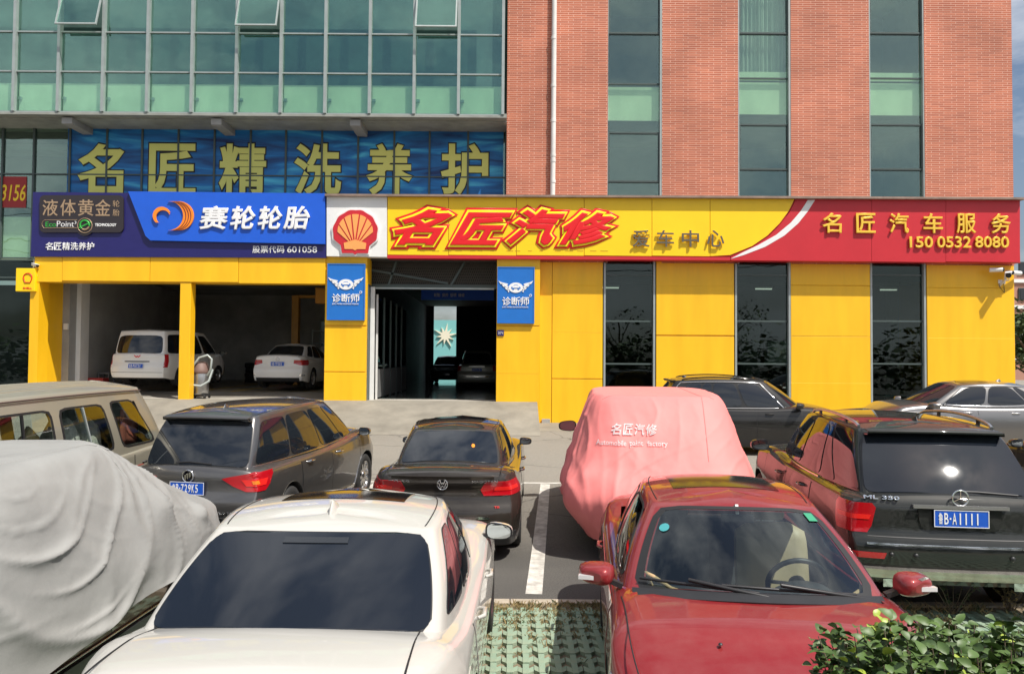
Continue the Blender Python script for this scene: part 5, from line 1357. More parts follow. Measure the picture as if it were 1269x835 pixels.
roof_patch(c, 'sunroof', -.38, .38, -.62, -.05, 'trim', .004); gutter(c)
c.doors([-1.0, -.12, 1.0]); c.handle(-.75, .84, P_['red']); c.handle(.15, .83, P_['red'])
c.mirror(.84, .985, P_['red'], 1.0, ind=True)
c.lining()
# interior
mb = MB(); mb.box(-.72, .72, -1.6, 1.1, .35, .40); mb.box(-.74, -.70, -1.5, 1.0, .35, .9); mb.box(.70, .74, -1.5, 1.0, .35, .9); mb.build('cabin_floor', 'dash', c.root)
P = [[Vector((x, lerp(.52, 1.17-.20*(x/.7)**2, f), (.80, .90, .935, .93, .92)[i])) for x in [-.70+.1*j for j in range(15)]] for i, f in enumerate((0, .12, .3, .6, 1))]
mb = MB(); mb.grid(P, flip=True); mb.grid([[Vector((p.x, p.y, .5)) for p in P[0]], P[0]], flip=True); mb.build('dashboard', 'dash', c.root)
def seat(c, x, y, m='beige'):
    """bucket seat: cushion, bolstered back and headrest"""
    def pad(w_, l, t, M4, bol=.05):
        q = MB(); G = []
        n = 10
        for i in range(n+1):
            f = i/n; row = []
            for j in range(n+1):
                e = -1+2*j/n; r_ = (1-abs(2*f-1)**4)**.25; row.append(M4 @ Vector((e*w_/2*(.55+.45*r_), f*l, t*(r_*(1-abs(e)**6)**.3)+bol*abs(e)**3*r_)))
            G.append(row)
        q.grid(G); q.grid([[M4 @ Vector(((-1+2*j/n)*w_/2*(.55+.45*(1-abs(2*i/n-1)**4)**.25), i/n*l, -t*.4)) for j in range(n+1)] for i in range(n+1)], flip=True); return q
    s_ = pad(.52, .50, .10, Matrix.Translation((x, y-.1, .50))).build('seat', m, c.root)
    b = pad(.52, .66, .10, Matrix.Translation((x, y-.12, .52)) @ Matrix.Rotation(math.radians(102), 4, 'X') @ Matrix.Scale(-1, 4, (0, 0, 1))); b.f = [f[::-1] for f in b.f]; b.build('seat_back', m, c.root)
    mb = MB(); mb.box(x-.12, x+.12, y-.34, y-.24, 1.17, 1.33); h = mb.build('headrest', m, c.root); bevel(h, .04, 3)
    mb = MB(); 
    for q in (-.05, .05): mb.bar((x+q, y-.28, 1.08), (x+q, y-.29, 1.18), .012)
    mb.build('headrest_post', 'chrome', c.root)
seat(c, -.36, -.02); seat(c, .36, -.02, 'dash')
mb = MB(); mb.box(-.6, .6, -1.15, -1.0, .5, 1.05); bevel(mb.build('rear_seat', 'dash', c.root), .04)
sw = thing('steering_wheel', None, None); sw.parent = c.root; bpy.data.objects.remove(sw)
R_ = Matrix.Translation((-.36, .50, .93)) @ Matrix.Rotation(math.radians(62), 4, 'X'); mb = MB()
mb.tube([R_ @ Vector((.185*math.cos(k*math.pi/16), .185*math.sin(k*math.pi/16), 0)) for k in range(33)], .017, 8)
for a in (0, 180, 270): mb.bar(R_ @ Vector((0, 0, -.02)), R_ @ Vector((.18*math.cos(math.radians(a)), .18*math.sin(math.radians(a)), 0)), .04, .015)
mb.lathe([(0, .02), (.05, .01), (.06, -.03)], n=16); 
for i in range(len(mb.v)-48, len(mb.v)): mb.v[i] = R_ @ mb.v[i]
mb.build('steering_wheel', 'black', c.root)
mb = MB(); mb.lathe([(0, .06), (.12, .05), (.2, 0)], c=(-.36, .72, .92), n=20); mb.build('instrument_hood', 'dash', c.root)
# tan rolls on the dashboard, shaped to stand for its reflection
M['tan'] = mat('tan_reflection', (.50, .34, .18), .7, var=.2, vscale=6)
for pts in ([(.60, .72, .94), (.655, .80, 1.04), (.60, .86, 1.03), (.5, .95, .99), (.30, 1.03, .955), (.1, 1.08, .945)], [(-.68, .76, 1.02), (-.665, .82, .985), (-.58, .9, .965), (-.42, 1.0, .955), (-.2, 1.07, .945)]):
    mb = MB(); mb.tube(pts, [.012, .018, .016, .012, .009, .006][:len(pts)], 10); mb.build('dash_reflection', 'tan', c.root)
mb = MB(); mb.box(-.11, .11, .385, .40, 1.285, 1.345); bevel(mb.build('rear_view_mirror', 'black', c.root), .01); mb = MB(); mb.bar((0, .39, 1.34), (0, .36, 1.40), .02); mb.build('mirror_stalk', 'white', c.root)
# stickers on the glass
def gh_sticker(c, u, v, du, dv, m, name='sticker', d=.009, n=6, round_=True):
    G = [];
    for i in range(n+1):
        b = -math.cos(math.pi*i/n); w_ = math.sqrt(max(.0004, 1-b*b)) if round_ else 1
        G.append([c.GH(u+du*w_*(-1+2*j/n), v+dv*b) for j in range(n+1)])
    return c.patch(name, G, m, d, both=False, center=Vector((0, 0, .6)), thick=.002)
M['teal'] = mat('teal_sticker', (.05, .28, .30), .5); M['green_st'] = mat('green_sticker', (.03, .26, .14), .5)
gh_sticker(c, 2.24, .70, .05, .045, 'teal'); gh_sticker(c, 3.80, .86, .05, .045, 'green_st', round_=False)
# wipers, parked
def wpts(u0, v0, u1, v1, n=10, out=.03, out1=.02): return [c.GH(lerp(u0, u1, i/n), lerp(v0, v1, i/n))+Vector((0, lerp(out, out1, i/n)*.5, lerp(out, out1, i/n))) for i in range(n+1)]
for a in ((2.12, .13, 2.98, .055), (2.72, .10, 3.72, .06)):
    wiper(c, wpts(*a), r=.009); wiper(c, wpts(lerp(a[0], a[2], .42), lerp(a[1], a[3], .42)+.01, a[2]+.10, a[3]-.06, out=.05, out1=.03), r=.012)
# cowl panel under the glass
G = [[c.GH(u, 0)+Vector((0, dy, dz)) for u in [lerp(2.08, 3.92, j/24) for j in range(25)]] for dy, dz in ((0, .045), (.04, .030), (.08, .018))]
c.patch('cowl', G, 'black', .004, both=False, center=Vector((0, 0, 0)))
for x_ in (-.32, .32):
    mb = MB(); y_ = 1.62; z_ = c.ztop((y_+c.L/2)/c.L)-.024; mb.lathe([(0, .010), (.009, .008), (.012, 0)], c=(x_, y_, z_), n=10); mb.build('washer_nozzle', 'black', c.root)
for s_ in (1, -1):   # bonnet shut line
    pts = []
    for i in range(16):
        y = lerp(1.02, c.L/2-.25, i/15); t = (y+c.L/2)/c.L; w_ = c.hw(t)*c.prof(c.shoulder(y)); f = lerp(.93, .86, i/15); xx = w_*f
        dz = c.crown*f*f+(c.zs_drop*(1-math.sqrt(max(0, 1-((f-.8)/.2)**2))) if f > .8 else 0); pts.append(Vector((s_*xx, y, c.ztop(t)-dz+.001)))
    mb = MB(); mb.tube(pts, .004, 5); mb.build('bonnet_joint', 'seal', c.root)
c.rows_patch('headlight', [(.60, .50, 1.15), (.72, .52, 1.2)], 'lampclear', end=1); c.band('grille', .52, .62, .4, 'black', end=1)
p = c.side(.83, .9); tg = MB(); R_ = Matrix.Translation((-p.x-.13, .86, 1.035)) @ Matrix.Rotation(.5, 4, 'Y') @ Matrix.Rotation(-.5, 4, 'X')
tg.add([R_ @ Vector(v) for v in ((-.05, 0, 0), (.04, .02, 0), (.05, .0, .07), (-.03, .03, .09), (-.06, 0, .03))], [(0, 1, 2, 3, 4), (4, 3, 2, 1, 0)]); 
pt_ = tag(tg.build('paper_slip', 'white'), 'crumpled white paper slip tucked on the red sedan mirror', 'paper'); pt_.parent = None
pt_.matrix_world = Matrix.Translation(R1.root.location) @ R1.root.rotation_euler.to_matrix().to_4x4()

# ------------------------------------------------ 3 dark brown/black sedan, middle
sp = sedan(P_['brown'], L=4.87, W=1.83, H=1.50, k=dict(rb=-1.80, rt=-1.08, ft=.35, fb=1.25))
sp['belt']['x'] = (.66, .80, .72); sp['roof']['x'] = (.53, .60, .54)
c = newcar('parked_sedan', 'glossy black brown sedan with round chrome badge, parked in front of the entrance ramp', 'car', -.73, 11.35, 1.6, sp)
c.body(); c.greenhouse(); c.wheels(5)
c.window('rear_window', -.93, .93, .07, .96, 'dglass', 12, both=False, sealw=.03, n=24)
side_windows(c, [(1.08, 1.24), (1.265, 1.57), (1.60, 1.93)], v0=.15, p=7, lean=[(.05, 0), (0, 0), (0, -.03)])
chrome_line(c, ghline(c, 1.05, 1.96, .105), .006)
c.window('windshield', 2.08, 3.92, .06, .95, 'dglass', 12, both=False); roof_patch(c, 'sunroof', -.38, .38, -.45, .10, 'trim', .005); gutter(c); fin(c, -.85, P_['brown'], .5)
c.doors([-1.05, -.05, 1.08], seam='seal'); c.handle(-.8, .86, 'chrome'); c.handle(.2, .85, 'chrome'); c.mirror(.98, .95, P_['brown'], .85); bootlid(c, -1.62)
c.rows_patch('taillight', [(.80, .48, 1.12), (.87, .44, 1.13), (.965, .50, 1.08)], 'taillight')
c.rows_patch('taillight_glow', [(.86, .60, 1.00), (.90, .60, 1.00)], 'taillight2', d=.012)
c.rear_plate(.43, '鲁B·35K61'); c.band('chrome_bumper_strip', .55, .575, .55, 'chrome')
c.band('boot_lip', 1.00, 1.035, .60, P_['brown'], d=.022); c.band('lower_bumper', .22, .38, .95, 'black')
pb = c.rearpt(0, .935); mb = MB(); mb.tube([pb+Vector((.06*math.cos(k*math.pi/10), -.016, .06*math.sin(k*math.pi/10))) for k in range(21)], .007, 6)
for a, b in (((-.03, .045), (-.012, .005)), ((-.012, .005), (0, .02)), ((0, .02), (.012, .005)), ((.012, .005), (.03, .045)), ((-.045, .02), (-.02, -.045)), ((-.02, -.045), (0, -.012)), ((0, -.012), (.02, -.045)), ((.02, -.045), (.045, .02))): mb.bar(pb+Vector((a[0], -.014, a[1])), pb+Vector((b[0], -.014, b[1])), .009)
mb.build('badge', 'chrome', c.root)
mb = MB(); mb.lathe([(0, -.010), (.056, -.010), (.056, 0)], axis='y', c=pb, n=24); mb.build('badge_disc', 'trim', c.root)
c.rear_text('一汽-大众', -.64, -.38, .955, .985); c.rear_text('MAGOTAN', .34, .64, .955, .985); c.rear_text('TSI', .60, .66, .66, .685, 'taillight2')
gh_sticker(c, .45, .52, .035, .055, 'orange', 'small_sticker')

# ------------------------------------------------ 4 slate grey people carrier
sp = hatch(P_['grey'], L=4.7, W=1.80, H=1.63, bz=1.0, k=dict(ft=.62, fb=1.62))
sp['belt']['x'] = (.70, .80, .70); sp['roof']['x'] = (.60, .64, .54)
c = newcar('parked_people_carrier', 'slate grey people carrier with round chrome badge, tail to the camera, beside the old minibus', 'car', -3.50, 11.5, 9.0, sp); c.root.scale = (1, 1, 1.07)
c.body(); c.greenhouse(); c.wheels(10)
c.window('rear_window', -.95, .95, .05, .90, 'dglass', 12, both=False, sealw=.04, n=24)
side_windows(c, [(1.03, 1.27), (1.285, 1.55), (1.565, 1.80), (1.815, 1.95)], v0=.10, v1=.88, p=8, lean=[(.01, 0), (0, 0), (0, -.02), (-.02, -.05)])
chrome_line(c, ghline(c, 1.0, 1.97, .07), .008)
c.window('windshield', 2.08, 3.92, .04, .95, 'dglass', 12, both=False)
G = [[c.GH(u, v)+Vector((0, -dy, 0)) for u in [lerp(-.94, .94, j/16) for j in range(17)]] for v, dy in ((.90, .0), (.93, .10), (.97, .13), (1.0, .03))]
c.patch('roof_spoiler', G, P_['grey'], .006, both=False, center=Vector((0, -1, 1)))
fin(c, -1.45, P_['grey'], .9); gutter(c, 'seal'); bp_ = c
c.doors([-1.05, -.02, 1.12]); c.handle(-.80, .88, 'chrome'); c.handle(.25, .86, 'chrome'); c.mirror(1.22, .98, P_['grey'], .9); c.side_patch('sill_strip', -1.0, 1.2, .24, .29, 'chrome', d=.01)
c.rows_patch('taillight', [(.74, .72, .98), (.80, .56, 1.06), (.88, .42, 1.12), (.90, .50, 1.15), (.95, .80, 1.14)], 'taillight'); c.rows_patch('taillight_glow', [(.80, .72, .98), (.87, .66, 1.02)], 'taillight2', d=.013)
c.rows_patch('lamp_center', [(.82, .80, .88), (.86, .78, .86)], 'amber', d=.016); c.band('chrome_bumper_strip', .42, .455, .85, 'chrome'); c.band('lower_bumper', .22, .38, .95, 'black')
c.rear_plate(.77, '鲁B·729K5', d=.03)
pb = c.rearpt(0, .90); mb = MB(); mb.tube([pb+Vector((.068*math.cos(k*math.pi/10), -.018, .068*math.sin(k*math.pi/10))) for k in range(21)], .010, 6)
for q in (-.03, 0, .03): mb.prism([(pb.x+q-.011, pb.z+.030+q*.5), (pb.x+q+.011, pb.z+.034+q*.5), (pb.x+q+.009, pb.z-.015+q*.5), (pb.x+q-.002, pb.z-.035+q*.5), (pb.x+q-.010, pb.z-.012+q*.5)][::-1], pb.y-.026, pb.y-.01)
mb.build('badge', 'chrome', c.root); mb = MB(); mb.lathe([(0, -.012), (.062, -.012), (.062, 0)], axis='y', c=pb, n=24); mb.build('badge_disc', 'trim', c.root)
c.rear_text('GL6 25T', .38, .62, .50, .525)
a_ = c.GH(0, .10); wiper(c, [a_+Vector((-.20, -.03, 0)), a_+Vector((-.02, -.045, .015)), a_+Vector((.26, -.035, -.005))], r=.010)

# ------------------------------------------------ 5 champagne minibus
sp = hatch(P_['champ'], L=3.95, W=1.56, H=1.93, bz=1.02, k=dict(rb=-1.90, rt=-1.78, ft=1.25, fb=1.80), wheel=.29, arch=.34,
    side=[(.15, .95), (.4, .99), (.7, 1.0), (1.05, .985), (1.3, .97)], rear=[(.2, .05), (.4, 0), (1.1, .05)], front=[(.2, .06), (.5, 0), (.8, .02), (1.1, .1)], round=.03, crown=.01,
    rear_taper=(.08, .08), front_taper=(.1, .12), kr=.06, kf=.12, roof_crown=.07, bulge=.02)
sp['belt'].update(x=(.70, .752, .70), bow=(.05, .12), z=(1.0, 1.0, 1.0, 1.0, 1.0)); sp['roof'].update(x=(.58, .65, .58), bow=(.05, .10), z=(1.80, 1.78, 1.80, 1.78, 1.80))
sp['axles'] = (-1.15, 1.25)
sp['open_cabin'] = (-1.75, 1.6, 5)
sp['holes'] = [(1.04, 1.33, .12, .80), (1.37, 1.64, .12, .80), (1.69, 1.90, .12, .82)]
c = newcar('parked_minibus', 'old champagne minibus with sliding side windows and bundles stacked inside, at the left edge', 'minibus', -5.78, 9.45, 4.5, sp); c.root.scale = (1, 1, 1.09)
c.body(); c.greenhouse(); c.wheels(5, tread=.17)
for (a, b), ln in (((1.04, 1.33), (0, 0)), ((1.37, 1.64), (0, 0)), ((1.69, 1.90), (0, -.03))):
    c.window('side_window', a, b, .12, .80 if a < 1.6 else .82, 'cglass', 9, lean=ln, seal='seal')
    if a < 1.6:
        for s_ in (1, -1):
            m_ = (a+b)/2; mb = MB(); q0, q1 = c.GH(s_*m_, .14), c.GH(s_*m_, .78); mb.bar(q0+Vector((s_*.008, 0, 0)), q1+Vector((s_*.008, 0, 0)), .018, .03, up=(1, 0, 0)); mb.build('window_divider', 'seal' if a < 1.2 else 'alu', c.root)
c.window('rear_window', -.9, .9, .1, .85, 'dglass', 10, both=False); c.window('windshield', 2.08, 3.92, .06, .93, 'dglass', 12, both=False)
for s_ in (1, -1):
    pts = [c.GH(s_*lerp(.9, 2.02, i/30), .955)+Vector((s_*.02, 0, 0)) for i in range(31)]; mb = MB(); mb.tube(pts, .009, 6); mb.build('rain_gutter', mat('gutter_brown', (.06, .03, .025), .6), c.root)
for x_ in (-.42, -.28, -.14, 0, .14, .28, .42):
    mb = MB(); mb.tube([c.roof_pt(x_, lerp(-1.5, .9, i/12), .0) for i in range(13)], .012, 6); mb.build('roof_rib', P_['champ'], c.root)
for y_ in (.26, -.02): 
    c.side_patch('door_joint', y_+.5-.008, y_+.5+.008, .35, .99, 'seal', d=.002, n=2, both=True)
for yy, zz_ in ((1.0, .88), (.42, .82)): c.handle(yy, zz_, 'black', .13)
chrome_line(c, [c.side(lerp(-1.8, 1.7, i/20), .84)+Vector((.004, 0, 0)) for i in range(21)], .005, 'body_crease', P_['champ'])
c.mirror(1.62, 1.12, 'black', .9); c.rows_patch('taillight', [(.70, .55, .68), (.95, .55, .68)], 'taillight'); c.rear_plate(.55, '鲁B·L4207')
mb = MB(); mb.box(-.66, .66, -1.7, 1.5, .55, .6); mb.build('cabin_floor', 'dash', c.root)
# bundles inside are things of their own
M['sack'] = mat('woven_sack', (.48, .46, .40), .9, var=.4, vscale=9, bump=.8, bscale=30); M['straw'] = mat('straw_roll', (.55, .42, .20), .9, var=.3, vscale=14, bump=.5)
mt = c.root.rotation_euler.to_matrix().to_4x4(); mt.translation = c.root.location
def blob(ctr, r, m, name, label, cat, seed, grp=None):
    mb = MB(); G = []; n, k = 20, 12
    for i in range(k+1):
        th = math.pi*i/k; row = []
        for j in range(n):
            ph = 2*math.pi*j/n; d = Vector((math.sin(th)*math.cos(ph), math.sin(th)*math.sin(ph), math.cos(th))); f = 1+.16*noise.noise(d*2.3+Vector((seed, 0, 0)))
            row.append(Vector(ctr)+Vector((d.x*r[0], d.y*r[1], d.z*r[2]))*f)
        row.append(row[0]); G.append(row)
    mb.grid(G, flip=True); mb.v = [mt @ v for v in mb.v]; return tag(mb.build(name, m), label, cat, grp)
blob((.30, -.05, 1.22), (.25, .20, .40), 'sack', 'sack', 'grey woven sack standing inside the minibus middle window, rear one', 'sack', 1)
blob((.32, .33, 1.18), (.24, .20, .42), 'sack', 'sack', 'grey woven sack standing inside the minibus middle window, front one', 'sack', 5)
blob((.40, -.72, 1.15), (.14, .16, .42), 'straw', 'rolled_mat', 'straw coloured rolled mat inside the minibus rear window', 'mat', 9)
mb = MB(); mb.box(.30, .60, -1.5, -1.2, .85, 1.42); mb.v = [mt @ v for v in mb.v]; tag(mb.build('cardboard_box', mat('carton_print', (.62, .22, .12), .8, var=.6, vscale=9, var2=(.55, .45, .38))), 'red and tan printed cardboard box inside the minibus rear window', 'box')
G = [[Vector((.50+.02*math.sin(j*1.1), lerp(.86, 1.32, j/10), lerp(1.18, 1.66, i/6))) for j in range(11)] for i in range(7)]
mb = MB(); mb.grid(G); mb.v = [mt @ v for v in mb.v]; cb = tag(mb.build('window_cloth', mat('red_cloth', (.28, .08, .05), .8)), 'red brown cloth hung inside the minibus front window', 'cloth')
sm_ = cb.modifiers.new('thickness', 'SOLIDIFY'); sm_.thickness = .008

# ------------------------------------------------ 6 dark large SUV on the right
sp = hatch(P_['dblack'], L=4.78, W=1.93, H=1.80, bz=1.17, k=dict(rb=-2.22, rt=-1.72, ft=.45, fb=1.25), wheel=.39, arch=.45, zb=.30, zb_end=.38)
sp['belt'].update(x=(.78, .85, .76)); sp['roof'].update(x=(.64, .68, .60)); sp['rear'] = [(.35, .14), (.50, .03), (.65, 0), (.76, .01), (.82, .06), (.95, .08), (1.16, .10), (1.3, .15)]
sp['side'] = [(.3, .93), (.45, .975), (.65, .995), (.8, 1.0), (.95, .99), (1.08, .965), (1.16, .93), (1.4, .85)]
c = newcar('parked_suv', 'black SUV with chrome plate bar and star badge, tail to the camera, right foreground', 'car', 4.30, 9.28, 6.0, sp); c.root.scale = (1.02, 1, 1.02)
c.body(); c.greenhouse(); c.wheels(5, tread=.25)
c.window('rear_window', -.95, .95, .05, .93, 'dglass2', 12, both=False, sealw=.035, n=24, seal='trim')
side_windows(c, [(1.03, 1.23), (1.25, 1.335), (1.35, 1.60), (1.625, 1.93)], v0=.09, v1=.90, p=7, seal='trim', lean=[(.04, .05), (.05, 0), (0, 0), (0, -.04)])
c.window('windshield', 2.08, 3.92, .04, .95, 'dglass', 12, both=False)
chrome_line(c, ghline(c, 1.35, 1.96, .045, out=.012), .012)
for s_ in (1, -1):
    pts = [c.GH(s_*lerp(1.04, 1.86, i/20), 1.0) for i in range(21)]; pts = [Vector((p.x*.96, p.y, p.z+.012+.045*math.sin(math.pi*i/20)**.4)) for i, p in enumerate(pts)]
    mb = MB(); mb.tube(pts, .016, 8); mb.build('roof_rail', 'alloy', c.root)
    for f in (4, 15): mb = MB(); mb.bar(pts[f], pts[f]-Vector((0, 0, .06)), .05, .02); mb.build('rail_foot', 'black', c.root)
fin(c, -1.35, 'black', .9)
G = [[c.GH(u, v)+Vector((0, -dy, 0)) for u in [lerp(-.95, .95, j/16) for j in range(17)]] for v, dy in ((.92, .0), (.94, .12), (.98, .15), (1.0, .04))]
c.patch('roof_spoiler', G, P_['dblack'], .006, both=False, center=Vector((0, -1, 1)))
c.doors([-1.30+.25, -.02, 1.05]); c.handle(-.75, 1.0, P_['dblack']); c.handle(.25, .98, P_['dblack']); c.mirror(1.10, 1.16, P_['dblack'], 1.1)
c.rows_patch('taillight', [(.83, .78, 1.13), (.89, .74, 1.16), (1.05, .70, 1.17), (1.09, .73, 1.12)], 'taillight'); c.rows_patch('taillight_bar', [(.945, .76, 1.10), (.985, .74, 1.12)], 'taillight2', d=.013)
c.rows_patch('reflector', [(.62, .66, 1.10), (.67, .64, 1.10)], 'taillight', d=.012)
c.band('plate_bar', 1.065, 1.095, .40, 'alloy', d=.045, thick=.05); c.rear_plate(.985, '鲁B·A1111', w_=.46, h=.15, d=.03)
G = []; 
for z_, x_ in ((.875, .29), (.90, .33), (.96, .345), (1.04, .35), (1.065, .35)):
    G.append([c.rearpt(lerp(-x_, x_, j/20), z_) for j in range(21)])
c.patch('plate_recess', G, P_['dblack'], .010, both=False)
c.band('boot_sill_strip', .735, .755, .80, 'chrome', d=.014); c.band('lid_joint', .80, .806, .78, 'seal', d=.003)
G = []
for i in range(4):
    h = [c.wrap(1.02*j/30, lerp(.47, .545, i/3)) for j in range(31)]; G.append([Vector((-p.x, p.y, p.z)) for p in h[:0:-1]]+h)
c.patch('skid_plate', G, mat('brushed_skid', (.62, .58, .52), .25, metal=.9, var=.25, vscale=6), .045, both=False, thick=.05)
for x_ in (-.6, -.4, .4, .6): p = c.rearpt(x_, .66); mb = MB(); mb.lathe([(0, -.012), (.018, -.010), (.022, 0)], axis='y', c=p+Vector((0, -.012, 0)), n=14); mb.build('parking_sensor', 'black', c.root)
pb = c.rearpt(0, 1.155)+Vector((0, -.03, .01)); mb = MB(); mb.tube([pb+Vector((.068*math.cos(k*math.pi/10), 0, .068*math.sin(k*math.pi/10))) for k in range(21)], .007, 6)
for k in range(3): a = math.pi/2+k*2*math.pi/3; mb.bar(pb, pb+Vector((.066*math.cos(a), 0, .066*math.sin(a))), .012, .006)
mb.build('badge', 'chrome', c.root)
c.rear_text('ML 350', -.80, -.50, 1.125, 1.16, offset=.03); c.rear_text('4MATIC', .56, .82, 1.12, 1.15)
a_ = c.GH(.1, .10); wiper(c, [a_+Vector((-.08, -.05, 0)), a_+Vector((.1, -.06, .0)), a_+Vector((.45, -.045, -.025))], r=.012)
for s_ in (1, -1):
    for x_ in (.55,): mb = MB(); p = c.rearpt(s_*x_, .43); mb.box(p.x-.1, p.x+.1, p.y-.02, p.y+.2, .36, .43); mb.build('exhaust', 'chrome', c.root)

# ------------------------------------------------ 7 black SUV side on at the wall
sp = hatch(P_['black'], L=4.86, W=1.93, H=1.76, bz=1.10, k=dict(rb=-2.25, rt=-1.80, ft=.35, fb=1.12), wheel=.37, arch=.43)
sp['belt'].update(x=(.78, .85, .76)); sp['roof'].update(x=(.64, .68, .58))
c = newcar('parked_suv', 'black SUV with chrome window surround, parked side on behind the pink cover', 'car', 5.62, 18.3, 96, sp)
c.body(); c.greenhouse(); c.wheels(5, tread=.25)
side_windows(c, [(1.10, 1.28), (1.29, 1.40), (1.415, 1.64), (1.665, 1.93)], v0=.10, v1=.88, p=6, lean=[(.05, .02), (.03, 0), (0, 0), (0, -.05)])
c.window('rear_window', -.95, .95, .05, .92, 'dglass', 12, both=False); c.window('windshield', 2.08, 3.92, .04, .95, 'dglass', 12, both=False)
chrome_line(c, ghline(c, 1.07, 1.95, .05, out=.012)+ghline(c, 1.93, 1.06, .925, out=.012)+ghline(c, 1.045, 1.07, lambda f: .8-.75*f, 6, .012), .012)
for s_ in (1, -1):
    pts = [c.GH(s_*lerp(1.06, 1.88, i/20), 1.0) for i in range(21)]; pts = [Vector((p.x*.95, p.y, p.z+.01+.04*math.sin(math.pi*i/20)**.4)) for i, p in enumerate(pts)]; mb = MB(); mb.tube(pts, .015, 8); mb.build('roof_rail', 'trim', c.root)
G = [[c.GH(u, v)+Vector((0, -dy, 0)) for u in [lerp(-.95, .95, j/16) for j in range(17)]] for v, dy in ((.92, .0), (.94, .14), (.98, .16), (1.0, .04))]
c.patch('roof_spoiler', G, P_['black'], .006, both=False, center=Vector((0, -1, 1)))
c.doors([-1.0, .02, 1.0]); c.handle(-.72, .96, P_['black']); c.handle(.3, .95, P_['black']); c.mirror(.92, 1.10, P_['black'], 1.15); fin(c, -1.5, 'black', .8)
mb = MB(); p = c.side(1.55, .82); mb.box(p.x-.01, p.x+.012, 1.5, 1.62, .80, .83); mb.build('side_indicator', 'lampclear', c.root)
c.side_patch('sill_trim', -1.0, 1.05, .22, .36, 'black', d=.012)
c.rows_patch('headlight', [(.72, .55, 1.15), (.85, .55, 1.2)], 'lampclear', end=1)

# ------------------------------------------------ 8 silver grey fastback side on, right
sp = sedan(P_['silver'], L=5.0, W=1.90, H=1.58, k=dict(rb=-2.10, rt=-1.35, ft=.35, fb=1.20), wheel=.36, arch=.41)
sp['roof']['x'] = (.54, .64, .56); sp['belt']['x'] = (.68, .83, .75)
c = newcar('parked_sedan', 'silver grey fastback saloon parked side on along the yellow wall at the right edge', 'car', 10.75, 18.55, 274, sp); c.root.scale = (1, 1, 1.07)
c.body(); c.greenhouse(); c.wheels(5, tread=.24)
side_windows(c, [(1.14, 1.26), (1.28, 1.60), (1.63, 1.93)], v0=.15, v1=.88, p=6, lean=[(.06, .02), (.02, 0), (0, -.04)])
c.window('rear_window', -.9, .9, .06, .94, 'dglass', 12, both=False); c.window('windshield', 2.08, 3.92, .05, .95, 'dglass', 12, both=False)
chrome_line(c, ghline(c, 1.08, 1.95, .10, out=.012)+ghline(c, 1.95, 1.05, .94, out=.012), .013)
c.doors([-1.1, -.02, 1.05]); c.handle(-.85, .92, 'chrome'); c.handle(.2, .92, 'chrome'); c.mirror(.98, 1.02, P_['silver'], 1.1); fin(c, -.95, P_['silver'], .9); roof_patch(c, 'sunroof', -.36, .36, -.5, .1, 'trim', .004)
c.rows_patch('headlight', [(.62, .55, 1.15), (.76, .55, 1.2)], 'lampclear', end=1)

# ------------------------------------------------ 9 dark sedan at the right edge
sp = sedan(P_['black'], L=4.7, W=1.82, H=1.48)
c = newcar('parked_sedan', 'dark car beyond the black foreground SUV, only its left side showing at the right edge', 'car', 9.05, 11.5, 7, sp)
c.body(); c.greenhouse(); c.wheels(5); side_windows(c, [(1.08, 1.26), (1.29, 1.58), (1.62, 1.93)], v0=.15, p=7); c.window('rear_window', -.9, .9, .07, .96, 'dglass', 12, both=False); c.window('windshield', 2.08, 3.92, .06, .95, 'dglass', 12, both=False)
c.doors([-1.0, -.05, 1.05]); c.mirror(.95, .94, P_['black']); c.rows_patch('taillight', [(.80, .48, 1.12), (.95, .50, 1.08)], 'taillight')

# ------------------------------------------------ 10 white van in the left bay
sp = hatch(P_['vanwhite'], L=4.4, W=1.68, H=1.80, bz=1.0, k=dict(rb=-2.12, rt=-1.92, ft=.85, fb=1.75), round=.04, crown=.02, kr=.08, wheel=.29, arch=.34)
sp['belt'].update(x=(.74, .79, .72)); sp['roof'].update(x=(.66, .70, .60), bow=(.05, .12)); sp['bulge'] = .02
def place(nm, lb, ct, px, D, hd, sp, z):
    c = newcar(nm, lb, ct, at(px, 440, D).x, D, hd, sp); c.root.location.z = z; c.root.rotation_euler = (0, 0, -math.radians(hd)); return c
c = place('parked_van', 'white van standing in the left garage bay with its tail to the camera', 'van', 216, 26.9, 7, sp, 1.42); c.root.scale = (1.18, 1, 1.05)
c.body(); c.greenhouse(); c.wheels(5)
c.window('rear_window', -.9, .9, .06, .80, 'dglass', 9, both=False); side_windows(c, [(1.04, 1.32), (1.35, 1.66), (1.70, 1.94)], v0=.10, v1=.84, p=8, lean=[(0, 0), (0, 0), (0, -.04)]); c.window('windshield', 2.08, 3.92, .05, .94, 'dglass', 12, both=False)
c.rows_patch('taillight', [(.58, .76, .92), (.98, .77, .92)], 'taillight'); c.rear_plate(.62, '鲁B·P6721'); c.band('handle_bar', .745, .77, .36, 'black', d=.02); c.band('lid_joint', .42, .43, .75, 'seal', d=.003)
mb = MB(); pb = c.rearpt(0, .92)
for a, b in (((-.09, .03), (-.03, -.03)), ((-.03, -.03), (0, .01)), ((0, .01), (.03, -.03)), ((.03, -.03), (.09, .03))): mb.bar(pb+Vector((a[0], -.01, a[1])), pb+Vector((b[0], -.01, b[1])), .02)
mb.build('badge', 'taillight2', c.root); c.doors([-.35, .55, 1.35]); c.handle(.0, .88, 'black'); c.mirror(1.5, 1.0, P_['vanwhite'])
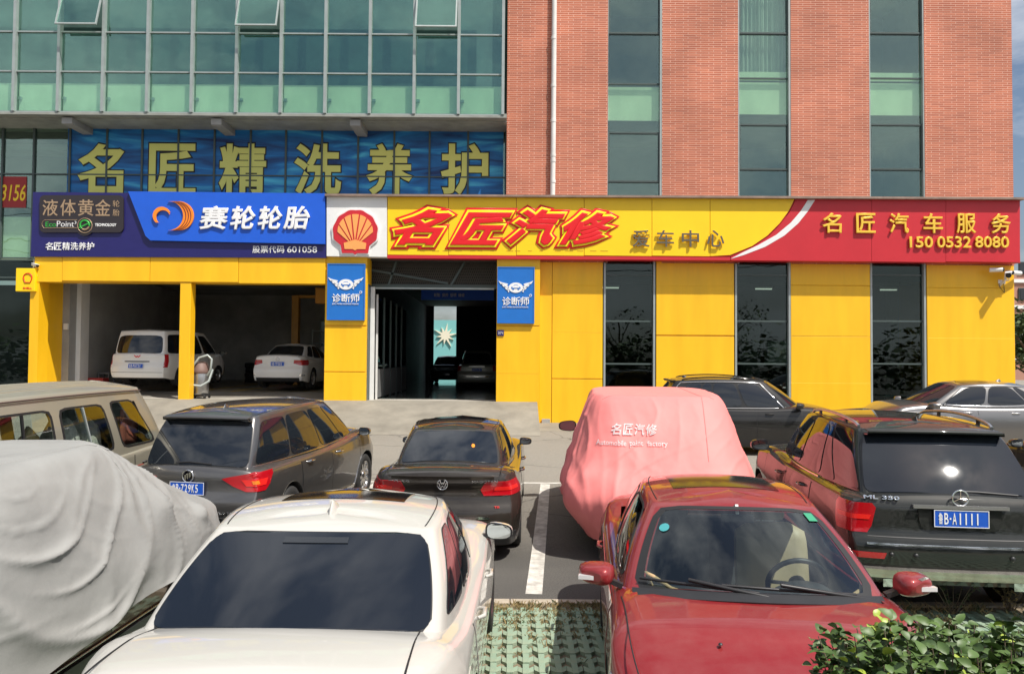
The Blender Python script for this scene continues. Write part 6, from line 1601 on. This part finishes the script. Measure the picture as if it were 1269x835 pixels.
# ------------------------------------------------ 11 white saloon in the right bay
sp = sedan(P_['vanwhite'], L=4.6, W=1.78, H=1.50)
c = place('parked_sedan', 'white saloon standing in the right garage bay, tail to the camera', 'car', 371, 28.0, 3, sp, 1.33); c.root.scale = (1.06, 1, 1.04)
c.body(); c.greenhouse(); c.wheels(5); c.window('rear_window', -.9, .9, .07, .96, 'dglass', 12, both=False); side_windows(c, [(1.08, 1.26), (1.29, 1.58), (1.62, 1.93)], v0=.15, p=7); c.window('windshield', 2.08, 3.92, .06, .95, 'dglass', 12, both=False)
c.rows_patch('taillight', [(.76, .72, 1.06), (.82, .50, 1.12), (.93, .52, 1.14)], 'taillight'); c.rear_plate(.80, '鲁B·7F583'); c.band('bumper_trim', .24, .36, .7, 'black'); c.rows_patch('reflector', [(.42, .72, .95), (.46, .70, .95)], 'chrome'); c.mirror(.95, .94, P_['vanwhite']); bootlid(c, -1.5)
pb = c.rearpt(0, .96); mb = MB(); mb.tube([pb+Vector((.05*math.cos(k*math.pi/8), -.014, .05*math.sin(k*math.pi/8))) for k in range(17)], .012, 6); mb.build('badge', 'chrome', c.root)
# ------------------------------------------------ 12 pale SUV deep in the hall
sp = hatch(P_['champ'], L=4.6, W=1.85, H=1.72, bz=1.05)
c = place('parked_suv', 'pale SUV standing deep in the dark entrance hall', 'car', 594, 36.5, 0, sp, FL)
c.body(); c.greenhouse(); c.wheels(5); c.window('rear_window', -.9, .9, .06, .9, 'dglass', 12, both=False); side_windows(c, [(1.06, 1.3), (1.33, 1.6), (1.64, 1.93)], p=7); c.rows_patch('taillight', [(.76, .70, 1.0), (1.0, .70, 1.02)], 'taillight'); c.rear_plate(.82, '鲁B·9Q130'); c.band('chrome_bumper_strip', .5, .54, .7, 'chrome'); c.band('plate_bar', .95, .98, .35, 'chrome', d=.03)
sp = sedan(P_['black'], L=4.5, W=1.78)
c = place('parked_sedan', 'black car parked nose out at the far end of the hall', 'car', 556, 41.5, 180, sp, FL)
c.body(); c.greenhouse(); c.wheels(5); c.window('windshield', 2.08, 3.92, .06, .95, 'dglass', 12, both=False); side_windows(c, [(1.08, 1.26), (1.29, 1.58), (1.62, 1.93)], v0=.15, p=7)

# ================================================================== DRAPED COVERS
def drape(name, label, x, y, heading, rings, m, folds=(9, .03), seed=0, hem_wave=.05, extra=None, n=380, sub=20, lift=0):
    """cover over a car. rings from roof centre to hem: (z_rear, z_front, half width, y_rear, y_front, squareness)"""
    hd = math.radians(heading); R_ = Matrix.Translation((x, y, g(y)+lift)) @ Matrix.Rotation(-hd, 4, 'Z')
    K = len(rings); G = []
    def val(idx, f):
        tab = [(i, r[idx]) for i, r in enumerate(rings)]; return interp(tab, f)
    tot = (K-1)*sub
    for i in range(tot+1):
        f = i/sub; zr, zf, hw_, y0, y1, p = [val(k, f) for k in range(6)]; row = []; dn = f/(K-1)
        for j in range(n):
            th = 2*math.pi*j/n; ct, st = math.cos(th), math.sin(th); r_ = (abs(ct)**p+abs(st)**p)**(-1/p)
            ux, uy = ct*r_, st*r_; px_ = ux*hw_; py_ = (y0+y1)/2+uy*(y1-y0)/2; a = (uy+1)/2; z_ = lerp(zr, zf, a*a*(3-2*a))
            # ridges of cloth running down from the corners, growing toward the hem
            ph = noise.noise(Vector((ct*1.4+seed, st*1.4, dn*1.2)))*4
            amp = folds[1]*max(0, dn-.18)**1.15
            rdg = lambda q: 1-2*abs(math.sin(q*.5))**.6
            d = amp*(.8*rdg(th*folds[0]+ph*2.2+dn*2)+.45*rdg(th*folds[0]*2.3+ph*4+seed))
            d = max(d, -.03)
            d += .010*noise.noise(Vector((px_*2.1+seed, py_*2.1, z_*2.4)))*min(1, dn*3+.25)+.005*abs(noise.noise(Vector((px_*7+seed, py_*7, z_*5))))
            # swags: crescent shaped sagging folds on the flanks
            sg = noise.noise(Vector((px_*.9+seed*3, py_*.9, z_*1.1)))
            if folds[5:]:
                (yc, zc, kk) = folds[5]; rad = math.sqrt((py_-yc)**2*.55+(z_-zc)**2); md = max(0, .55+1.3*noise.noise(Vector((py_*.8+seed, z_*1.2, 3.1))))
                cr2 = (1-abs(math.sin(rad*kk+sg*4.6+py_*1.1)))**2.6
                d += folds[1]*folds[2]*(cr2*1.3-.25)*md*max(0, min(1, (dn-.2)*3))
                cr4 = (1-abs(math.sin(rad*kk*2.1+sg*4+1)))**5; md4 = max(0, noise.noise(Vector((py_*1.1+9, z_*1.3, seed)))*3+.4); d += folds[1]*.75*cr4*md4*max(0, min(1, (dn-.1)*4))
                cr3 = (1-abs(math.sin((py_*.8+z_*1.7)*kk*.9+sg*5)))**3
                d += folds[1]*.45*cr3*max(0, min(1, (dn-.15)*3))*max(0, sg*2+.3)
            ca = math.atan2(z_-.95, py_-folds[3][0]) if folds[3] else 0
            if folds[3]:
                rr_ = math.hypot(z_-folds[3][1], py_-folds[3][0])+.15; ang = math.atan2(z_-folds[3][1], py_-folds[3][0])
                side_ = 1 if (ct*folds[3][2]) > -.2 else 0
                d += side_*folds[3][4]*((1-abs(math.sin(ang*folds[3][3]+sg*2)))**2.5)*math.exp(-rr_/1.1)*min(1, rr_*3)*max(0, min(1, (dn-.2)*3))
            v = Vector((px_+ct*d, py_+st*d, z_+d*.25))
            if f > K-1.8: v.z += hem_wave*math.sin(th*5+seed)*(f-(K-1.8))/.8
            if extra: v = extra(v, f/(K-1), th)
            row.append(R_ @ v)
        row.append(row[0]); G.append(row)
    mb = MB(); mb.grid(G, flip=True); top = G[0][:-1]; mb.add(top, [tuple(range(len(top)))], 0, True)
    return mb, R_
M['cover_grey'] = mat('grey_cover_cloth', (.285, .285, .275), .55, var=.12, vscale=1.5, bump=.16, bscale=14, spec=.35)
M['cover_pink'] = mat('pink_cover_cloth', (.80, .235, .22), .6, var=.10, vscale=1.2, bump=.14, bscale=10, spec=.3, var2=(.74, .21, .20))
for k_, dist in (('cover_grey', .05), ('cover_pink', .035)):   # crinkles of the cloth
    n_ = M[k_].node_tree; b_ = n_.nodes['Principled BSDF']; t_ = n_.nodes.new('ShaderNodeTexCoord'); mp_ = n_.nodes.new('ShaderNodeMapping'); mp_.inputs['Scale'].default_value = (1, .8, .55); mp_.inputs['Rotation'].default_value = (.5, .2, .4)
    z_ = n_.nodes.new('ShaderNodeTexNoise'); z_.noise_type = 'RIDGED_MULTIFRACTAL'; z_.inputs['Scale'].default_value = 1.5; z_.inputs['Detail'].default_value = 4; z_.inputs['Roughness'].default_value = .5; z_.inputs['Distortion'].default_value = .8
    bp_ = n_.nodes.new('ShaderNodeBump'); bp_.inputs['Strength'].default_value = .9; bp_.inputs['Distance'].default_value = dist
    old = b_.inputs['Normal'].links[0].from_node
    n_.links.new(t_.outputs['Object'], mp_.inputs[0]); n_.links.new(mp_.outputs[0], z_.inputs[0]); n_.links.new(z_.outputs[0], bp_.inputs['Height']); n_.links.new(old.outputs[0], bp_.inputs['Normal']); n_.links.new(bp_.outputs[0], b_.inputs['Normal'])
# grey covered car with copper brown flanks, front left
sp = hatch(P_['bronzebrown'], L=4.45, W=1.74, H=1.40, bz=.86, k=dict(rb=-2.0, rt=-1.5, ft=.0, fb=.8))
c = newcar('covered_car', 'copper brown car under a grey cover, only its sill and lower door showing, left foreground', 'car', -3.78, 5.75, 1, sp)
c.body(); c.greenhouse(); c.wheels(5); c.doors([-1.0, -.05, 1.0], z0=.36); c.side_patch('sill_trim', -1.05, 1.05, .20, .31, 'black', d=.03, thick=.04)
chrome_line(c, [c.side(lerp(-1.0, 1.1, i/12), .335)+Vector((.012, 0, 0)) for i in range(13)], .008)
def ex1(v, f, th):
    # mirror bump pushing the cloth out on the near flank
    for (cx_, cy_, cz_, r_, a) in ((.93, 1.45, .98, .13, .11), (.92, .65, 1.12, .2, .07)):
        d = (v-Vector((cx_, cy_, cz_))).length
        if d < r_*2: v = v+Vector((a*math.exp(-(d/r_)**2*1.5), 0, .04*math.exp(-(d/r_)**2)))
    return v
mb, R_ = drape('', '', -3.80, 5.78, 1, [(1.66, 1.70, .15, -.9, .2, 2.4), (1.66, 1.69, .56, -1.6, .55, 3.0), (1.60, 1.42, .74, -1.95, 1.12, 3.2), (1.15, 1.04, .90, -2.28, 2.0, 3.2), (.78, .86, .98, -2.38, 2.55, 3.0), (.38, .60, 1.02, -2.42, 2.80, 2.6)], 'cover_grey', (4, .026, 2.0, None, 0.15, (-.9, 1.75, 6.2)), 2.0, .05, ex1)
ob = tag(mb.build('car_cover', 'cover_grey'), 'creased pale grey fabric cover draped over the car in the left foreground', 'car cover')
# pink covered SUV
def ex2(v, f, th):
    for (cx_, cy_, cz_, r_, a) in ((-1.0, -1.75, .62, .28, -.10), (-.9, -2.0, 1.0, .16, -.05)):
        d = (v-Vector((cx_, cy_, cz_))).length
        if d < r_*2: v = v+Vector((a*math.exp(-(d/r_)**2*1.5), -.04*math.exp(-(d/r_)**2), 0))
    # taut pleats fanning down the rear left corner
    a_ = math.atan2(v.y, v.x); w_ = math.exp(-((a_+2.45)/.50)**2)*max(0, min(1, (f-.22)*1.8))
    n_ = noise.noise(Vector((v.x*1.3, v.y*1.3, v.z*.8+4)))
    q_ = .12*w_*(1-abs(math.sin(a_*11+v.z*1.5+n_*1.5)))**1.8+.045*w_*(1-abs(math.sin(a_*27+v.z*2.6+n_*4)))**2
    w2 = math.exp(-((a_+.75)/.28)**2)*max(0, min(1, (f-.3)*2)); q_ += .045*w2*(1-abs(math.sin(a_*16-v.z*3+n_*3)))**2
    n3 = noise.noise(Vector((v.x*.8+3, v.y*.8, v.z*.9))); q_ += .022*max(0, min(1, (f-.15)*4))*max(0, .3+2*n3)*(1-abs(math.sin((v.x*1.6-v.z*3.1+v.y*1.2)*2.6+n_*4)))**4
    v = v+Vector((math.cos(a_)*q_, math.sin(a_)*q_, 0))
    if v.x > .2 and v.y < 0 and f > .55: v.z += .35*(f-.55)*min(1, (v.x-.2))
    return v
mb, R_ = drape('', '', 2.02, 11.1, 6.0, [(1.88, 1.90, .2, -.6, .8, 3), (1.88, 1.90, .74, -1.30, 1.4, 3.4), (1.82, 1.85, .88, -1.50, 1.7, 4.2), (1.50, 1.5, .99, -1.76, 2.0, 4.8), (1.08, 1.1, 1.11, -2.05, 2.3, 4.8), (.64, .80, 1.20, -2.32, 2.45, 4.5), (.14, .5, 1.02, -2.32, 2.5, 3.4)], 'cover_pink', (5, .022, .0, None, -2.2), 7.3, .05, ex2)
ob2 = tag(mb.build('car_cover', 'cover_pink'), 'bright pink fabric cover with white print draped over an SUV in the middle', 'car cover')
sp = hatch(P_['red'], L=3.9, W=1.62, H=1.55, bz=.95, k=dict(rb=-1.5, rt=-1.2, ft=.5, fb=1.1))
c = newcar('covered_suv', 'red SUV hidden under the pink cover, only its red wing mirror sticking out', 'car', 1.92, 11.15, 3.5, sp)
c.body(); c.greenhouse(); c.wheels(5); c.mirror(1.25, 1.18, P_['red'], 1.25, x=.98)
# white print on the pink cover: fitted to the cloth
from mathutils.bvhtree import BVHTree
bv = BVHTree.FromPolygons([v.co[:] for v in ob2.data.vertices], [p.vertices[:] for p in ob2.data.polygons])
def decal(s, u0, u1, z0, z1, name, offset=.0, curve=0, sh=0):
    o = text(s, (u0, u1, z0, z1), 0, 'letter_white', ob2, name, .001, offset, shear=sh)
    import bmesh
    bm = bmesh.new(); bm.from_mesh(o.data); bmesh.ops.delete(bm, geom=[v for v in bm.verts if False], context='VERTS')
    
    for _ in range(2): es = [e for e in bm.edges if e.calc_length() > .02]; bmesh.ops.subdivide_edges(bm, edges=es, cuts=1) if es else None; bmesh.ops.triangulate(bm, faces=bm.faces)
    um = (u0+u1)/2
    for v in bm.verts:
        z_ = v.co.z+curve*(v.co.x-um)**2
        q = R_ @ Vector((v.co.x, -4, z_)); loc, nrm, idx, dist = bv.ray_cast(q, (R_.to_3x3() @ Vector((0, 1, 0))))
        if loc: v.co = loc+Vector((0, -.014, .006))
    bm.to_mesh(o.data); bm.free(); return o
for i, ch in enumerate('名匠汽修'): decal(ch, -.62+i*.14, -.62+i*.14+.13, 1.42, 1.55, 'printed_character', .02, sh=.15)
for w_, a, b in (('Automobile', -.80, -.44), ('paint', -.40, -.24), ('factory', -.19, .05)): decal(w_, a, b, 1.30 if w_ == 'Automobile' else 1.285, 1.36, 'printed_word', .011, -.10)

def cover_seam(ob_, R4, pts, side=None, r=.005):
    # stitched seam laid on the cloth: rays cast down or from the side on to the cover
    bq = BVHTree.FromPolygons([v.co[:] for v in ob_.data.vertices], [p.vertices[:] for p in ob_.data.polygons]); out_ = []
    for p in pts:
        o_, d_ = (Vector((p[0], p[1], 5)), Vector((0, 0, -1))) if side is None else (Vector((3*side, p[0], p[1])), Vector((-side, 0, 0)))
        loc = bq.ray_cast(R4 @ o_, R4.to_3x3() @ d_)[0]
        if loc: out_.append(loc)
    if len(out_) > 2: q = MB(); q.tube(out_, r, 5); q.build('seam', ob_.data.materials[0], ob_)
R_g = Matrix.Translation((-3.80, 5.78, g(5.78))) @ Matrix.Rotation(-math.radians(1), 4, 'Z')
cover_seam(ob, R_g, [(.50, -2+4.2*i/90) for i in range(91)]); cover_seam(ob, R_g, [(-.50, -2+4.2*i/90) for i in range(91)])
cover_seam(ob, R_g, [(-.9+1.7*i/60, .35) for i in range(61)])
R_k = Matrix.Translation((2.02, 11.1, g(11.1))) @ Matrix.Rotation(-math.radians(6), 4, 'Z')
cover_seam(ob2, R_k, [(.52, -2.0+3.2*i/90) for i in range(91)], r=.006); cover_seam(ob2, R_k, [(-.72+1.4*i/60, -1.30) for i in range(61)], r=.006)
# ================================================================== PLANTS
M['leaf'] = mat('hedge_leaf', (.030, .060, .016), .5, var2=(.085, .15, .028), var=.4, vscale=7, spec=.5)
M['leaf_new'] = mat('young_leaf', (.30, .38, .05), .45, var=.2, vscale=9)
M['bark'] = mat('twig_bark', (.12, .09, .06), .9, var=.3, vscale=10)
M['tree_leaf'] = mat('tree_leaf', (.05, .085, .03), .6, var2=(.10, .15, .05), var=.5, vscale=1.2)
M['dry'] = mat('dry_grass', (.42, .32, .15), .9, var=.4, vscale=8)
M['weed'] = mat('weed_leaf', (.10, .15, .06), .6, var=.4, vscale=9)
def leafmesh(l=.042, w_=.016, fold=.006, droop=.010):
    """pointed leaf folded on its midrib"""
    vs = []; fs = []; n = 4
    for i in range(n+1):
        f = i/n; ww = w_*math.sin(math.pi*min(.97, f*.93+.06))**.8; z_ = -droop*f*f*2
        vs += [Vector((-ww, f*l, z_+fold*(ww/w_))), Vector((0, f*l, z_)), Vector((ww, f*l, z_+fold*(ww/w_)))]
    for i in range(n):
        for j in range(2): fs.append((i*3+j, i*3+j+1, (i+1)*3+j+1, (i+1)*3+j))
    return vs, fs
rl = random.Random(11)
def leaf_tf(p, out):
    d = (out+Vector((rl.uniform(-.6, .6), rl.uniform(-.6, .6), rl.uniform(-.2, .9)))).normalized()
    q = d.to_track_quat('Y', 'Z'); return Matrix.Translation(p) @ q.to_matrix().to_4x4() @ Matrix.Rotation(rl.uniform(-1.2, 1.2), 4, 'Y')
# foreground hedge, bottom right
hx = lambda k: 0
bush = thing('hedge_shrub', 'dense glossy green hedge shrub in the bottom right foreground', 'shrub', (1.84, 2.70, .05))
tips = []
def htop(x): return 1.40+.03*math.sin(x*5.1)+.03*math.sin(x*11+1)-.32*abs(x+.27)
stems = MB()
for i in range(800):
    x = rl.uniform(-.66, .95); y = rl.uniform(-.42, .42); e = 1-.9*abs(y/.42)**3; zt = htop(x)*(.90+.10*e)+rl.uniform(-.10, .05)
    tips.append(Vector((x, y, zt)))
for i, p in enumerate(tips):
    b = Vector((p.x*.75, p.y*.6, .5+rl.uniform(-.1, .1)))
    if i % 2 == 0: stems.tube([b, b.lerp(p, .6)+Vector((rl.uniform(-.03, .03), rl.uniform(-.03, .03), 0)), p], [.006, .004, .002], 5)
for k in range(9): stems.tube([Vector((-.5+k*.14, rl.uniform(-.2, .2), 0)), Vector((-.5+k*.14, rl.uniform(-.2, .2), .5)), Vector((-.55+k*.15, rl.uniform(-.3, .3), 1.0))], [.018, .014, .008], 7)
stems.build('stem', 'bark', bush)
leaves = []
for i, p in enumerate(tips):
    new = rl.random() < .16
    for k in range(9):
        h = k/9; q = p+Vector((rl.uniform(-.03, .03), rl.uniform(-.03, .03), -.18*h)); a = k*2.4+i
        out = Vector((math.cos(a), math.sin(a), .55-.3*h)); leaves.append((leaf_tf(q, out), rl.uniform(.75, 1.25)*(.8 if new and k < 3 else 1), new and k < 4, q))
world0 = Vector((1.84, 2.70, .05))
leaves.sort(key=lambda L_: (L_[3]+world0-CAM).length - .5*(L_[3].z-1.2))
lv, lf_ = leafmesh()
lme = {}
for i, (mtx, s_, new, q) in enumerate(leaves[:300]):
    key = new
    if key not in lme:
        mb = MB(); mb.add(lv, lf_, 0, True); o = mb.build('leaf', 'leaf_new' if new else 'leaf', bush); lme[key] = o
    else: o = lme[key].copy(); COL.objects.link(o); o.parent = bush
    o.matrix_local = mtx @ Matrix.Scale(s_, 4)
mb = MB()
for mtx, s_, new, q in leaves[300:]: mb.add([mtx @ (v*s_) for v in lv], lf_, 1 if new else 0, True)
o = mb.build('foliage', ['leaf', 'leaf_new'], bush); o['kind'] = 'stuff'

def weed(x, y, h, label, seed, m='weed', group=None, nst=7, spread=.22, ls=.030):
    r_ = random.Random(seed); t = thing('weed_plant', label, 'weed', (x, y, 0), 0, group); st = MB(); lf2 = MB()
    vs, fs = leafmesh(ls, ls*.42)
    for k in range(nst):
        a = r_.uniform(0, 6.28); e = Vector((math.cos(a)*spread*r_.uniform(.3, 1.3), math.sin(a)*spread*.6, h*r_.uniform(.55, 1))); pts = [Vector((0, 0, 0)), e*.5+Vector((0, 0, h*.12)), e]
        st.tube(pts, [.005, .0035, .002], 5)
        for j in range(12):
            f = .25+.75*j/12; p = pts[0].lerp(pts[1], f*2) if f < .5 else pts[1].lerp(pts[2], f*2-1)
            q = Vector((r_.uniform(-1, 1), r_.uniform(-1, 1), r_.uniform(-.1, .8))).normalized().to_track_quat('Y', 'Z').to_matrix().to_4x4(); M4 = Matrix.Translation(p) @ q @ Matrix.Scale(r_.uniform(.6, 1.3), 4); lf2.add([M4 @ v for v in vs], fs, 0, True)
    st.build('stem', 'bark', t); o = lf2.build('leaves', m, t); o['kind'] = 'stuff'; return t
q = at(1200, 768, 6.6)
weed(4.15, 7.25, .52, 'straggly grey green weed growing at the kerb behind the hedge', 4, spread=.42, nst=9)
weed(4.75, 7.35, .40, 'dry brown weed stalks at the kerb right of the straggly weed', 8, 'dry', nst=7, spread=.15)
weed(2.62, 3.9, 1.12, 'yellow green shoot standing above the hedge, right of the red sedan', 21, 'leaf_new', nst=3, spread=.10, ls=.05)
# dry grass tufts between the pavers: uncountable
rg = random.Random(5); mb = MB()
def tuft(x, y, n, h):
    for _ in range(n):
        a = rg.uniform(0, 6.28); l = h*rg.uniform(.5, 1.2); b = Vector((x+rg.uniform(-.05, .05), y+rg.uniform(-.04, .04), .01)); e = b+Vector((math.cos(a)*l*.8, math.sin(a)*l*.8, l*.8)); s_ = Vector((-math.sin(a), math.cos(a), 0))*.0025
        mb.add([b-s_, b+s_, b.lerp(e, .6)+s_*.8+Vector((0, 0, .01)), e, b.lerp(e, .6)-s_*.8+Vector((0, 0, .01))], [(0, 1, 2, 3, 4)], 0 if rg.random() < .8 else 1)
for _ in range(240): 
    x, y = rg.uniform(-.35, 1.4), 7.45-abs(rg.gauss(0, .5)); tuft(x, y, 7, .06)
for _ in range(30): tuft(rg.uniform(-.35, 1.4), rg.uniform(7.38, 7.5), 10, .06)
for _ in range(130): tuft(rg.uniform(2.9, 7.0), 7.48-abs(rg.gauss(0, .35)), 10, .09)
for _ in range(140): tuft(rg.uniform(-3.6, -2.4), rg.uniform(4.4, 7.4), 6, .05)
tag(mb.build('dry_grass', ['dry', 'weed']), 'dry grass growing in the paver cells along the kerb', 'grass', kind='stuff')

def tree(x, y, h, r, label, seed, group=None, n=2600, z0=None):
    rt = random.Random(seed); t = thing('tree', label, 'tree', (x, y, g(y)), 0, group)
    tk = MB(); tk.tube([(0, 0, 0), (.1, 0, h*.3), (0, .1, h*.6), (.05, 0, h*.85)], [.20, .16, .1, .04], 9)
    cl = []
    for k in range(16):
        a = rt.uniform(0, 6.28); zz_ = h*rt.uniform(.35, .95); e = Vector((math.cos(a)*r*rt.uniform(.3, .9), math.sin(a)*r*rt.uniform(.3, .9), zz_)); tk.tube([Vector((0, 0, zz_*.55)), e*.6+Vector((0, 0, zz_*.25)), e], [.07, .045, .02], 6); cl.append((e, r*rt.uniform(.28, .5)))
    tk.build('trunk', 'bark', t); cr_ = MB(); vs, fs = leafmesh(.22, .08)
    for _ in range(n):
        e, rr = cl[rt.randrange(len(cl))]; d = Vector((rt.gauss(0, 1), rt.gauss(0, 1), rt.gauss(0, .8))); d = d.normalized()*rr*rt.uniform(.5, 1.05)
        q = Vector((rt.uniform(-1, 1), rt.uniform(-1, 1), rt.uniform(-.6, .6))).normalized().to_track_quat('Y', 'Z').to_matrix().to_4x4(); M4 = Matrix.Translation(e+d) @ q @ Matrix.Scale(rt.uniform(.6, 1.5), 4); cr_.add([M4 @ v for v in vs], [(0, 2, 8, 14, 12, 6)] if False else fs[::1], 0, True)
    cr_.build('crown', 'tree_leaf', t)
tree(27.2, 40, 4.6, 1.9, 'small leafy tree beyond the right end of the yellow wall', 31)
tree(32.5, 47, 5.4, 2.2, 'taller tree behind the small one, right of the yellow wall', 33)
tree(-18.6, 22.2, 1.4, .7, 'low shrub at the foot of the glass front, far left', 37, n=700)
# row of street trees behind the viewer: what the glass and paint reflect
for i, (x, y, h, r) in enumerate(((-16, -14, 7, 3), (-8, -16, 6.2, 2.6), (1, -15, 7.5, 3), (9, -17, 6.5, 2.8), (17, -14, 7, 3))):
    tree(x, y, h, r, ['tall street tree at the left end of the row behind the viewpoint', 'small street tree left of the middle behind the viewpoint', 'street tree straight behind the viewpoint', 'small street tree right of the middle behind the viewpoint', 'tall street tree at the right end of the row behind the viewpoint'][i], 50+i, 'street trees behind the viewpoint', n=900)
rb_ = random.Random(77); mb = MB(); vs, fs = leafmesh(.55, .22)  # unseen hedge added so black paint and glass reflect something dark
for _ in range(9000):
    p = Vector((rb_.uniform(-45, 45), -7.5+rb_.gauss(0, .6), abs(rb_.gauss(0, 1))*2.2+rb_.uniform(0, 1.5)))
    if p.z > 4.6+.8*math.sin(p.x*.7)+.5*math.sin(p.x*2.1): p.z *= .5
    q = Vector((rb_.uniform(-1, 1), rb_.uniform(-1, 1), rb_.uniform(-.6, .6))).normalized().to_track_quat('Y', 'Z').to_matrix().to_4x4(); M4 = Matrix.Translation(p) @ q; mb.add([M4 @ v for v in vs], [(0, 1, 4, 3), (1, 2, 5, 4), (3, 4, 7, 6), (4, 5, 8, 7), (6, 7, 10, 9), (7, 8, 11, 10)], 0, True)
tag(mb.build('reflected_hedge', 'tree_leaf'), 'tall unseen hedge added behind the viewpoint for dark reflections', 'hedge', kind='stuff')

for i, (z_, y_) in enumerate(((9.2, -6), (9.6, -6.1), (11.4, -6.5), (11.9, -6.4), (7.6, -5.6))):
    mb = MB(); mb.tube([Vector((-40+80*k/16, y_+.4*i, z_+.0006*(-40+80*k/16)**2*(1+.2*i)+.02*i*k)) for k in range(17)], .030, 5)
    tag(mb.build('power_cable', 'black'), ['lowest but one of the power cables', 'second power cable from the middle', 'middle power cable', 'highest power cable', 'lowest power cable'][i]+' strung behind the viewpoint', 'cable', 'power cables behind the viewpoint')
# ================================================================== FINISH: put each thing's origin at its base
bpy.context.view_layer.update()
def allmesh(o):
    r = [o] if o.type == 'MESH' else []
    for ch in o.children: r += allmesh(ch)
    return r
for o in list(COL.objects):
    if o.parent or o.type not in ('EMPTY', 'MESH') or o.get('kind') == 'structure': continue
    if o.location.length > 1e-6 or o.name.startswith('paper_slip'): continue
    ms = allmesh(o); pts = [m_.matrix_world @ Vector(b) for m_ in ms for b in m_.bound_box]
    if not pts: continue
    x0, x1 = min(p.x for p in pts), max(p.x for p in pts); y0, y1 = min(p.y for p in pts), max(p.y for p in pts); z0 = min(p.z for p in pts)
    b = Vector(((x0+x1)/2, (y0+y1)/2, z0))
    if o.type == 'MESH':
        if o.data.users == 1 and not o.modifiers or True: o.data.transform(Matrix.Translation(-b)); o.location = b
        for ch in o.children: ch.location -= b
    else:
        o.location = b
        for ch in o.children: ch.location -= b
